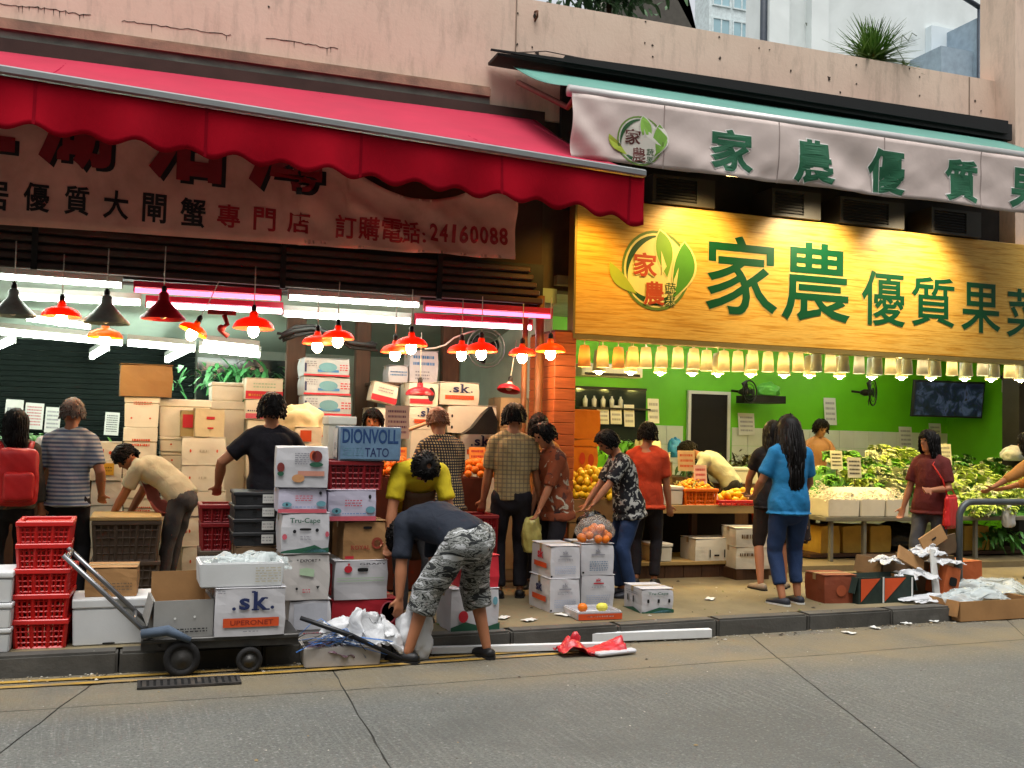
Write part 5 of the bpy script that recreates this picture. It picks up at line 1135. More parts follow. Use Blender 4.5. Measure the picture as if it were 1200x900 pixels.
column(YC-.1, [('cream carton at the foot of the stack under the small stamped cartons', 213, 264, 640, FPL), ('cream carton fourth from top under the small stamped cartons', 212, 264, 605, FPL), ('cream carton third from top under the small stamped cartons', 213, 265, 575, FPL), ('cream carton second from top under the small stamped cartons', 212, 264, 545, FPL), ('cream carton directly under the small stamped cartons', 213, 265, 512.3, FPL)], depth=.15, kind=carton)
column(YC+.35, [('tall cream carton at the foot of the pair near the greenery', 248, 288, 600, ()), ('cream foam box under the top one near the greenery', 248, 288, 520, ()), ('cream foam box second from top near the greenery', 247, 287, 470, ()), ('cream foam box on top, just right of the broad one', 248, 286, 448, ())])
SUN = [('rect', 0, 1, .0, .38, PRED), ('scribble', .08, .9, .08, .30, 1, PYEL), ('scribble', .2, .8, .5, .8, 2, PLGR)]
column(YC+.1, [('kraft carton at the foot of the red banded stack', 289, 333, 560, ()), ('cream carton low in the red banded stack', 289, 333, 492, ()), ('cream carton with purple print below the top red banded one', 288, 332, 468, [('rect', 0, 1, .05, .3, PPNK), ('scribble', .05, .5, .35, .5, 1, PNAVY)]), ('cream carton with broad red lower band beside the greenery', 288, 332, 443, SUN)], mat=M('sun_card', '#d2c9b2', .65, .08), kind=carton)
crumple('plastic_sack', 'pale bulging sack behind the shoulder of the man in black', 'sack', (at(352, 500, Y=9.9).x, 9.9, at(352, 520, Y=9.9).z), (.22, .17, .22), M('pale_sack', '#c7b78e', .7, .15), .3, 1.8, 51)
carton('cream carton with red number mark behind the man in black', (345, 500, 378, 522), 9.7, .3, M('sun_card', '#c9bb98'), pr=[('rect', .2, .6, .2, .8, PORG)])
column(9.7, [('cream carton at the foot under the red marked carton', 344, 380, 620, ()), ('cream carton third under the red marked carton', 345, 380, 585, FP), ('cream carton second under the red marked carton', 344, 379, 552, FP), ('cream carton right under the red marked carton', 345, 380, 522.5, FP)], depth=.3, kind=carton)
carton('tall cream carton bearing the pale bulging sack', (330, 520, 376, 690), 9.98, .4, CRM, z0=.15, z1=at(352, 520, Y=9.9).z+.002)
# blue and white carton tower
GLB = [('rect', 0, 1, .0, .10, PRED), ('ell', .52, .5, .20, .26, PTEAL), ('rect', .30, .76, .22, .36, PBLU), ('scribble', .05, .28, .5, .85, 3, PGRY), ('rect', .0, .12, .15, .8, PNAVY), ('scribble', .78, .98, .3, .7, 3, PRED)]
GLB = [g_ for g_ in GLB if g_[-1] is not PNAVY] + [('rect', .02, .06, .2, .7, PNAVY)]
column(10.35, [('brown carton under the tower of blue and white cartons', 357, 413, 600, ()), ('white carton hidden low in the tower behind the blue lettered carton', 357, 412, 512, GLB), ('blue and white globe carton, lowest fully seen of the tower', 356, 412, 487, GLB), ('blue and white globe carton, third from the top of the tower', 356, 412, 463, GLB), ('blue and white globe carton, second from the top of the tower', 356, 411, 441, GLB), ('blue and white globe carton on top of the tower', 356, 410, 420, GLB)], mat=M('cool_card', '#a9b0b4', .6, .1), kind=carton)
# brown posts / curtains
WOODB = M('dark_brown_wood', '#4b3220', .6, .25, 6, .15, stretch=(6, 6, .6))
for px, w_, lab in ((346, .20, 'brown timber post left of the globe carton tower'), (425, .16, 'brown timber post right of the globe carton tower'), (528, .20, 'dark brown post beside the white lettered cartons')):
    p = at(px, 450, Y=11.1); m = MB(); m.rbox(-w_/2, w_/2, 0, .12, 0, 2.88, .006); tag(m.build('timber_post', WOODB, loc=(p.x, 11.1, .15)), lab, 'post', 'timber posts in the left shop')
# white cartons with blue lettering on a shelf
sh = at(485, 449, Y=10.7); m = MB(); m.box(-.45, .5, -.02, .45, -.03, 0); m.box(-.42, -.38, .05, .4, -sh.z+.15, -.031); m.box(.44, .48, .05, .4, -sh.z+.15, -.031); so = m.build('wooden_shelf', WOODB, loc=(sh.x, 10.7, sh.z)); tag(so, 'wooden shelf carrying two white blue lettered cartons', 'shelf')
carton('white carton with blue lettering on the shelf, smaller left one', (455, 428, 479, 448), 10.7, .3, WHT, z0=sh.z+.001, pr=[('scribble', .1, .9, .35, .7, 2, PBLU)])
carton('white carton with blue lettering on the shelf, larger right one', (480, 411, 514, 448), 10.72, .3, WHT, z0=sh.z+.001, pr=[('scribble', .12, .85, .5, .9, 2, PBLU), ('scribble', .2, .7, .1, .4, 3, PGRY)])
# sk wall of cartons
YK = 10.25
WK = M('warm_card', '#cdc6b4', .65, .08, 3, .06)
column(YK, [('cream carton at the foot of the sk stack behind the bald man', 481, 519, 600, ()), ('cream carton low in the sk stack behind the bald man', 481, 519, 540, ()), ('cream carton below the left sk carton', 481, 518, 503, [('rect', .75, .95, .1, .8, PBLK)]), ('cream sk carton left of the black bag', 480, 518, 476, SKS), ('white carton with dark emblem above the left sk carton', 479, 514, 448, [('ell', .75, .5, .12, .3, PBLK), ('rect', .05, .8, .1, .3, PRED)])], kind=carton, mat=WK)
column(YK+.05, [('cream carton at the foot of the tallest sk stack', 522, 578, 600, ()), ('cream carton hidden behind the plaid shirt, below the sk carton with the bag', 523, 580, 540, ()), ('cream sk carton just under the black bag', 541, 585, 508, SKS), ('plain cream carton behind the black bag', 524, 582, 475, [('ell', .1, .6, .02, .06, PBLK), ('ell', .1, .2, .02, .06, PBLK)]), ('cream sk carton at the top of the stacked cartons by the pillar', 515, 562, 448, SKS)], kind=carton, mat=WK)
bgp = at(565, 508, Y=YK-.16); bgp.z = at(565, 509, Y=YK).z
m = MB(); m.prism([(-.20, 0), (.16, 0), (.17, .14), (.10, .29), (.02, .22), (-.10, .07)], 0, .12); tag(m.build('folded_bag', M('black_nylon', '#17181a', .4, .3, 8, .4), loc=bgp), 'black folded bag propped against the sk cartons', 'bag')
carton('tilted cream carton with red band beside the price sign', (434, 449, 464, 472), 10.3, .25, WK, tilt=12, pr=[('rect', 0, 1, .05, .35, PRED), ('scribble', .2, .8, .5, .8, 2, PGRY)])
column(10.32, [('brown carton stack under the tilted red banded carton', 432, 466, 520, ()), ('cream carton under the tilted red banded carton', 433, 466, 478, ())], kind=carton, mat=WK)
column(YK+.3, [('pale tall carton beside the pillar, lower', 584, 622, 560, ()), ('pale tall carton beside the pillar, middle', 585, 622, 500, ()), ('pale tall carton beside the pillar, upper', 586, 620, 466, [('scribble', .2, .8, .3, .6, 3, PGRY)])], kind=carton, mat=M('warm_tan_card', '#bda57e', .65, .1))
# handwritten card, leaning pole, fan guard, coiled cable
def card(lab, x0, y0, x1, y1, Y, mat=None, ink=None, rows=4, rz=0, tilt=0, stick=0.0, name='price_card', group='price cards'):
    X, w, zb, zt_ = place(x0, y0, x1, y1, Y); o = empty(name, (X, Y, zb), lab, 'card', group, rot=(R(-6), R(tilt), R(rz))); h = zt_-zb
    m = MB(); m.rbox(-w/2, w/2, 0, .004, 0, h, .001); m.build('sheet', mat or PWHT, o)
    prints(o, w, .004, h, [('scribble', .12, .88, .12, .9, rows, ink or PGRY)], off=.002, name='writing')
    if stick: m = MB(); m.tube([(0, .008, .02), (0, .012, -stick)], .005, 5); m.build('stick', WOODB, o)
    return o
PINKC = M('pink_card', '#d3a58a', .7, .06)
card('pinkish handwritten price card above the bald man', 452, 475, 480, 514, 8.5, PINKC, M('ink_brown', '#7d4a52', .6), 5, stick=.35)
m = MB(); a = at(470, 507, Y=9.6); b = at(522, 488, Y=9.6); m.tube([a, a.lerp(b, .5), b], .018, 8); tag(m.build('wooden_pole', M('pale_wood', '#b79a78', .6)), 'pale wooden pole leaning across the sk cartons', 'pole')
fg = empty('wall_fan', at(568, 408, Y=10.9), 'round wire guarded fan on the wall behind the red lamps', 'fan')
for r_ in (.06, .12, .18, .22):
    m = MB(); m.tube([(r_*math.cos(a), -.05+(.22-r_)*-.2, r_*math.sin(a)) for a in [k*math.pi/12 for k in range(25)]], .004 if r_ < .2 else .009, 5, caps=False); m.build('guard_ring', ALU, fg)
for k in range(3):
    m = MB(); M4 = Matrix.Rotation(R(120*k), 4, 'Y'); m.grid(lambda u, v: (u*.17*math.cos(v-.5), .0+.03*(v-.5), .04+u*.13*(v-.5)+.12*u*0), 4, 4, thick=.004); m.v = [tuple(M4 @ Vector(v)) for v in m.v]; m.build('blade', DK, fg)
m = MB(); m.lathe([(.05, 0), (.05, .12), (.03, .3)], 12, M4=Matrix.Rotation(R(-90), 4, 'X'), caps=True); m.build('motor', DK, fg)
m = MB(); q = [at(x, y, Y=9.9) for x, y in ((498, 409), (510, 408), (522, 404), (532, 396), (545, 391), (556, 388))]; m.tube(q, .009, 6); tag(m.build('cable', PWHT), 'white sagging cable between the paired red lamps', 'cable')
m = MB(); q = [at(x, y, Y=10.1) for x, y in ((330, 395), (345, 388), (365, 385), (388, 391), (410, 402), (440, 406))]; m.tube(q, .03, 6)
for k in range(5): m.tube([p+Vector((random.uniform(-.05, .05), 0, random.uniform(-.05, .05))) for p in q], .014, 5)
tag(m.build('cable_bundle', DK), 'black bundle of cables slung under the ceiling', 'cables')
# greenery against dark mirror
MIR = M('dark_panel', '#16211f', .15, .2, 2, 0)
p0_, p1_ = at(232, 418, Y=12.2), at(335, 470, Y=12.2)
m = MB(); m.box(p0_.x, p1_.x, 12.25, 12.3, p1_.z-.2, p0_.z); tag(m.build('wall_mirror', MIR), 'dark glossy panel behind the hanging greenery', 'panel')
LEAFD = M('dark_leaf', '#3f7d45', .5, .3, 6, .1)
def leaves(name, lab, cat, c, rx, ry, rz_, n, L, mat, seed, wdt=.35, droop=.6):
    rnd = random.Random(seed); o = MB(); 
    for i in range(n):
        p = Vector((rnd.gauss(0, .45)*rx, rnd.gauss(0, .45)*ry, rnd.gauss(0, .45)*rz_)); d = Vector((rnd.uniform(-1, 1), rnd.uniform(-1, .4), rnd.uniform(-.7, .7))).normalized(); s_ = d.cross(Vector((0, 0, 1)))
        s_ = s_.normalized() if s_.length > .01 else Vector((1, 0, 0)); l = L*rnd.uniform(.6, 1.2); q = [p]
        vs = []
        for k in range(4):
            t = k/3; c_ = p+d*l*t+Vector((0, 0, -droop*l*t*t)); w = wdt*l*math.sin(math.pi*(.12+.8*t))*.5; vs += [c_-s_*w, c_+s_*w]
        o.add(vs, [(2*k, 2*k+1, 2*k+3, 2*k+2) for k in range(3)], 0, True)
    ob = o.build(name, mat, loc=c); return tag(ob, lab, cat)
lp = at(280, 440, Y=11.95)
leaves('hanging_plant', 'green leafy plant hanging before the dark panel at the back', 'plant', lp, .55, .2, .2, 220, .16, LEAFD, 3)
# posters on the shutter
for x0, y0, x1, y1, lab, r_ in ((5, 468, 26, 498, 'blank pale paper on the shutter, leftmost', 1), (28, 472, 50, 503, 'printed paper on the shutter, second from left', 7), (52, 477, 70, 507, 'pale paper on the shutter half hidden by the grey haired man', 5), (122, 483, 139, 510, 'patterned paper on the shutter left of the foam column', 8)):
    card(lab, x0, y0, x1, y1, 12.9, PWHT, PPNK if r_ == 7 else PBLK if r_ == 8 else PGRY, r_, rz=0, name='notice', group='papers on the dark shutter', tilt=2)
# left side stall of shallow boxes
column(10.2, [('cream box at the foot of the short stack left of the foam column', 105, 143, 640, ()), ('cream box low in the short stack left of the foam column', 105, 143, 592, ()), ('white box with dark top rim in the short stack', 106, 143, 563, ()), ('white box with yellow printed label in the short stack', 105, 143, 539, [('rect', .2, .75, .25, .85, PYEL), ('scribble', .25, .7, .4, .7, 2, PBLK)]), ('cream box with red print on top of the short stack', 104, 143, 518, [('rect', .25, .45, .4, .6, PRED), ('ell', .65, .4, .05, .1, PORG)])], kind=carton, mat=CRM)
crumple('plastic_bag', 'white plastic bag on the left display beside the grey haired man', 'bag', (at(50, 530, Y=10.2).x, 10.2, at(50, 548, Y=10.2).z), (.09, .08, .16), WBAG, .3, 2.4, 61)
m = MB(); p = at(20, 545, Y=10.3); m.box(-1.2, .75, 0, .7, 0, p.z-.15); tag(m.build('display_bench', WOODB, loc=(p.x, 10.3, .15)), 'low wooden display bench at the back left, behind the shoppers', 'bench')
leaves('herb_bundle', 'strip of green herbs laid along the left display bench', 'herbs', at(35, 512, Y=10.5), .6, .1, .05, 160, .12, M('herb_leaf', '#4c8a3a', .5, .3), 7)
# plywood topped work table over plastic crates
tb = empty('work_table', (at(148, 600, Y=9.2).x, 9.2, PZ), 'plywood board laid over stacked crates as a work table', 'table')
zt_ = at(148, 606, Y=9.2).z-PZ; w_ = at(190, 600, Y=9.2).x-at(106, 600, Y=9.2).x
m = MB(); m.rbox(-w_/2, w_/2, 0, .62, zt_-.03, zt_, .004); m.build('board', M('plywood', '#b79c66', .6, .12, 3, .1, stretch=(.5, 3, 3)), tb)
hz = (zt_-.032)/2
for i, (w2, lab) in enumerate((('lower', ''), ('upper', ''))):
    crate(f'grey brown plastic crate under the plywood board, {w2} one', (109, 610, 187, 640), 9.22, .5, PLG, z0=PZ+i*hz, z1=PZ+(i+1)*hz-.006, full=True, group='crates under the work table')
# orange displays in the centre
m = MB(); p = at(515, 560, Y=9.35); m.box(-.75, .45, 0, .55, 0, p.z-.15); tag(m.build('fruit_stand', M('red_brown_board', '#5f2a18', .6, .2), loc=(p.x, 9.35, .15)), 'red brown fruit stand behind the man in checked shirt', 'stand')
for k, (px, py, n_, lab) in enumerate(((468, 558, 34, 'left of the bald man'), (560, 558, 36, 'between the checked and plaid shirts'), (436, 562, 16, 'behind the deep red crate'))):
    c = at(px, py, Y=9.5); heap('orange', ORM, f'orange in the glowing heap {lab}', 'orange', f'oranges heaped {lab}', (c.x, 9.5, p.z-.0), .2, .16, .14, n_, .038, 20+k)
    card(f'orange price card standing by the oranges {lab}', px-10, py-34, px+9, py-18, 9.75, M('orange_card', '#d98a3a', .6), PRED, 2, stick=.2)
crate('dark red plastic crate on the floor behind the plaid shirted man', (548, 600, 582, 650), 8.7, .36, PLDR, z0=PZ, z1=at(560, 604, Y=8.7).z, full=True, nz=8)

# ================================================================== inside the green shop
# white tiles on the lower wall: one part each
zt_ = 1.63; tw = .3; nt_ = 0
tile_me = {}
x = 4.2; row = 0
m = MB(); m.rbox(.002, tw-.002, 0, .012, .002, .298, .002); tme = m.mesh('tile', WTILE)
zt0 = at(830, 500, Y=RB).z
k = 0
while x < 13.3:
    for j in range(3):
        if at(808, 500, Y=RB).x-.05 < x+tw and x < at(853, 500, Y=RB).x+.05: continue
        mobj('tile', tme, bwr, (x, RB-.013, zt0-.3*(j+1)))
    x += tw
m = MB(); 
m.box(4.12, 13.4, RB-.012, RB-.001, .2, zt0-.902); m.build('plaster', WTILE, bwr)
# doorway
dl, dr = at(809, 500, Y=RB-.05).x, at(852, 500, Y=RB-.05).x; dt = at(830, 462, Y=RB-.05).z
do = empty('doorway', ((dl+dr)/2, RB-.05, .2), 'dark open doorway with white frame in the green back wall', 'door'); w_ = (dr-dl)/2; h_ = dt-.2
m = MB(); m.box(-w_-.05, -w_, -.02, .04, 0, h_+.05); m.box(w_, w_+.05, -.02, .04, 0, h_+.05); m.box(-w_, w_, -.02, .04, h_, h_+.05); m.build('frame', PWHT, do)
m = MB(); m.box(-w_, w_, .005, .03, 0, h_); m.build('dark_opening', M('door_dark', '#120c0c', .8), do)
# interior partition behind pillar with mirror shelf
a_, b_ = at(676, 452, Y=12.6), at(757, 520, Y=12.6)
m = MB(); m.box(a_.x-.6, b_.x-.1, 12.66, 12.76, .2, 3.2); struct(m, 'green_partition', GREEN)
mo = empty('mirror_cabinet', ((a_.x+b_.x)/2, 12.6, b_.z), 'dark mirrored cabinet with white papers left of the green wall', 'cabinet'); w_ = (b_.x-a_.x)/2; h_ = a_.z-b_.z
m = MB(); m.box(-w_, w_, .02, .055, 0, h_); m.build('mirror', M('mirror_dark', '#39443f', .08, .3, 3, 0, metal=.6), mo)
m = MB(); m.box(-w_, w_, -.12, .018, h_*.60, h_*.63); m.box(-w_, w_, 0, .018, h_-.03, h_); m.build('shelf', DK, mo)
for i in range(5):
    m = MB(); m.lathe([(.03, 0), (.034, .10), (.012, .13), (.012, .15)], 10, caps=True); tag(m.build('bottle', PWHT, loc=(mo.location.x-w_*.8+i*.13, 12.55, b_.z+h_*.63+.002)), f'pale bottle on the mirrored cabinet shelf, {("first","second","third","fourth","fifth")[i]} from left', 'bottle', 'bottles on the cabinet shelf')
for i, (x0, y0, x1, y1) in enumerate(((700, 478, 714, 497), (716, 475, 729, 497), (732, 474, 744, 500), (760, 467, 773, 496))):
    card(('white paper hanging on the mirrored cabinet, leftmost', 'white paper hanging on the mirrored cabinet, second', 'white paper hanging on the mirrored cabinet, third', 'white sheet on the green wall left of the doorway')[i], x0, y0, x1, y1, 12.5, PWHT, PGRY, 3, name='notice', group='papers in the green shop')
for i, (x0, y0, x1, y1, lab) in enumerate(((866, 484, 885, 510, 'white sheet on the tiles right of the doorway'), (967, 466, 981, 498, 'white sheet on the green wall behind the shirtless man'), (1055, 500, 1070, 526, 'pale sheet on the tiles behind the woman in maroon'), (1090, 496, 1104, 520, 'white sheet on the tiles just above the woman in maroon'), (1156, 493, 1171, 515, 'white sheet on the tiles at the far right, upper'), (1151, 515, 1170, 542, 'cream sheet on the tiles at the far right, lower'), (1102, 520, 1116, 545, 'white card standing right of the woman in maroon'))):
    card(lab, x0, y0, x1, y1, RB-.06 if i < 6 else 11.0, PWHT, PGRY, 4, name='notice', group='papers in the green shop')
# air conditioner cassette, fans, shelf, tv, monitor
p = at(718, 436, Y=11.6); o = empty('air_conditioner', p, 'long white wall air conditioner under the lamp row near the pillar', 'air conditioner'); m = MB(); m.rbox(-.42, .42, 0, .22, -.06, .1, .02, seg=2); m.build('casing', FIXT, o); m = MB(); m.box(-.38, .38, -.004, .0, -.05, -.015); m.build('vent', DK, o)
def fan(px, py, Y, r, lab, rot):
    o = empty('fan', at(px, py, Y=Y), lab, 'fan', 'black fans in the green shop'); o.rotation_euler = rot
    for q in (.35, .7, 1.0):
        m = MB(); m.tube([(r*q*math.cos(a), -.04, r*q*math.sin(a)) for a in [k*math.pi/12 for k in range(25)]], .006 if q < 1 else .012, 5, caps=False); m.build('guard_ring', DK, o)
    for k in range(3):
        m = MB(); M4 = Matrix.Rotation(R(120*k), 4, 'Y'); m.grid(lambda u, v: (.03+u*r*.85, .025*(v-.5), (v-.5)*r*.7*(.4+.6*u)), 3, 3, thick=.004); m.v = [tuple(M4 @ Vector(v)) for v in m.v]; m.build('blade', DK, o)
    m = MB(); m.lathe([(.05, -.02), (.055, .1), (.03, .16)], 12, M4=Matrix.Rotation(R(-90), 4, 'X'), caps=True); m.tube([(0, .12, 0), (0, .3, .02)], .02, 8); m.build('motor', DK, o)
fan(1020, 460, 13.6, .21, 'black wall fan high on the green wall right of the shirtless man', (0, 0, R(35)))
fan(876, 459, 13.6, .17, 'black wall fan at the left end of the dark shelf', (0, 0, R(20)))
m = MB(); p = at(902, 468, Y=13.9); m.box(-.3, .3, 0, .5, -.06, .06); tag(m.build('dark_shelf', DK, loc=p), 'black wall shelf on the green wall beside the fan', 'shelf')
crumple('plastic_bag', 'green and clear bag lying on the black wall shelf', 'bag', (p.x, 13.95, p.z+.06), (.2, .12, .12), bag_mat('green_bag', '#5fae4a', .3, .2), .3, 2, 71)
p = at(1112, 468, Y=13.6); tvw = (at(1150, 468, Y=13.6).x-at(1076, 468, Y=13.6).x); tvh = at(1112, 447, Y=13.6).z-at(1112, 490, Y=13.6).z
o = empty('television', p, 'black framed flat television on the green wall', 'television', rz=R(-6)); o.rotation_euler = (R(8), 0, R(-8))
m = MB(); m.rbox(-tvw/2, tvw/2, 0, .06, -tvh/2, tvh/2, .006); m.build('frame', BLKC, o)
def tvmat():
    m, nt, b = _nt('tv_picture'); v = coord(nt, (1, 1, 1), rnd=False); n = noise_tex(nt, v, 5, 5, .6, .8); c = ramp(nt, n, [(.3, lin('#0a0c14')), (.5, lin('#1d2440')), (.62, lin('#55637e')), (.7, lin('#2e1f2c'))])
    b.inputs['Base Color'].default_value = (0.01, .01, .01, 1); b.inputs['Roughness'].default_value = .2; nt.links.new(c, b.inputs['Emission Color']); b.inputs['Emission Strength'].default_value = .25; return m
m = MB(); m.poly([(-tvw/2+.03, -tvh/2+.03), (tvw/2-.03, -tvh/2+.03), (tvw/2-.03, tvh/2-.03), (-tvw/2+.03, tvh/2-.03)], -.003); m.build('screen', tvmat(), o)
m = MB(); m.tube([(0, .06, 0), (0, .3, .05), (0, .9, .05)], .03, 8); m.build('bracket', DK, o)
p = at(1184, 453, Y=13.0); o = empty('monitor', p, 'small white monitor on a bracket at the far right', 'monitor'); m = MB(); m.rbox(-.13, .15, 0, .06, -.1, .1, .01); m.build('casing', PWHT, o); m = MB(); m.tube([(-.1, .03, .1), (-.2, .05, .2), (-.16, .05, .5)], .025, 8); m.build('arm', DK, o)
m = MB(); p = at(1197, 470, Y=11.0); m.box(-.04, .5, 0, .3, 0, 2.45); tag(m.build('shop_column', DK, loc=(p.x, 11.0, .2)), 'dark column at the right end of the green shop', 'column')

# ---- fruit counter next to the pillar
WOODP = M('pale_board', '#a58a55', .6, .15, 3, .15, stretch=(.6, 3, 3))
YF = 9.75
cl, cr_ = at(764, 598, Y=YF).x, at(906, 598, Y=YF).x; ct = at(835, 592, Y=YF).z
co = empty('fruit_counter', ((cl+cr_)/2, YF, PZ), 'low wooden fruit counter with lower shelf right of the pillar', 'counter'); w_ = (cr_-cl)/2
m = MB(); m.rbox(-w_-.55, w_+.05, 0, .95, ct-PZ-.09, ct-PZ, .006); m.build('top', WOODP, co)
zl_ = at(835, 657, Y=YF).z-PZ
m = MB(); m.rbox(-w_-.5, w_, -.02, .8, zl_-.04, zl_, .005); m.build('shelf', WOODP, co)
for i in range(9):
    m = MB(); m.box(-w_-.5+i*(2*w_+.5)/9+.004, -w_-.5+(i+1)*(2*w_+.5)/9-.004, .0, .03, .0, zl_-.042); m.build('front_plank', WOODB, co)
for xx in (-w_-.45, -.1, w_-.08):
    m = MB(); m.box(xx, xx+.07, .3, .37, zl_+.001, ct-PZ-.091); m.build('leg', WOODB, co)
m = MB(); m.box(-w_-.5, w_, .78, .80, zl_, ct-PZ-.1); m.build('back_panel', M('dark_back', '#1c1714', .8), co)
zc = ct+.001
foam_box('pale foam box on the fruit counter beside the orange crate', (765, 570, 801, 598), YF+.02, .4, CRM, z0=zc)
crate('orange plastic basket on the fruit counter holding small fruit', (803, 573, 840, 600), YF+.0, .36, PLO, z0=zc, full=True, nz=4)
heap('mango', MANM, 'yellow mango in the rows at the front of the fruit counter', 'mango', 'yellow mangoes on the fruit counter', (at(872, 590, Y=YF+.25).x, YF+.25, zc), .36, .22, .10, 60, .05, 33)
crate('low red tray under the yellow mangoes', (843, 588, 904, 598), YF-.02, .5, PLR, z0=zc, z1=zc+.05, nz=1)
heap('lychee', fruit_mesh('lychee', M('gold_fruit', '#d9a11e', .5, .3, 20), .024), 'small golden fruit in the bunch behind the orange basket', 'fruit', 'golden fruit bunches', (at(812, 565, Y=YF+.35).x, YF+.35, zc+.12), .24, .16, .12, 70, .024, 34)
leaves('leafy_twigs', 'leafy twigs among the small golden fruit', 'leaves', (at(808, 560, Y=YF+.35).x, YF+.35, zc+.2), .22, .14, .06, 60, .09, M('olive_leaf', '#6b6a20', .5, .3), 9)
carton('foam box on which the golden fruit bunches lie', (785, 570, 842, 596), YF+.18, .4, CRM, z0=zc, z1=zc+.12, top='none')
card('cream price card behind the golden fruit', 795, 528, 815, 552, 10.5, M('cream_card2', '#d0b88c', .6), PORG, 3, stick=.3)
card('tall pale price card above the golden fruit', 814, 545, 829, 568, 10.05, M('peach_card', '#d8b9a0', .6), PRED, 3, stick=.2)
carton('cream carton with black bars on the lower counter shelf', (815, 631, 861, 657), YF-.02, .34, CRM, z0=PZ+zl_+.001, pr=[('rect', .35, .38, .15, .5, PBLK), ('rect', .72, .75, .15, .5, PBLK), ('rect', .47, .6, .2, .28, PBLK)])
foam_box('small foam box with orange cover on the lower counter shelf', (765, 637, 788, 657), YF-.02, .3, CRM, z0=PZ+zl_+.001, lid=True)
carton('big cream carton at the right end of the fruit counter, lower', (864, 640, 904, 667), 9.45, .4, CRM, z0=at(884, 667, Y=9.45).z, z1=at(884, 641, Y=9.45).z, rz=-8, pr=[('scribble', .1, .5, .5, .8, 1, KRAFTD)])
carton('big cream carton at the right end of the fruit counter, upper', (864, 618, 904, 641), 9.45, .4, CRM, z0=at(884, 641, Y=9.45).z+.001, z1=at(884, 619, Y=9.45).z, rz=-8, pr=[('scribble', .15, .6, .3, .8, 1, KRAFTD)])
m = MB(); p = at(884, 667, Y=9.45); m.box(-.2, .2, .0, .4, 0, p.z-PZ-.002); tag(m.build('timber_block', WOODB, loc=(p.x, 9.48, PZ)), 'dark block under the big cream cartons', 'block')
crumple('plastic_bag', 'pale rope and bag bundle on the lower counter shelf', 'bag', (at(846, 625, Y=10.1).x, 10.1, PZ+zl_), (.14, .1, .09), YBAG, .4, 2.2, 81)
crumple('plastic_bag', 'red orange bag hanging at the right end of the counter', 'bag', (at(893, 617, Y=10.0).x, 10.0, at(893, 617, Y=10.0).z), (.12, .1, .15), M('red_orange_bag', '#c8401c', .5, .2), .3, 2.2, 82)
# orange boxes and lemons at the pillar's foot
ORC = M('orange_card_box', '#d08218', .6, .1)
column(10.4, [('orange lit carton stack at the pillar foot', 672, 703, 552, ()), ('orange carton with red print by the pillar', 672, 701, 523, [('ell', .35, .5, .12, .25, PORG), ('ell', .7, .45, .12, .25, PORG)]), ('dark slotted carton between two orange boxes', 672, 702, 514, ()), ('large bright orange box by the pillar', 672, 704, 480, ())], kind=carton, mat=ORC)
for k, (x0, y0, x1, y1, lab, mt) in enumerate(((664, 585, 725, 612, 'orange brown carton of lemons under the yellow heap, upper', KRAFTO), (666, 612, 722, 650, 'orange brown carton under the yellow heap, lower', KRAFTO))):
    carton(lab, (x0, y0, x1, y1), 9.5, .5, mt, z0=None if k == 0 else PZ, top='none')
lc = at(694, 585, Y=9.7)
heap('lemon', LEMM, 'yellow lemon in the heap at the foot of the timber pillar', 'lemon', 'lemons heaped by the pillar', (lc.x, 9.74, lc.z), .33, .26, .30, 90, .036, 35)
# middle counter: dark greens, blue bag, worker's white sacks
ck = at(870, 560, Y=11.6)
m = MB(); m.box(-1.9, 1.0, 0, .8, 0, ck.z-.2); tag(m.build('produce_table', WOODB, loc=(ck.x, 11.6, .2)), 'wooden produce table inside the green shop', 'table')
leaves('dark_greens', 'heap of dark leafy greens on the middle table, left', 'greens', (at(822, 535, Y=11.8).x, 11.8, ck.z+.1), .3, .2, .14, 200, .14, M('dark_green_leaf', '#2c4a22', .5, .4), 12)
leaves('dark_greens', 'heap of purple green leaves on the middle table, right', 'greens', (at(878, 530, Y=11.8).x, 11.8, ck.z+.14), .3, .2, .2, 240, .15, M('purple_leaf', '#4a4a2c', .5, .5, 9), 13)
leaves('green_bunches', 'bright green bunches below the purple leaves', 'greens', (at(880, 548, Y=11.65).x, 11.65, ck.z+.06), .25, .1, .1, 120, .12, M('mid_leaf', '#4f8f2a', .5, .3), 14)
leaves('green_bunches', 'green leaves on the shelf below the mirrored cabinet', 'greens', at(735, 522, Y=11.7), .5, .1, .07, 160, .14, M('mid_leaf', '#4f8f2a'), 15)
crumple('plastic_bag', 'bright blue plastic bag hanging left of the doorway', 'bag', at(791, 536, Y=12.2), (.10, .07, .15), M('blue_bag', '#2f7fc0', .4, .2), .3, 2, 91)
for i, (x0, y0, x1, y1, lab) in enumerate(((756, 516, 775, 541, 'cream carton behind the man in red'), (772, 530, 786, 552, 'white carton right of the man in red'))):
    carton(lab, (x0, y0, x1, y1), 11.2, .3, CRM)
carton('dark carton stack supporting the boxes behind the man in red', (752, 552, 788, 640), 11.2, .3, KRAFTD, z0=.2, z1=at(770, 541, Y=11.2).z)
foam_box('white foam box in front of the purple leaves', (846, 548, 893, 567), 11.2, .35, FOAM, z0=at(868, 567, Y=11.2).z)
m = MB(); p = at(868, 567, Y=11.2); m.box(-.3, .3, 0, .36, 0, p.z-.202); tag(m.build('crate_stand', WOODB, loc=(p.x, 11.2, .2)), 'dark stand beneath the white foam box', 'stand')

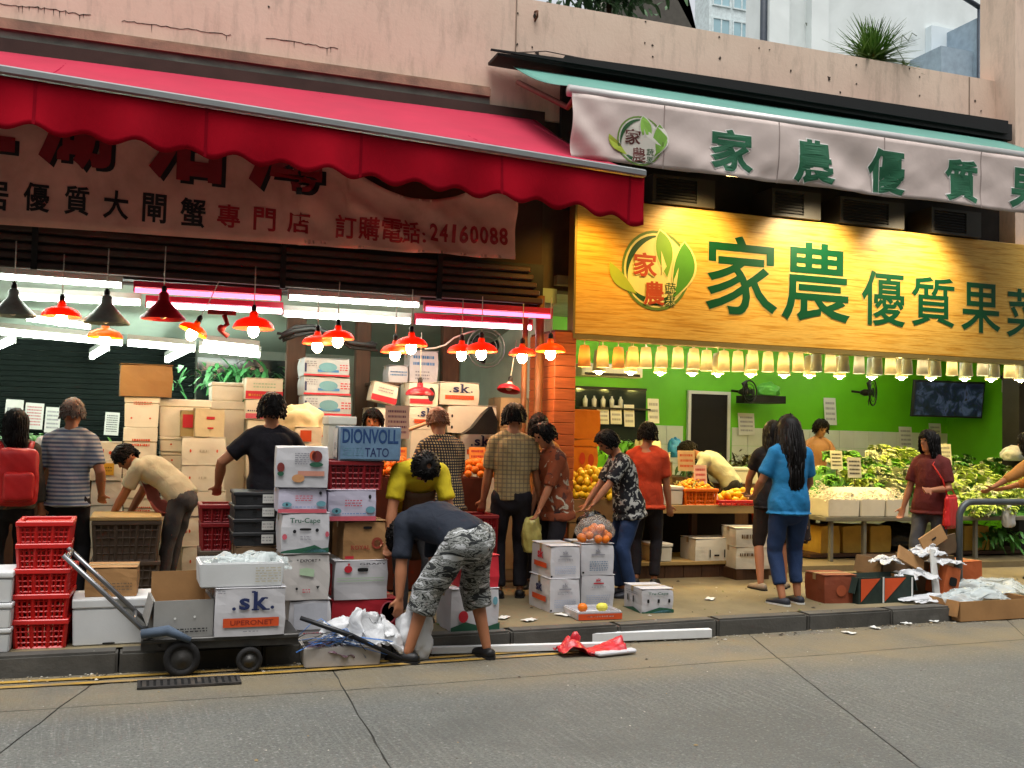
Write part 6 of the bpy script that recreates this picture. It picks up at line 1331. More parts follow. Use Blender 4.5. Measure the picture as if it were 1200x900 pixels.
# ---- vegetable stall
YV = 10.15
vl, vr = at(968, 604, Y=YV).x, at(1235, 604, Y=YV).x; vt = at(1020, 606, Y=YV).z
vs_ = empty('vegetable_stall', ((vl+vr)/2, YV, .2), 'long vegetable stall on grey metal legs in the green shop', 'stall'); w_ = (vr-vl)/2
m = MB(); m.rbox(-w_, w_, 0, 1.5, vt-.2-.05, vt-.2, .006); m.build('top', M('stall_top', '#6d6a5c', .6, .2), vs_)
for xx in (at(978, 620, Y=YV).x, at(1017, 620, Y=YV).x, at(1148, 620, Y=YV).x, vr-.1):
    m = MB(); m.rbox(xx-.02, xx+.025, .05, .1, 0, vt-.252, .004); m.parent = None; ob = m.build('leg', M('grey_steel', '#77756a', .5, .15, metal=.3), vs_, loc=(-(vl+vr)/2, 0, 0))
m = MB(); m.box(-w_, w_, .3, 1.4, .02, .06); m.build('lower_board', WOODB, vs_)
for i, (x0, x1) in enumerate(((971, 1008), (1009, 1038), (1039, 1066))):
    foam_box(f'cream foam tray of bean sprouts at the stall front, {("left", "middle", "right")[i]}', (x0, 585, x1, 606), YV+.01, .5, CRM, z0=vt+.001, lid=False, group='foam trays of sprouts')
SPR = M('bean_sprout', '#e6e0cb', .5, .15)
sp = MB(); rnd = random.Random(5)
sa, sb = at(972, 580, Y=YV).x, at(1066, 580, Y=YV).x; szz = at(1018, 586, Y=YV).z
for i in range(1500):
    x = rnd.uniform(sa, sb); y = YV+.03+rnd.random()*.46; q = 1-abs((y-YV-.26)/.26)**2; z = szz-.03+rnd.random()*.27*q*(.6+.4*noise.noise(Vector((x*4, y*4, 0))))
    d = Vector((rnd.uniform(-1, 1), rnd.uniform(-1, 1), rnd.uniform(-.4, .4))).normalized()*.03; sp.tube([Vector((x, y, z))-d, Vector((x, y, z))+Vector((0, 0, .008)), Vector((x, y, z))+d], [.004, .005, .003], 4, caps=False)
sp.grid(lambda u, v: (sa+(sb-sa)*u, YV+.04+.44*v, szz-.03+.17*math.sin(math.pi*v)*min(1, 6*u, 6*(1-u))), 20, 8)
tag(sp.build('bean_sprouts', SPR), 'pale heap of bean sprouts in the foam trays', 'sprouts', kind='stuff')
# leafy bunches: each bunch a thing
def bunch_mesh(name, leafm, stem, n, L, wd, seed, curl=.5):
    rnd = random.Random(seed); m = MB()
    for i in range(n):
        a = rnd.uniform(-.6, .6); b = rnd.uniform(-.5, .3); d = Vector((math.sin(a), -math.cos(a)*math.cos(b), math.sin(b))).normalized(); s_ = d.cross(Vector((0, 0, 1))).normalized(); u_ = s_.cross(d)
        l = L*rnd.uniform(.75, 1.1); p = Vector((rnd.uniform(-.03, .03), 0, rnd.uniform(0, .04)))
        m.tube([p, p+d*l*.45], [.012, .007], 5, 1, caps=True); vs = []
        for k in range(5):
            t = k/4; c_ = p+d*l*(.38+.62*t)-u_*(curl*l*.35*t*t); w = wd*math.sin(math.pi*(.1+.82*t)); vs += [c_-s_*w+u_*.02*rnd.random(), c_+u_*-.012, c_+s_*w+u_*.02*rnd.random()]
        m.add(vs, [f for k in range(4) for f in ((3*k, 3*k+1, 3*k+4, 3*k+3), (3*k+1, 3*k+2, 3*k+5, 3*k+4))], 0, True)
    return m.mesh(name, [leafm, stem])
VG = [M('veg_green', '#6aa63a', .5, .3, 9), M('veg_light', '#b4cc66', .5, .25, 9), M('veg_pale', '#d6dcb4', .5, .2, 9), M('veg_dark', '#4c8434', .5, .3, 9)]
STEM = M('veg_stem', '#cbd3b0', .4, .1)
BM = [[bunch_mesh('leafy_bunch', VG[j], STEM, 20, .17, .026, 10*j+s, .6) for s in range(3)] for j in range(4)]
def bed(lab, group, x0, x1, y0, y1, Yr, n, kind, seed, sc=1.0, tall=.0):
    rnd = random.Random(seed)
    for i in range(n):
        u = rnd.random(); v = (i+.5)/n; px = x0+(x1-x0)*u; py = y1+(y0-y1)*v; Y = Yr[0]+(Yr[1]-Yr[0])*v
        p = at(px, py, Y=Y); o = mobj('leafy_bunch', BM[kind if rnd.random() < .8 else (kind+1) % 4][rnd.randrange(3)], loc=p, rot=(rnd.uniform(-.2, .3), rnd.uniform(-.3, .3), rnd.uniform(-1.4, 1.4)), scale=(sc, sc, sc*.7)); tag(o, lab, 'vegetable', group)
def mound(lab, name, x0, x1, ytop, Yr, zb, ztop, mat):
    xa, xb = at(x0, ytop, Y=Yr[0]).x, at(x1, ytop, Y=Yr[0]).x; m = MB(); m.grid(lambda u, v: (xa+(xb-xa)*u, Yr[0]+(Yr[1]-Yr[0])*v, zb+(ztop-zb)*min(1, v*1.5)*min(1, 5*u+.2, 5*(1-u)+.2)), 16, 8); tag(m.build(name, mat), lab, 'vegetables', kind='stuff')
mound('bed of stacked greens under the left vegetable display', 'greens_bed', 952, 1075, 540, (YV+.5, YV+1.5), vt, at(1010, 545, Y=YV+1.4).z-.04, VG[3])
mound('bed of stacked greens under the right vegetable display', 'greens_bed', 1113, 1240, 560, (YV+.1, YV+1.4), vt, at(1150, 555, Y=YV+1.3).z-.04, VG[3])
bed('pale green bunch on top of the left vegetable display', 'pale bunches on the left display', 1010, 1070, 524, 540, (YV+1.0, YV+1.35), 26, 1, 1)
bed('bright green leafy bunch at the back left of the stall', 'bright green bunches on the left display', 955, 1012, 530, 566, (YV+.55, YV+1.3), 34, 0, 2)
bed('mid green bunch behind the bean sprouts', 'mid green bunches behind the sprouts', 1005, 1072, 540, 568, (YV+.5, YV+1.0), 36, 0, 3)
bed('whitish cabbage bunch in the middle of the stall', 'whitish bunches mid stall', 1022, 1072, 548, 574, (YV+.45, YV+.8), 34, 2, 4)
bed('light green bunch in the right vegetable display', 'light green bunches at right', 1116, 1195, 548, 588, (YV+.15, YV+1.1), 80, 1, 5)
bed('dark green bunch along the back of the right vegetable display', 'dark green bunches at right', 1118, 1200, 536, 550, (YV+1.1, YV+1.4), 26, 3, 6)
bed('pale bunch hanging over the front edge at the right of the stall', 'pale bunches over the edge', 1135, 1180, 585, 604, (YV-.02, YV+.1), 12, 1, 7)
crumple('plastic_bag', 'pale blue plastic bag on the vegetables at the far right', 'bag', at(1188, 540, Y=YV+.9), (.2, .12, .12), WBAG, .3, 2, 95)
for i, (x0, y0, x1, y1, Y, lab) in enumerate(((974, 528, 988, 550, YV+.7, 'white price card in the greens, leftmost on the stall'), (994, 536, 1010, 560, YV+.5, 'white price card standing above the bean sprouts'), (919, 498, 937, 524, YV+1.6, 'large white card behind the woman in blue'), (1063, 545, 1072, 560, YV+.6, 'little price card left of the woman in maroon'))):
    card(lab, x0, y0, x1, y1, Y, PWHT, PBLK, 4, stick=.25)
crumple('plastic_bag', 'white carrier bag hanging under the right end of the stall', 'bag', at(1182, 618, Y=YV-.05), (.09, .06, .17), WBAG, .3, 2, 96)
# under the stall: yellow crates, dark leaves
for i, (x0, x1, lab) in enumerate(((962, 985, 'tan carton under the stall, leftmost'), (988, 1016, 'yellow lit foam box under the stall, second'), (1020, 1045, 'yellow lit foam box under the stall, third'), (1130, 1160, 'tan carton under the right end of the stall'))):
    carton(lab, (x0, 616, x1, 642), YV+.35, .4, M('yellow_tan_card', '#c9a448', .6, .15), z0=.2+.062, top='none')
leaves('dark_greens', 'dark trimmings of leaves under the right end of the stall', 'greens', at(1168, 625, Y=YV+.3), .3, .2, .12, 120, .15, VG[3], 16)
crumple('black_sack', 'black sack under the middle of the stall', 'sack', (at(1055, 620, Y=YV+.5).x, YV+.6, .262), (.35, .25, .2), BLKB, .3, 2, 97)

# ================================================================== right pavement: railing and rubbish
GRL = M('grey_rail_paint', '#4c5152', .45, .15, 5, .08, metal=.3)
rp = at(1124, 695, Z=PZ); tz = at(1150, 588, Y=rp.y).z
m = MB(); pts = [(0, 0, 0), (0, 0, tz-PZ-.16)]+[(.16*(1-math.cos(a)), 0, tz-PZ-.16+.16*math.sin(a)) for a in [k*math.pi/12 for k in range(1, 7)]]+[(1.1, 0, tz-PZ), (2.4, 0, tz-PZ)]
m.tube(pts, .034, 12); ro = m.build('railing', GRL, loc=(rp.x, rp.y, PZ)); tag(ro, 'grey tubular steel railing at the right pavement edge', 'railing')
m = MB(); m.lathe([(.07, 0), (.07, .01), (.04, .02)], 16, caps=True); m.build('base_plate', GRL, ro)
m = MB(); m.tube([(2.4, 0, tz-PZ), (2.4, 0, 0)], .034, 12); m.build('end_post', GRL, ro)
RBC = M('red_brown_card', '#7a3a22', .7, .15)
carton('red brown carton end at the left of the rubbish heap', (967, 674, 1004, 710), 7.95, .34, RBC, z0=PZ, rz=-4, pr=[('ell', .5, .45, .15, .2, M('print_rust2', '#9a4a2a', .7))])
carton('orange and black printed carton in the rubbish heap', (1005, 676, 1072, 713), 7.88, .3, M('black_green_card', '#22302a', .6, .3, 10), z0=PZ, top='open', rz=3, pr=[('poly', [(.03, .95), (.38, .95), (.03, .08)], PORG), ('poly', [(.46, .95), (.85, .95), (.46, .06)], PORG), ('rect', .42, .45, .02, 1, PWHT), ('rect', .95, .98, .1, .95, PWHT)])
def flat_card(lab, c, w, h, rot, mat, hole=False, name='carton_piece'):
    o = empty(name, c, lab, 'cardboard', 'loose cardboard in the rubbish heap', rot=tuple(R(a) for a in rot)); m = MB(); m.rbox(-w/2, w/2, 0, .02, 0, h, .004, .006); m.build('panel', mat, o)
    if hole: prints(o, w, .02, h, [('hole', .5, .5, .1, .06)], off=.006)
flat_card('tan carton lid tipped on top of the rubbish heap', at(1098, 640, Y=8.2), .34, .16, (-10, -24, 8), KRAFT, True)
flat_card('brown carton lid body behind the tipped one', at(1105, 652, Y=8.3), .34, .2, (10, -16, -14), KRAFTD)
flat_card('pale grey board standing upright in the rubbish heap', at(1099, 700, Y=8.0), .10, .46, (-8, 4, 18), PWHT)
flat_card('brown flap slanting across the rubbish heap', at(1068, 663, Y=8.1), .36, .14, (-20, 26, 4), KRAFT)
carton('orange carton with slots beside the railing post', (1104, 664, 1122, 686), 8.0, .25, M('orange_red_card', '#a8542a', .65), z0=PZ+.02, tilt=14, pr=[('hole', .5, .5, .25, .15)])
carton('orange brown carton behind the railing post', (1126, 658, 1153, 680), 8.5, .3, M('orange_red_card', '#a8542a'), z0=at(1140, 681, Y=8.5).z, rz=6)
carton('dull carton under the orange brown one behind the railing post', (1122, 681, 1156, 697), 8.48, .34, KRAFTD, z0=PZ, z1=at(1140, 681, Y=8.5).z-.002)
carton('dull tilted carton buried at the back of the rubbish heap', (1035, 655, 1090, 700), 8.25, .4, KRAFTD, z0=PZ, top='open')
carton('dull carton under the tipped tan lid', (1078, 650, 1118, 705), 8.3, .35, KRAFTD, z0=PZ, z1=at(1098, 652, Y=8.3).z, top='open')
for i, (px, py, Y, r, am, lab) in enumerate(((1070, 668, 8.1, (.16, .12, .1), .6, 'white foam wrap hanging over the rubbish heap, lower left'), (1085, 640, 8.2, (.14, .1, .1), .6, 'white crumpled paper at the top of the rubbish heap'), (1107, 655, 8.1, (.12, .1, .05), .5, 'white foam shreds right of the upright board'), (1040, 652, 8.2, (.10, .1, .08), .5, 'cream crumpled paper at the left of the rubbish heap'), (1092, 715, 7.85, (.24, .1, .06), .45, 'flattened white plastic at the kerb below the heap'), (1160, 690, 8.05, (.34, .22, .13), .45, 'big clear plastic wrapping spilling around the railing'), (1140, 712, 7.75, (.28, .1, .12), .4, 'clear plastic wrapping over the burst carton'))):
    c = at(px, py, Y=Y); c.z = max(c.z-r[2], PZ if i not in (6,) else .05) if i < 4 else PZ; wrap_sheet('packing_wrap', lab, 'wrapping', c, r, CLR if i > 4 else WBAG, 100+i)
carton('flattened tan carton wrapped in clear plastic at the kerb', (1124, 700, 1215, 731), 7.5, .42, KRAFT, z0=.01, z1=.19, top='open', rz=2)
# yucca on the parapet
YUC = M('yucca_leaf', '#5a7a34', .5, .35, 5)
pc = at(1022, 72, Y=10.3); pc.z = 6.22
yu = empty('yucca_plant', pc, 'spiky green yucca growing on top of the parapet', 'plant')
rnd = random.Random(9)
m = MB()
for i in range(300):
    a = rnd.uniform(0, 6.283); e = rnd.uniform(-.25, 1.45); d = Vector((math.cos(a)*math.cos(e), math.sin(a)*math.cos(e), math.sin(e))); l = rnd.uniform(.42, .68); p = Vector((rnd.gauss(0, .05), rnd.gauss(0, .04), .12+rnd.uniform(-.05, .06))); s_ = d.cross(Vector((0, 0, 1))).normalized()
    vs = []
    for k in range(4):
        t = k/3; c_ = p+d*l*t-Vector((0, 0, .16*l*t*t)); w = .02*(1-t*.92); vs += [c_-s_*w, c_+s_*w]
    m.add(vs, [(2*k, 2*k+1, 2*k+3, 2*k+2) for k in range(3)], 0, True)
m.build('crown', YUC, yu); m = MB(); m.tube([(0, 0, -.05), (.01, 0, .14)], [.05, .04], 8); m.build('trunk', WOODB, yu)
leaves('weed', 'small weeds right of the yucca on the parapet', 'plant', at(1062, 80, Y=10.2), .12, .05, .04, 26, .14, YUC, 17, .2, .2)
# tree glimpsed beyond the parapet
tc = at(716, -26, Y=24); tr_ = empty('far_tree', (tc.x, 24, 0), 'dark green tree top glimpsed above the parapet at the top edge', 'tree')
m = MB(); m.tube([(0, 0, 0), (.1, 0, 6), (0, .1, tc.z-.5)], [.22, .16, .07], 8); m.build('trunk', WOODB, tr_)
ob = leaves('crown', '', '', (0, 0, tc.z), 1.5, 1.2, .9, 1200, .28, M('far_leaf', '#3c5a34', .6, .4), 18, .5); ob.parent = tr_
for k in ('label', 'category'):
    if k in ob: del ob[k]
# ================================================================== people
def ik(a, b, l1, l2, hint):
    a, b = Vector(a), Vector(b); d = b-a; L = min(d.length, (l1+l2)*.999); d = d.normalized() if d.length > 1e-6 else Vector((0, 0, -1))
    b = a+d*L; x = (l1*l1-l2*l2+L*L)/(2*L); y = math.sqrt(max(0, l1*l1-x*x))
    h = Vector(hint); h = h-d*h.dot(d); h = h.normalized() if h.length > 1e-6 else d.orthogonal().normalized()
    return a+d*x+h*y, b
def ring_loft(m, rings, seg=16):
    """rings: (centre, u vector, v vector) ellipses"""
    vs = []; n = len(rings)
    for c, u, v in rings:
        for k in range(seg): a = 2*math.pi*k/seg; vs.append(c+u*math.cos(a)+v*math.sin(a))
    fs = [(i*seg+k, i*seg+(k+1) % seg, (i+1)*seg+(k+1) % seg, (i+1)*seg+k) for i in range(n-1) for k in range(seg)]
    fs += [tuple(range(seg-1, -1, -1)), tuple((n-1)*seg+k for k in range(seg))]
    m.add(vs, fs, 0, True)
def limb(m, pts, rad, seg=12):
    m.tube(pts, rad, seg)
    m.ball(pts[0], rad[0]*.99, seg, 6); m.ball(pts[-1], rad[-1]*.99, seg, 6)
def remesh(m, name, mat, parent, vox, smooth=2, wrinkle=0.0, wf=9.0, seed=0):
    me = m.mesh('tmp', mat); o = bpy.data.objects.new('tmp', me); COL.objects.link(o)
    r = o.modifiers.new('r', 'REMESH'); r.mode = 'VOXEL'; r.voxel_size = vox; r.use_smooth_shade = True
    if smooth: s = o.modifiers.new('s', 'SMOOTH'); s.factor = .5; s.iterations = smooth
    dg = bpy.context.evaluated_depsgraph_get(); me2 = bpy.data.meshes.new_from_object(o.evaluated_get(dg)); me2.name = name
    bpy.data.objects.remove(o); bpy.data.meshes.remove(me)
    if wrinkle:
        nr = [v.normal.copy() for v in me2.vertices]
        for v, n in zip(me2.vertices, nr):
            p = v.co; w = noise.noise(Vector((p.x*wf+seed, p.y*wf, p.z*wf*.55)))+.6*noise.noise(Vector((p.x*wf*.6+p.z*wf*1.3, p.y*wf, p.z*wf*.5+seed)))
            rg = 1-2.4*abs(noise.noise(Vector((p.x*wf*.8+p.z*wf*.5+seed, p.y*wf*.8, p.z*wf*.45)))); v.co = p+n*((w*.7+rg*.75)*wrinkle)
    me2.materials.clear(); me2.materials.append(mat)
    me2.polygons.foreach_set('use_smooth', [True]*len(me2.polygons)); me2.update()
    ob = bpy.data.objects.new(name, me2); COL.objects.link(ob); ob.parent = parent; return ob
SKIN = M('skin', '#9c6647', .5, .1, 8, .05, sss=.0); SKIN2 = M('skin_tan', '#935c3c', .5, .1, 8, .05)
HAIRK = M('black_hair', '#0b0807', .55, .4, 30, .5, spec=.15, stretch=(1, 1, .2), bscale=120); HAIRG = M('grey_hair', '#5a5048', .6, .3, 30, .4, stretch=(1, 1, .2))
def person(lab, loc, face, h=1.68, lean=0., side=0., hands=None, feet=None, pelvis=None, head=(0, 0), shirt=None, sleeve=.45, hem=-.02, trousers=None, leg=.97, hair='short', hairmat=None, skin=None, shoes=None, female=False, fat=1.0, elbow=None, knee=None, curve=1.0, apron=None, seed=0, bare=False, twist=0.):
    """loc: ground point; face: direction faced in degrees (0 = into the shops); hands/feet targets in the person's own frame (x right, y ahead)"""
    s = h/1.72; skin = skin or SKIN
    o = empty('person', loc, lab, 'person', rz=R(face))
    if pelvis is None: pelvis = (0, 0, .93*s)
    P = Vector(pelvis); f = fat
    feet = feet or ((-.10*s, .0, 0, 8), (.10*s, .03, 0, -8))
    # spine as a bending curve
    def ax(a): return Vector((math.sin(R(side)), math.sin(a)*math.cos(R(side)), math.cos(a)*math.cos(R(side))))
    sp = [P.copy()]; dirs = []; tilt = []
    n = 8; seglen = .56*s/n
    for i in range(n):
        a = R(lean)*(.55+.6*(i/(n-1))*curve) if lean else 0; d = ax(a); dirs.append(d); tilt.append(a); sp.append(sp[-1]+d*seglen)
    def at_s(t):
        t = max(-.3, min(1., t)); k = t*n; i = max(0, min(n-1, int(k))); return sp[i]+dirs[i]*seglen*(k-i), dirs[i]
    def frame(t):
        c, d = at_s(t); tw = R(twist)*max(0, t); x = Vector((math.cos(tw), -math.sin(tw), 0)); x = (x-d*x.dot(d)).normalized(); return c, d, x, d.cross(x)
    hw = (.142, .164, .160, .134, .128, .140, .148, .146, .105, .058) if female else (.145, .152, .150, .142, .143, .155, .166, .160, .115, .062)
    hd = (.09, .115, .118, .105, .100, .112, .120, .105, .085, .058) if female else (.09, .110, .112, .108, .108, .118, .124, .110, .085, .06)
    ts = (-.16, -.06, .06, .22, .36, .55, .72, .85, .94, 1.0)
    def torso(m, inf=0., t0=-1, t1=2, ex=0.):
        rg = []
        for t, a, b in zip(ts, hw, hd):
            if t < t0 or t > t1: continue
            c, d, x, y = frame(t); k_ = inf+(ex if t < .3 else 0); rg.append((c, x*(a*s*f+k_), y*(b*s*(f if t < .7 else 1)+k_)))
        ring_loft(m, rg, 20)
    shx = (.145 if female else .163)*s
    arms = []; hands = hands or ((-.26*s, .06, .80*s), (.26*s, .06, .80*s))
    c, d, x, y = frame(.86)
    for i, sg in enumerate((-1, 1)):
        a = c+x*sg*shx; hint = (elbow[i] if elbow else (sg*.6, -1, -.2)); e, w = ik(a, hands[i], .29*s, .25*s, hint); arms.append((a, e, w))
    legs = []
    c0, d0, x0, y0 = frame(0.0)
    for i, sg in enumerate((-1, 1)):
        a = P+x0*sg*.088*s*f-d0*.02*s; fx, fy, fz, fa = feet[i]; an = Vector((fx, fy, fz+.075*s)); hint = knee[i] if knee else (sg*.12+math.sin(R(-fa))*.3, 1, .0); k, an = ik(a, an, .43*s, .43*s, hint); legs.append((a, k, an, fa))
    # ---- body: one continuous surface
    m = MB(); torso(m)
    nb, nd = at_s(1.0)
    c9, d9, x9, y9 = frame(.98)
    for sg in (-1, 1): limb(m, [c9+d9*.02*s, c9+x9*sg*shx*.55-d9*.012*s, c9-d9*.065*s+x9*sg*shx], [.052*s, .05*s, .052*s])
    hp = R(head[1])+tilt[-1]*.55; hy = R(head[0]); hu = Vector((math.sin(R(side))*.5, math.sin(hp), math.cos(hp))).normalized(); hx = Vector((math.cos(hy), -math.sin(hy), 0)); hx = (hx-hu*hx.dot(hu)).normalized(); hf = hu.cross(hx)
    hc = nb+nd*.055*s+hu*.115*s+hf*.02*s
    limb(m, [nb-nd*.05*s, nb+nd*.03*s, hc-hu*.05*s-hf*.012*s], [.062*s, .055*s, .052*s])
    hs = s*1.0; prof = [(-.118, .022, .028, .045), (-.108, .040, .048, .032), (-.085, .055, .066, .018), (-.05, .065, .082, .008), (0, .073, .092, 0), (.045, .075, .095, -.004), (.08, .066, .084, -.006), (.105, .045, .058, -.008), (.118, .016, .022, -.008)]
    ring_loft(m, [(hc+hu*z*hs+hf*o_*hs, hx*a*1.07*hs, hf*b*hs) for z, a, b, o_ in prof], 18)
    limb(m, [hc+hf*.088*hs+hu*.02*hs, hc+hf*.108*hs-hu*.022*hs, hc+hf*.09*hs-hu*.03*hs], [.010*hs, .015*hs, .012*hs], 8)
    limb(m, [hc+hf*.083*hs-hu*.058*hs-hx*.02*hs, hc+hf*.089*hs-hu*.058*hs, hc+hf*.083*hs-hu*.058*hs+hx*.02*hs], [.007*hs, .010*hs, .007*hs], 8)
    limb(m, [hc+hf*.080*hs+hu*.034*hs-hx*.045*hs, hc+hf*.092*hs+hu*.032*hs, hc+hf*.080*hs+hu*.034*hs+hx*.045*hs], [.010*hs, .011*hs, .010*hs], 8)
    for sg in (-1, 1): m.ball((0, 0, 0), (.012*hs, .022*hs, .034*hs), 8, 8, M4=Matrix(((hx.x, hf.x, hu.x, 0), (hx.y, hf.y, hu.y, 0), (hx.z, hf.z, hu.z, 0), (0, 0, 0, 1))).to_4x4() if False else Matrix.Translation(hc+hx*sg*.076*hs-hf*.005*hs-hu*.005*hs) @ Matrix((hx, hf, hu)).transposed().to_4x4())
    for i, (a, e, w) in enumerate(arms):
        ra = 1.0 if not female else .9
        limb(m, [a, a.lerp(e, .5), e, e.lerp(w, .35), w], [.058*s*ra, .052*s*ra, .043*s*ra, .045*s*ra, .029*s*ra])
        # hand: palm, four curled fingers, thumb from the palm's side
        dr = (w-e).normalized(); sg = (-1, 1)[i]; lat = dr.cross(Vector((0, 1, 0.2))); lat = lat.normalized() if lat.length > .1 else Vector((1, 0, 0)); pn = dr.cross(lat).normalized()
        if pn.y < 0: pn = -pn
        lat = pn.cross(dr).normalized()
        pe = w+dr*.085*s; ring_loft(m, [(w-dr*.01*s, lat*.026*s, pn*.020*s), (w+dr*.03*s, lat*.038*s, pn*.017*s), (pe, lat*.040*s, pn*.013*s)], 10)
        for k, ln in enumerate((.066, .076, .072, .056)):
            b_ = pe-dr*.01*s+lat*(k-1.5)*.021*s; c1 = b_+dr*ln*.5*s+pn*.006*s; c2 = c1+(dr*.75+pn*.65).normalized()*ln*.35*s; c3 = c2+(dr*.35+pn*.9).normalized()*ln*.28*s; limb(m, [b_, c1, c2, c3], [.0105*s, .0095*s, .0088*s, .008*s], 6)
        tb_ = w+dr*.025*s-lat*.028*s*(1 if sg > 0 else -1); limb(m, [tb_, tb_+(dr*.6-lat*.7*(1 if sg > 0 else -1)+pn*.3).normalized()*.04*s, tb_+(dr*.9-lat*.6*(1 if sg > 0 else -1)+pn*.6).normalized()*.07*s], [.014*s, .0115*s, .009*s], 6)
    for a, k, an, fa in legs:
        limb(m, [a, a.lerp(k, .5), k, k.lerp(an, .35), an], [.080*s*f, .068*s, .050*s, .052*s, .034*s])
        td = Vector((math.sin(R(-fa)), math.cos(R(fa)), 0)); hb = an-Vector((0, 0, .05*s)); limb(m, [hb-td*.045*s, hb+td*.05*s, hb+td*.13*s-Vector((0, 0, .006*s))], [.032*s, .036*s, .026*s], 10)
    remesh(m, 'body', skin, o, .0095*max(s, .95), 1)
    # eyes
    for sg in (-1, 1):
        m = MB(); m.ball(hc+hf*.083*hs+hx*sg*.031*hs+hu*.012*hs, .012*hs, 8, 6); m.build('eye', M('eye_dark', '#1a1310', .2), o)
    # ---- hair
    hm = hairmat or HAIRK
    if hair != 'bald':
        rnd = random.Random(seed+5); m = MB(); na, nz_ = 40, 16
        lng = {'short': .0, 'bob': .13, 'long': .50, 'mid': .22, 'crop': -.02}[hair]
        fringe = .045 if hair in ('bob',) else .06
        def hf_(u, v):
            th = (u-.5)*2*math.pi   # 0 = back of the head
            fr = max(0, (abs(th)-math.pi*.60)/(math.pi*.40))      # 1 at the forehead
            low = (-.055-(.0 if lng > 0 else 0)) if lng <= 0 else -.06-lng
            if hair == 'crop': low = -.03
            low = low+(fringe-low)*min(1, fr*2.2)
            if lng > .0 and fr == 0 and abs(th) > math.pi*.5: low += .0
            top = .128; z = top+(low-top)*(v**.9)
            zz = max(-.04, min(z, top)); q = math.sqrt(max(0, 1-(max(0, zz)/.13)**2)) if zz > 0 else 1.0
            k = 1+.045*noise.noise(Vector((math.sin(th)*6, math.cos(th)*6, z*7+seed)))+(.05*noise.noise(Vector((th*9, z*2.5, seed))) if lng > .1 else 0.02*noise.noise(Vector((th*14, z*5, seed))))
            a, b = .090*q*k, .108*q*k
            if z < -.06 and lng > 0: t = (-.06-z)/max(lng, .01); a *= 1+.18*t*(1 if lng > .3 else .0)-.25*t*t*(1 if lng > .3 else .3); b *= 1-.10*t
            
            if lng > .3 and z < .06: vv = 1+.28*min(1, (.06-z)*5); a *= vv; b *= vv
            p = hc+hx*math.sin(th)*a*hs-hf*math.cos(th)*b*hs+hf*-.006*hs
            if z > -.06: return p+hu*z*hs
            # hanging hair follows gravity
            return p+hu*-.06*hs+Vector((0, 0, 1))*(z+.06)*hs-hf*.03*hs*min(1, (-.06-z)*6)
        m.grid(hf_, na, nz_)
        nl = {'short': 260, 'crop': 160, 'bob': 240, 'mid': 260, 'long': 340}[hair]
        for i in range(nl):
            u = rnd.random(); v0 = rnd.random()**.8*.75; ln = rnd.uniform(.2, .42) if lng <= 0 else rnd.uniform(.35, .8); pts = []; off = rnd.uniform(.0, .012)*(.5 if hair == 'crop' else 1)
            for k in range(5):
                v = min(1.04, v0+ln*k/4); p = hf_((u+rnd.uniform(-.008, .008)*k) % 1.0, min(v, 1.0)); out = (p-hc); out.z *= .3; out = out.normalized() if out.length > 1e-6 else hf
                pts.append(p+out*(off+.003+(.012*(k/4)**2 if lng <= 0 and rnd.random() < .5 else .002))*hs+(Vector((0, 0, -.02*(v-1)/.04)) if v > 1 else Vector((0, 0, 0))))
            m.tube(pts, [.0075*hs, .0085*hs, .008*hs, .006*hs, .002*hs], 4, caps=False)
        ho = m.build('hair', hm, o)
        mod = ho.modifiers.new('thick', 'SOLIDIFY'); mod.thickness = .012; mod.offset = -1
    # ---- clothing
    if shirt:
        m = MB(); torso(m, .019*s, hem-.05, .95, .014*s if hem < -.05 else 0)
        for sg in (-1, 1): limb(m, [c9-d9*.005*s, c9+x9*sg*shx*.55-d9*.018*s, c9-d9*.068*s+x9*sg*shx], [.062*s, .066*s, .072*s])
        if hem < -.10:
            c, d, x, y = frame(-.16); ring_loft(m, [(c+d*.02, x*(.165*s*f+.036), y*(.12*s*f+.036)), (c+Vector((0, 0, (hem+.16)*.56*s)), x*(.172*s*f+.040), y*(.125*s*f+.040))], 20)
        m.ball(c9-d9*.03*s, (.085*s, .085*s, .06*s), 12, 8)
        for a, e, w in arms:
            L1 = (e-a).length; tot = L1+(w-e).length; T = sleeve*tot; pts = [a, a.lerp(e, min(1, T/L1)*.5), a.lerp(e, min(1, T/L1))]; rr = [.076*s, .071*s, .068*s]
            if T > L1: pts += [e.lerp(w, (T-L1)/(w-e).length*.6), e.lerp(w, (T-L1)/(w-e).length)]; rr = [.076*s, .068*s, .058*s, .054*s, .046*s]
            m.tube(pts, rr, 14); m.ball(a, .075*s, 12, 8)
        remesh(m, 'shirt', shirt, o, .0125, 2, .0105, 7.5, seed)
    if trousers:
        m = MB(); torso(m, .016*s, -.2, .12); c_, d_, x_, y_ = frame(-.1); m.ball(c_, (.15*s*f, .115*s*f, .12*s*f), 14, 10)
        for a, k, an, fa in legs:
            L1 = (k-a).length; tot = L1+(an-k).length; T = leg*tot; wide = trousers.get('wide', 0.)
            pts = [a, a.lerp(k, min(1, T/L1)*.5), a.lerp(k, min(1, T/L1))]; rr = [.096*s*f, (.084+wide*.5)*s, (.070+wide)*s]
            if T > L1: q = (T-L1)/(an-k).length; pts += [k.lerp(an, q*.5), k.lerp(an, q)]; rr[2] = (.066+wide)*s; rr += [(.062+wide)*s, (.053+wide)*s]
            m.tube(pts, rr, 14); m.ball(a, (.094 if hem < -.05 else .104)*s*f, 12, 8)
            if T > L1: m.ball(k, (.064+wide)*s, 12, 8)
        remesh(m, 'trousers', trousers['mat'], o, .0125, 2, .009, 8, seed+3)
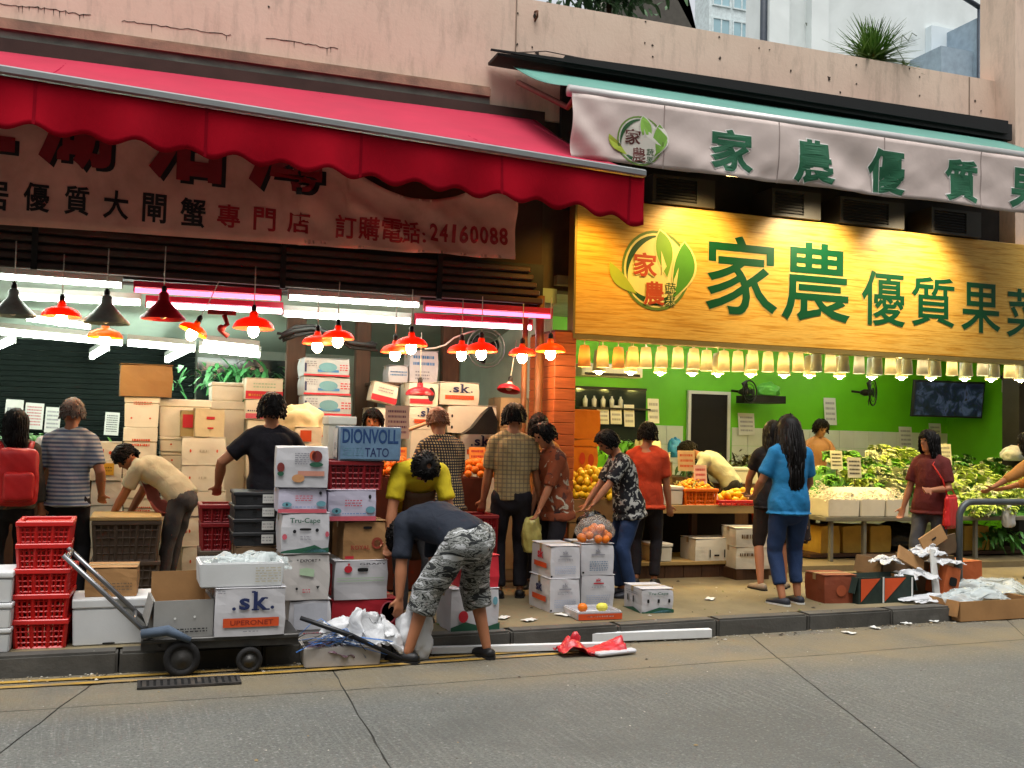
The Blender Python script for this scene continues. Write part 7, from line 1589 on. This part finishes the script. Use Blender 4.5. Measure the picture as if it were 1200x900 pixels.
    if shoes:
        for a, k, an, fa in legs:
            td = Vector((math.sin(R(-fa)), math.cos(R(fa)), 0)); b_ = an-Vector((0, 0, .042*s)); m = MB(); sd_ = td.cross(Vector((0, 0, 1)))
            up_ = Vector((0, 0, 1)); z0 = an.z-.078*s
            ring_loft(m, [(b_-td*.085*s, sd_*.02*s, up_*.026*s), (b_-td*.06*s, sd_*.04*s, up_*.042*s), (b_+td*.03*s, sd_*.044*s, up_*.044*s), (b_+td*.10*s-up_*.008*s, sd_*.05*s, up_*.034*s), (b_+td*.165*s-up_*.014*s, sd_*.04*s, up_*.026*s), (b_+td*.19*s-up_*.018*s, sd_*.015*s, up_*.012*s)], 14)
            m.v = [(v[0], v[1], max(v[2], z0)) for v in m.v]
            so_ = m.build('shoe', shoes, o)
            m = MB(); pts = [(b_+td*q*s+sd_*w_*s) for q, w_ in ((-.09, -.02), (-.06, -.043), (.03, -.046), (.11, -.052), (.175, -.035), (.195, 0), (.175, .035), (.11, .052), (.03, .046), (-.06, .043), (-.09, .02))]
            m.add([Vector((p.x, p.y, z0)) for p in pts]+[Vector((p.x, p.y, z0+.018*s)) for p in pts], [tuple(range(10, -1, -1)), tuple(range(11, 22))]+[(i, (i+1) % 11, 11+(i+1) % 11, 11+i) for i in range(11)]); m.build('sole', PWHT if trousers and trousers.get('whitesole') else RUB, so_)
    if apron:
        m = MB(); 
        def ap(u, v):
            t = .72-1.05*v; c, d, x, y = frame(max(-.16, t)); th = (u-.5)*(1.5 if v < .3 else 2.2); k = 1 if t > -.16 else 1
            i = min(range(len(ts)), key=lambda q: abs(ts[q]-max(t, -.16))); p = c+x*math.sin(th)*(hw[i]*s*f+.032)+y*-math.cos(th)*(hd[i]*s*f+.036)*-1
            if t < -.16: p = p+Vector((0, .02, (t+.16)*1.6*s))
            if lean > 40: p = p+Vector((0, .05*math.sin(math.pi*min(1, v*1.1)), -.15*math.sin(math.pi*min(1, v*1.1))))
            return p
        m.grid(ap, 14, 18, thick=.004); m.build('apron', apron, o)
    o['_hc'] = 0; del o['_hc']
    PERS[lab] = dict(o=o, hc=hc, arms=arms, frame=frame, s=s, legs=legs)
    return o
PERS = {}
# ---- cloth patterns
def cloth(name, fn, rough=.8):
    m, nt, b = _nt(name); v = coord(nt, rnd=False); c = fn(nt, v)
    c = mixc(nt, ramp(nt, noise_tex(nt, v, 9, 4), [(.3, 0.), (.8, .25)]), c, (0.02, 0.02, 0.02))
    nt.links.new(c, b.inputs['Base Color']); b.inputs['Roughness'].default_value = rough; b.inputs['Specular IOR Level'].default_value = .2
    bump(nt, b, noise_tex(nt, v, 14, 4, .5, .8), .4, .02); _mats[name] = m; return m
def plain(name, col): return cloth(name, lambda nt, v: mixc(nt, .15, lin(col), lin(col)))
def wav(nt, v, sc, axis, off=0):
    w = N(nt, 'ShaderNodeTexWave', wave_type='BANDS', bands_direction=axis); w.inputs['Scale'].default_value = sc; w.inputs['Phase Offset'].default_value = off; nt.links.new(v, w.inputs[0]); return w.outputs[0]
def stripes(nt, v): return mixc(nt, ramp(nt, wav(nt, v, 9.5, 'Z'), [(.45, 0.), (.55, 1.)]), lin('#5d6b82'), lin('#a9adad'))
def checks(nt, v):
    a = ramp(nt, wav(nt, v, 13, 'X'), [(.4, 0.), (.5, 1.)]); b = ramp(nt, wav(nt, v, 13, 'Z'), [(.4, 0.), (.5, 1.)]); m = N(nt, 'ShaderNodeMath', operation='MULTIPLY'); nt.links.new(a, m.inputs[0]); nt.links.new(b, m.inputs[1])
    return mixc(nt, m.outputs[0], lin('#232630'), lin('#b9a070'))
def plaid(nt, v):
    a = ramp(nt, wav(nt, v, 8, 'X'), [(.7, 0.), (.9, .7)]); b = ramp(nt, wav(nt, v, 8, 'Z'), [(.7, 0.), (.9, .7)]); c = mixc(nt, a, lin('#a08b5f'), lin('#6b5a44')); c = mixc(nt, b, c, lin('#5f5648')); return mixc(nt, ramp(nt, wav(nt, v, 26, 'X', 2), [(.8, 0.), (1, .4)]), c, lin('#c9b78d'))
def floral(base, cols, sc):
    def f(nt, v):
        c = base; 
        for i, (col, th) in enumerate(cols):
            mp = N(nt, 'ShaderNodeMapping'); mp.inputs['Location'].default_value = (i*3.1, i*1.7, i*2.3); nt.links.new(v, mp.inputs[0]); n = noise_tex(nt, mp.outputs[0], sc*(1+.2*i), 3, .5, .8); c = mixc(nt, ramp(nt, n, [(th, 0.), (th+.03, 1.)]), lin(c) if isinstance(c, str) else c, lin(col))
        return c
    return f
def camo(nt, v):
    mp = N(nt, 'ShaderNodeMapping'); mp.inputs['Scale'].default_value = (.8, .8, 2.4); nt.links.new(v, mp.inputs[0]); n = noise_tex(nt, mp.outputs[0], 8, 4, .6, 1.4); return ramp(nt, n, [(0, lin('#26282a')), (.40, lin('#2f3231')), (.45, lin('#8d8f8c')), (.52, lin('#4a4d48')), (.57, lin('#bdbfc0'))], 'CONSTANT')
JEAN = plain('blue_jeans', '#26395c'); BLKT = plain('black_cloth', '#17171b'); DKT = plain('dark_trousers', '#1e1b20'); GRYT = plain('grey_trousers', '#4a4a4c')
G = lambda px, py, Y: Vector((at(px, py, Y=Y).x, Y, PZ))
SHB = M('black_shoe', '#131314', .5, .2); SNK = M('dark_sneaker', '#20222a', .6, .2); SND = M('sandal_brown', '#8a7a66', .6, .2)
# leftmost woman with red backpack
person('person in grey orange jacket with a red backpack at the left edge', G(14, 600, 9.1), 12, 1.53, shirt=cloth('grey_orange_top', floral('#4a463c', [('#c06a2c', .62)], 4)), sleeve=.9, hem=-.1, trousers=dict(mat=BLKT), hair='bob', shoes=SHB, female=True, seed=1)
person('grey haired man in striped polo shirt and black trousers at left', G(78, 600, 9.25), -12, 1.63, lean=4, shirt=cloth('striped_polo', stripes), sleeve=.42, hem=-.14, trousers=dict(mat=BLKT), hair='crop', hairmat=HAIRG, shoes=SHB, seed=2, hands=((-.30, .06, .84), (.24, .12, .9)), head=(-12, 0))
person('worker in white shirt and pink apron bending over the foam boxes', G(196, 640, 9.75), 62, 1.56, lean=70, pelvis=(0, -.12, .86), head=(0, 10), shirt=plain('white_tee', '#b9b49a'), sleeve=.4, hem=-.08, trousers=dict(mat=GRYT), hair='short', shoes=SHB, seed=3, hands=((-.16, .52, .55), (.16, .5, .6)), apron=plain('pink_apron', '#b3625c'), elbow=((-.4, -.2, -.6), (.4, -.2, -.6)), curve=.9)
person('man in black t-shirt seen from behind among the cartons', G(315, 600, 8.38), 8, 1.70, shirt=plain('black_tee', '#0f0d14'), sleeve=.36, trousers=dict(mat=BLKT), hair='short', shoes=SHB, seed=4, hands=((-.36, .22, 1.02), (.28, .3, 1.05)), elbow=((-1, -.4, .0), (1, -.3, -.1)), hem=-.12, fat=1.03)
person('worker in yellow shirt and brown apron bending toward the street', G(486, 600, 7.95), 176, 1.66, lean=58, pelvis=(0, -.14, .86), head=(0, 48), shirt=plain('yellow_tee', '#c2ad1f'), sleeve=.42, trousers=dict(mat=GRYT), hair='short', shoes=SHB, seed=5, hands=((-.30, .34, .44), (.28, .32, .46)), apron=plain('brown_apron', '#5f4632'), elbow=((-1, -.2, .1), (1, -.2, .1)))
person('bald man in checked shirt seen from behind by the oranges', G(520, 600, 8.75), 12, 1.66, lean=14, shirt=cloth('checked_shirt', checks), sleeve=.45, hem=-.18, trousers=dict(mat=GRYT), hair='crop', hairmat=M('sparse_hair', '#7a4f38', .5, .2, 20), shoes=SHB, seed=6, hands=((-.22, .34, .95), (.2, .36, .95)), head=(20, 6), fat=1.06)
person('man in plaid shirt and dark trousers standing by the plastic bag', G(599, 600, 8.86), -14, 1.70, shirt=cloth('plaid_shirt', plaid), sleeve=.44, hem=-.02, trousers=dict(mat=DKT, wide=.008), hair='short', shoes=SHB, seed=7, hands=((-.26, .1, .82), (.30, .10, .80)), head=(42, 8), fat=1.02)
person('dark haired worker behind the plaid shirted man facing the street', G(628, 600, 9.42), 165, 1.64, shirt=plain('tan_top', '#a5682f'), sleeve=.45, trousers=dict(mat=DKT), hair='mid', shoes=SHB, female=True, seed=8, lean=6, head=(0, 12))
person('woman in orange brown patterned blouse beside the pillar', G(652, 600, 8.75), 98, 1.56, lean=10, shirt=cloth('brown_blouse', floral('#7d3f24', [('#a8a08c', .6), ('#4a2a22', .58)], 11)), sleeve=.55, hem=-.24, trousers=dict(mat=DKT), hair='short', shoes=SHB, female=True, seed=9, hands=((-.14, .26, .82), (.18, .18, .72)), head=(0, 18), fat=1.08)
person('short haired woman in dark floral blouse and jeans holding a black bag', G(737, 600, 8.72), 84, 1.54, lean=18, shirt=cloth('dark_floral', floral('#16171c', [('#9a9a94', .54)], 22)), sleeve=.46, hem=-.2, trousers=dict(mat=JEAN, wide=.008), hair='short', shoes=SNK, female=True, seed=10, hands=((-.2, .44, .84), (.10, .42, .80)), head=(0, 26), fat=1.12)
person('man in orange red t-shirt behind the floral blouse woman', G(757, 600, 9.35), -30, 1.58, shirt=plain('orange_red_tee', '#b03a1c'), sleeve=.42, hem=-.16, trousers=dict(mat=DKT), hair='short', shoes=SHB, seed=11, head=(10, 4))
person('long haired woman in blue t-shirt and jeans on the pavement', G(925, 600, 8.0), -8, 1.66, shirt=plain('blue_tee', '#1f6f9f'), sleeve=.40, hem=-.14, trousers=dict(mat=JEAN, wide=.004, whitesole=1), leg=.86, hair='long', shoes=SNK, female=True, seed=12, hands=((-.22, .26, .98), (.2, .24, .95)), head=(-8, 4), feet=((-.08, -.04, 0, 22), (.12, .06, 0, 6)), fat=1.06)
person('woman in black top and shorts standing behind the long haired woman', G(905, 600, 8.85), -24, 1.62, shirt=plain('black_top', '#151214'), sleeve=.3, hem=-.12, trousers=dict(mat=plain('dark_shorts', '#2c221e')), leg=.5, hair='mid', shoes=SND, female=True, seed=13, hands=((-.2, .3, .95), (.22, .2, .9)), feet=((-.12, -.08, 0, 30), (.14, .1, 0, -20)))
person('shirtless young man behind the vegetable stall', Vector((at(957, 520, Y=12.1).x, 12.1, .2)), 172, 1.68, trousers=dict(mat=DKT), hair='short', shoes=SHB, seed=14, hands=((-.28, .3, 1.0), (.26, .3, 1.0)), head=(0, 22), lean=6, skin=M('skin_light', '#946c4c', .5, .1, 8, .05))
person('woman in maroon t-shirt carrying a red shoulder bag', G(1090, 600, 8.6), 118, 1.57, shirt=plain('maroon_tee', '#5a1f1c'), sleeve=.42, hem=-.16, trousers=dict(mat=GRYT), hair='mid', shoes=SNK, female=True, seed=15, hands=((-.10, .24, 1.02), (.26, .06, .80)), head=(26, 2), fat=1.06, feet=((-.1, -.12, 0, 0), (.1, .14, 0, 0)))
person('person in tan top reaching over vegetables at the right edge', G(1222, 600, 8.9), 30, 1.6, lean=14, shirt=plain('tan_shirt', '#a3713c'), sleeve=.7, hem=-.12, trousers=dict(mat=BLKT), hair='bob', shoes=SHB, female=True, seed=16, hands=((-.40, .44, 1.0), (.1, .42, 1.0)))
person('worker in yellow shirt half hidden behind the pink price card', Vector((at(438, 500, Y=10.0).x, 10.0, .15)), 160, 1.62, shirt=plain('yellow_shirt', '#b89a1c'), sleeve=.45, trousers=dict(mat=DKT), hair='short', shoes=SHB, seed=17, hands=((-.2, .3, 1.0), (.2, .28, 1.1)), skin=SKIN2, head=(0, 10))
person('worker in white shirt and black apron stooping at the middle table', Vector((at(846, 550, Y=11.0).x, 10.95, .2)), 60, 1.62, lean=58, pelvis=(0, -.1, .86), shirt=plain('white_shirt', '#b5bab0'), sleeve=.44, trousers=dict(mat=BLKT), hair='short', shoes=SHB, seed=18, hands=((-.2, .5, .7), (.2, .46, .7)), apron=BLKT, head=(0, 20))
# bent man in camouflage shorts: feet in the gutter, stooping left over the plastic bag
fl_ = at(478, 777, Z=0); fr_ = at(570, 771, Z=0); mid = (fl_+fr_)/2; FA = 14
Rm = Matrix.Rotation(R(-FA), 3, 'Z')
lf = Rm @ (fl_-mid); rf = Rm @ (fr_-mid)
hipw = Rm @ (Vector((at(540, 655, Y=7.1).x, 6.96, 0))-mid)
hand_t = Rm @ (at(466, 728, Y=7.14)-mid); hand2 = Rm @ (at(500, 735, Y=7.3)-mid)
person('man in grey t-shirt and camouflage shorts bending down in the gutter', Vector((mid.x, mid.y, .004)), FA, 1.70, lean=106, side=-17, pelvis=(hipw.x, hipw.y, .86), feet=((lf.x, lf.y, 0, 30), (rf.x, rf.y, 0, -2)), hands=((hand_t.x, hand_t.y, hand_t.z), (hand2.x, hand2.y, hand2.z)), shirt=plain('slate_tee', '#1f2530'), sleeve=.48, hem=-.02, trousers=dict(mat=cloth('camo_cloth', camo), wide=.045), leg=.67, hair='short', shoes=SHB, seed=19, head=(0, 75), curve=.75, fat=1.16, elbow=((-.6, -.6, .4), (.6, -.6, .4)))
# red backpack, red shoulder bag, patterned tote
q = PERS['person in grey orange jacket with a red backpack at the left edge']; c, d, x, y = q['frame'](.5); M0 = Matrix.Translation(q['o'].location) @ Matrix.Rotation(q['o'].rotation_euler.z, 4, 'Z')
bk = empty('backpack', M0 @ (c-y*-.0-y.normalized()*.0), 'bright red backpack worn by the leftmost person', 'backpack', rz=q['o'].rotation_euler.z)
REDN = M('red_nylon', '#b01c1c', .5, .15, 8, .4, bscale=20)
m = MB(); m.rbox(-.15, .15, -.33, -.14, -.24, .20, .06, .01, seg=3); remesh(m, 'pack', REDN, bk, .012, 3, .008, 10, 2)
m = MB(); m.rbox(-.11, .11, -.39, -.30, -.20, .02, .03, .005, seg=2); remesh(m, 'pocket', REDN, bk, .012, 3, .006, 12, 3)
for sg in (-1, 1):
    m = MB(); m.tube([(sg*.09, -.15, .17), (sg*.12, -.04, .25), (sg*.13, .10, .20), (sg*.13, .14, .05), (sg*.14, .03, -.12), (sg*.12, -.15, -.18)], .022, 6, flat=.4); m.build('strap', REDN, bk)
def tote(lab, who, off, w, h, mat, strap=True, rz=0):
    q = PERS[who]; o = q['o']; p = o.matrix_basis @ Vector(off); b = empty('shoulder_bag', p, lab, 'bag', rz=o.rotation_euler.z+R(rz))
    m = MB(); bm = bmesh.new(); bmesh.ops.create_cube(bm, size=1)
    for v in bm.verts: k = 1 if v.co.z < 0 else .82; v.co = Vector((v.co.x*w*k, v.co.y*.09*(1 if v.co.z < 0 else .4), (v.co.z-.5)*h))
    bmesh.ops.bevel(bm, geom=list(bm.edges), offset=.03, segments=3, affect='EDGES'); m.addbm(bm); remesh(m, 'pouch', mat, b, .01, 2, .006, 10, 5)
    if strap:
        c, d, x, y = q['frame'](.92); m = MB(); inv = b.matrix_basis.inverted() @ o.matrix_basis
        sh_ = c+x*-.07; pts = [inv @ (sh_+y*s_*.13+Vector((0, 0, .02 if s_ == 0 else -.04))) for s_ in (-1, 0, 1)]
        m.tube([(-w*.3, 0, 0), pts[0].lerp(Vector((-w*.3, 0, 0)), .5)+Vector((0, -.02, 0)), pts[0], pts[1], pts[2], pts[2].lerp(Vector((w*.3, 0, 0)), .5)+Vector((0, .03, 0)), (w*.3, 0, 0)], .013, 6, flat=.4); m.build('strap', mat, b)
tote('bright red shoulder bag held against the woman in maroon', 'woman in maroon t-shirt carrying a red shoulder bag', (-.21, .0, .97), .36, .34, M('red_bag_cloth', '#b81f1c', .5, .1), rz=90)
tote('dark patterned tote bag hanging beside the long haired woman', 'woman in black top and shorts standing behind the long haired woman', (.34, .05, .86), .16, .40, cloth('tote_pattern', floral('#241a18', [('#8a6a50', .55)], 14)), rz=60)
m = MB()
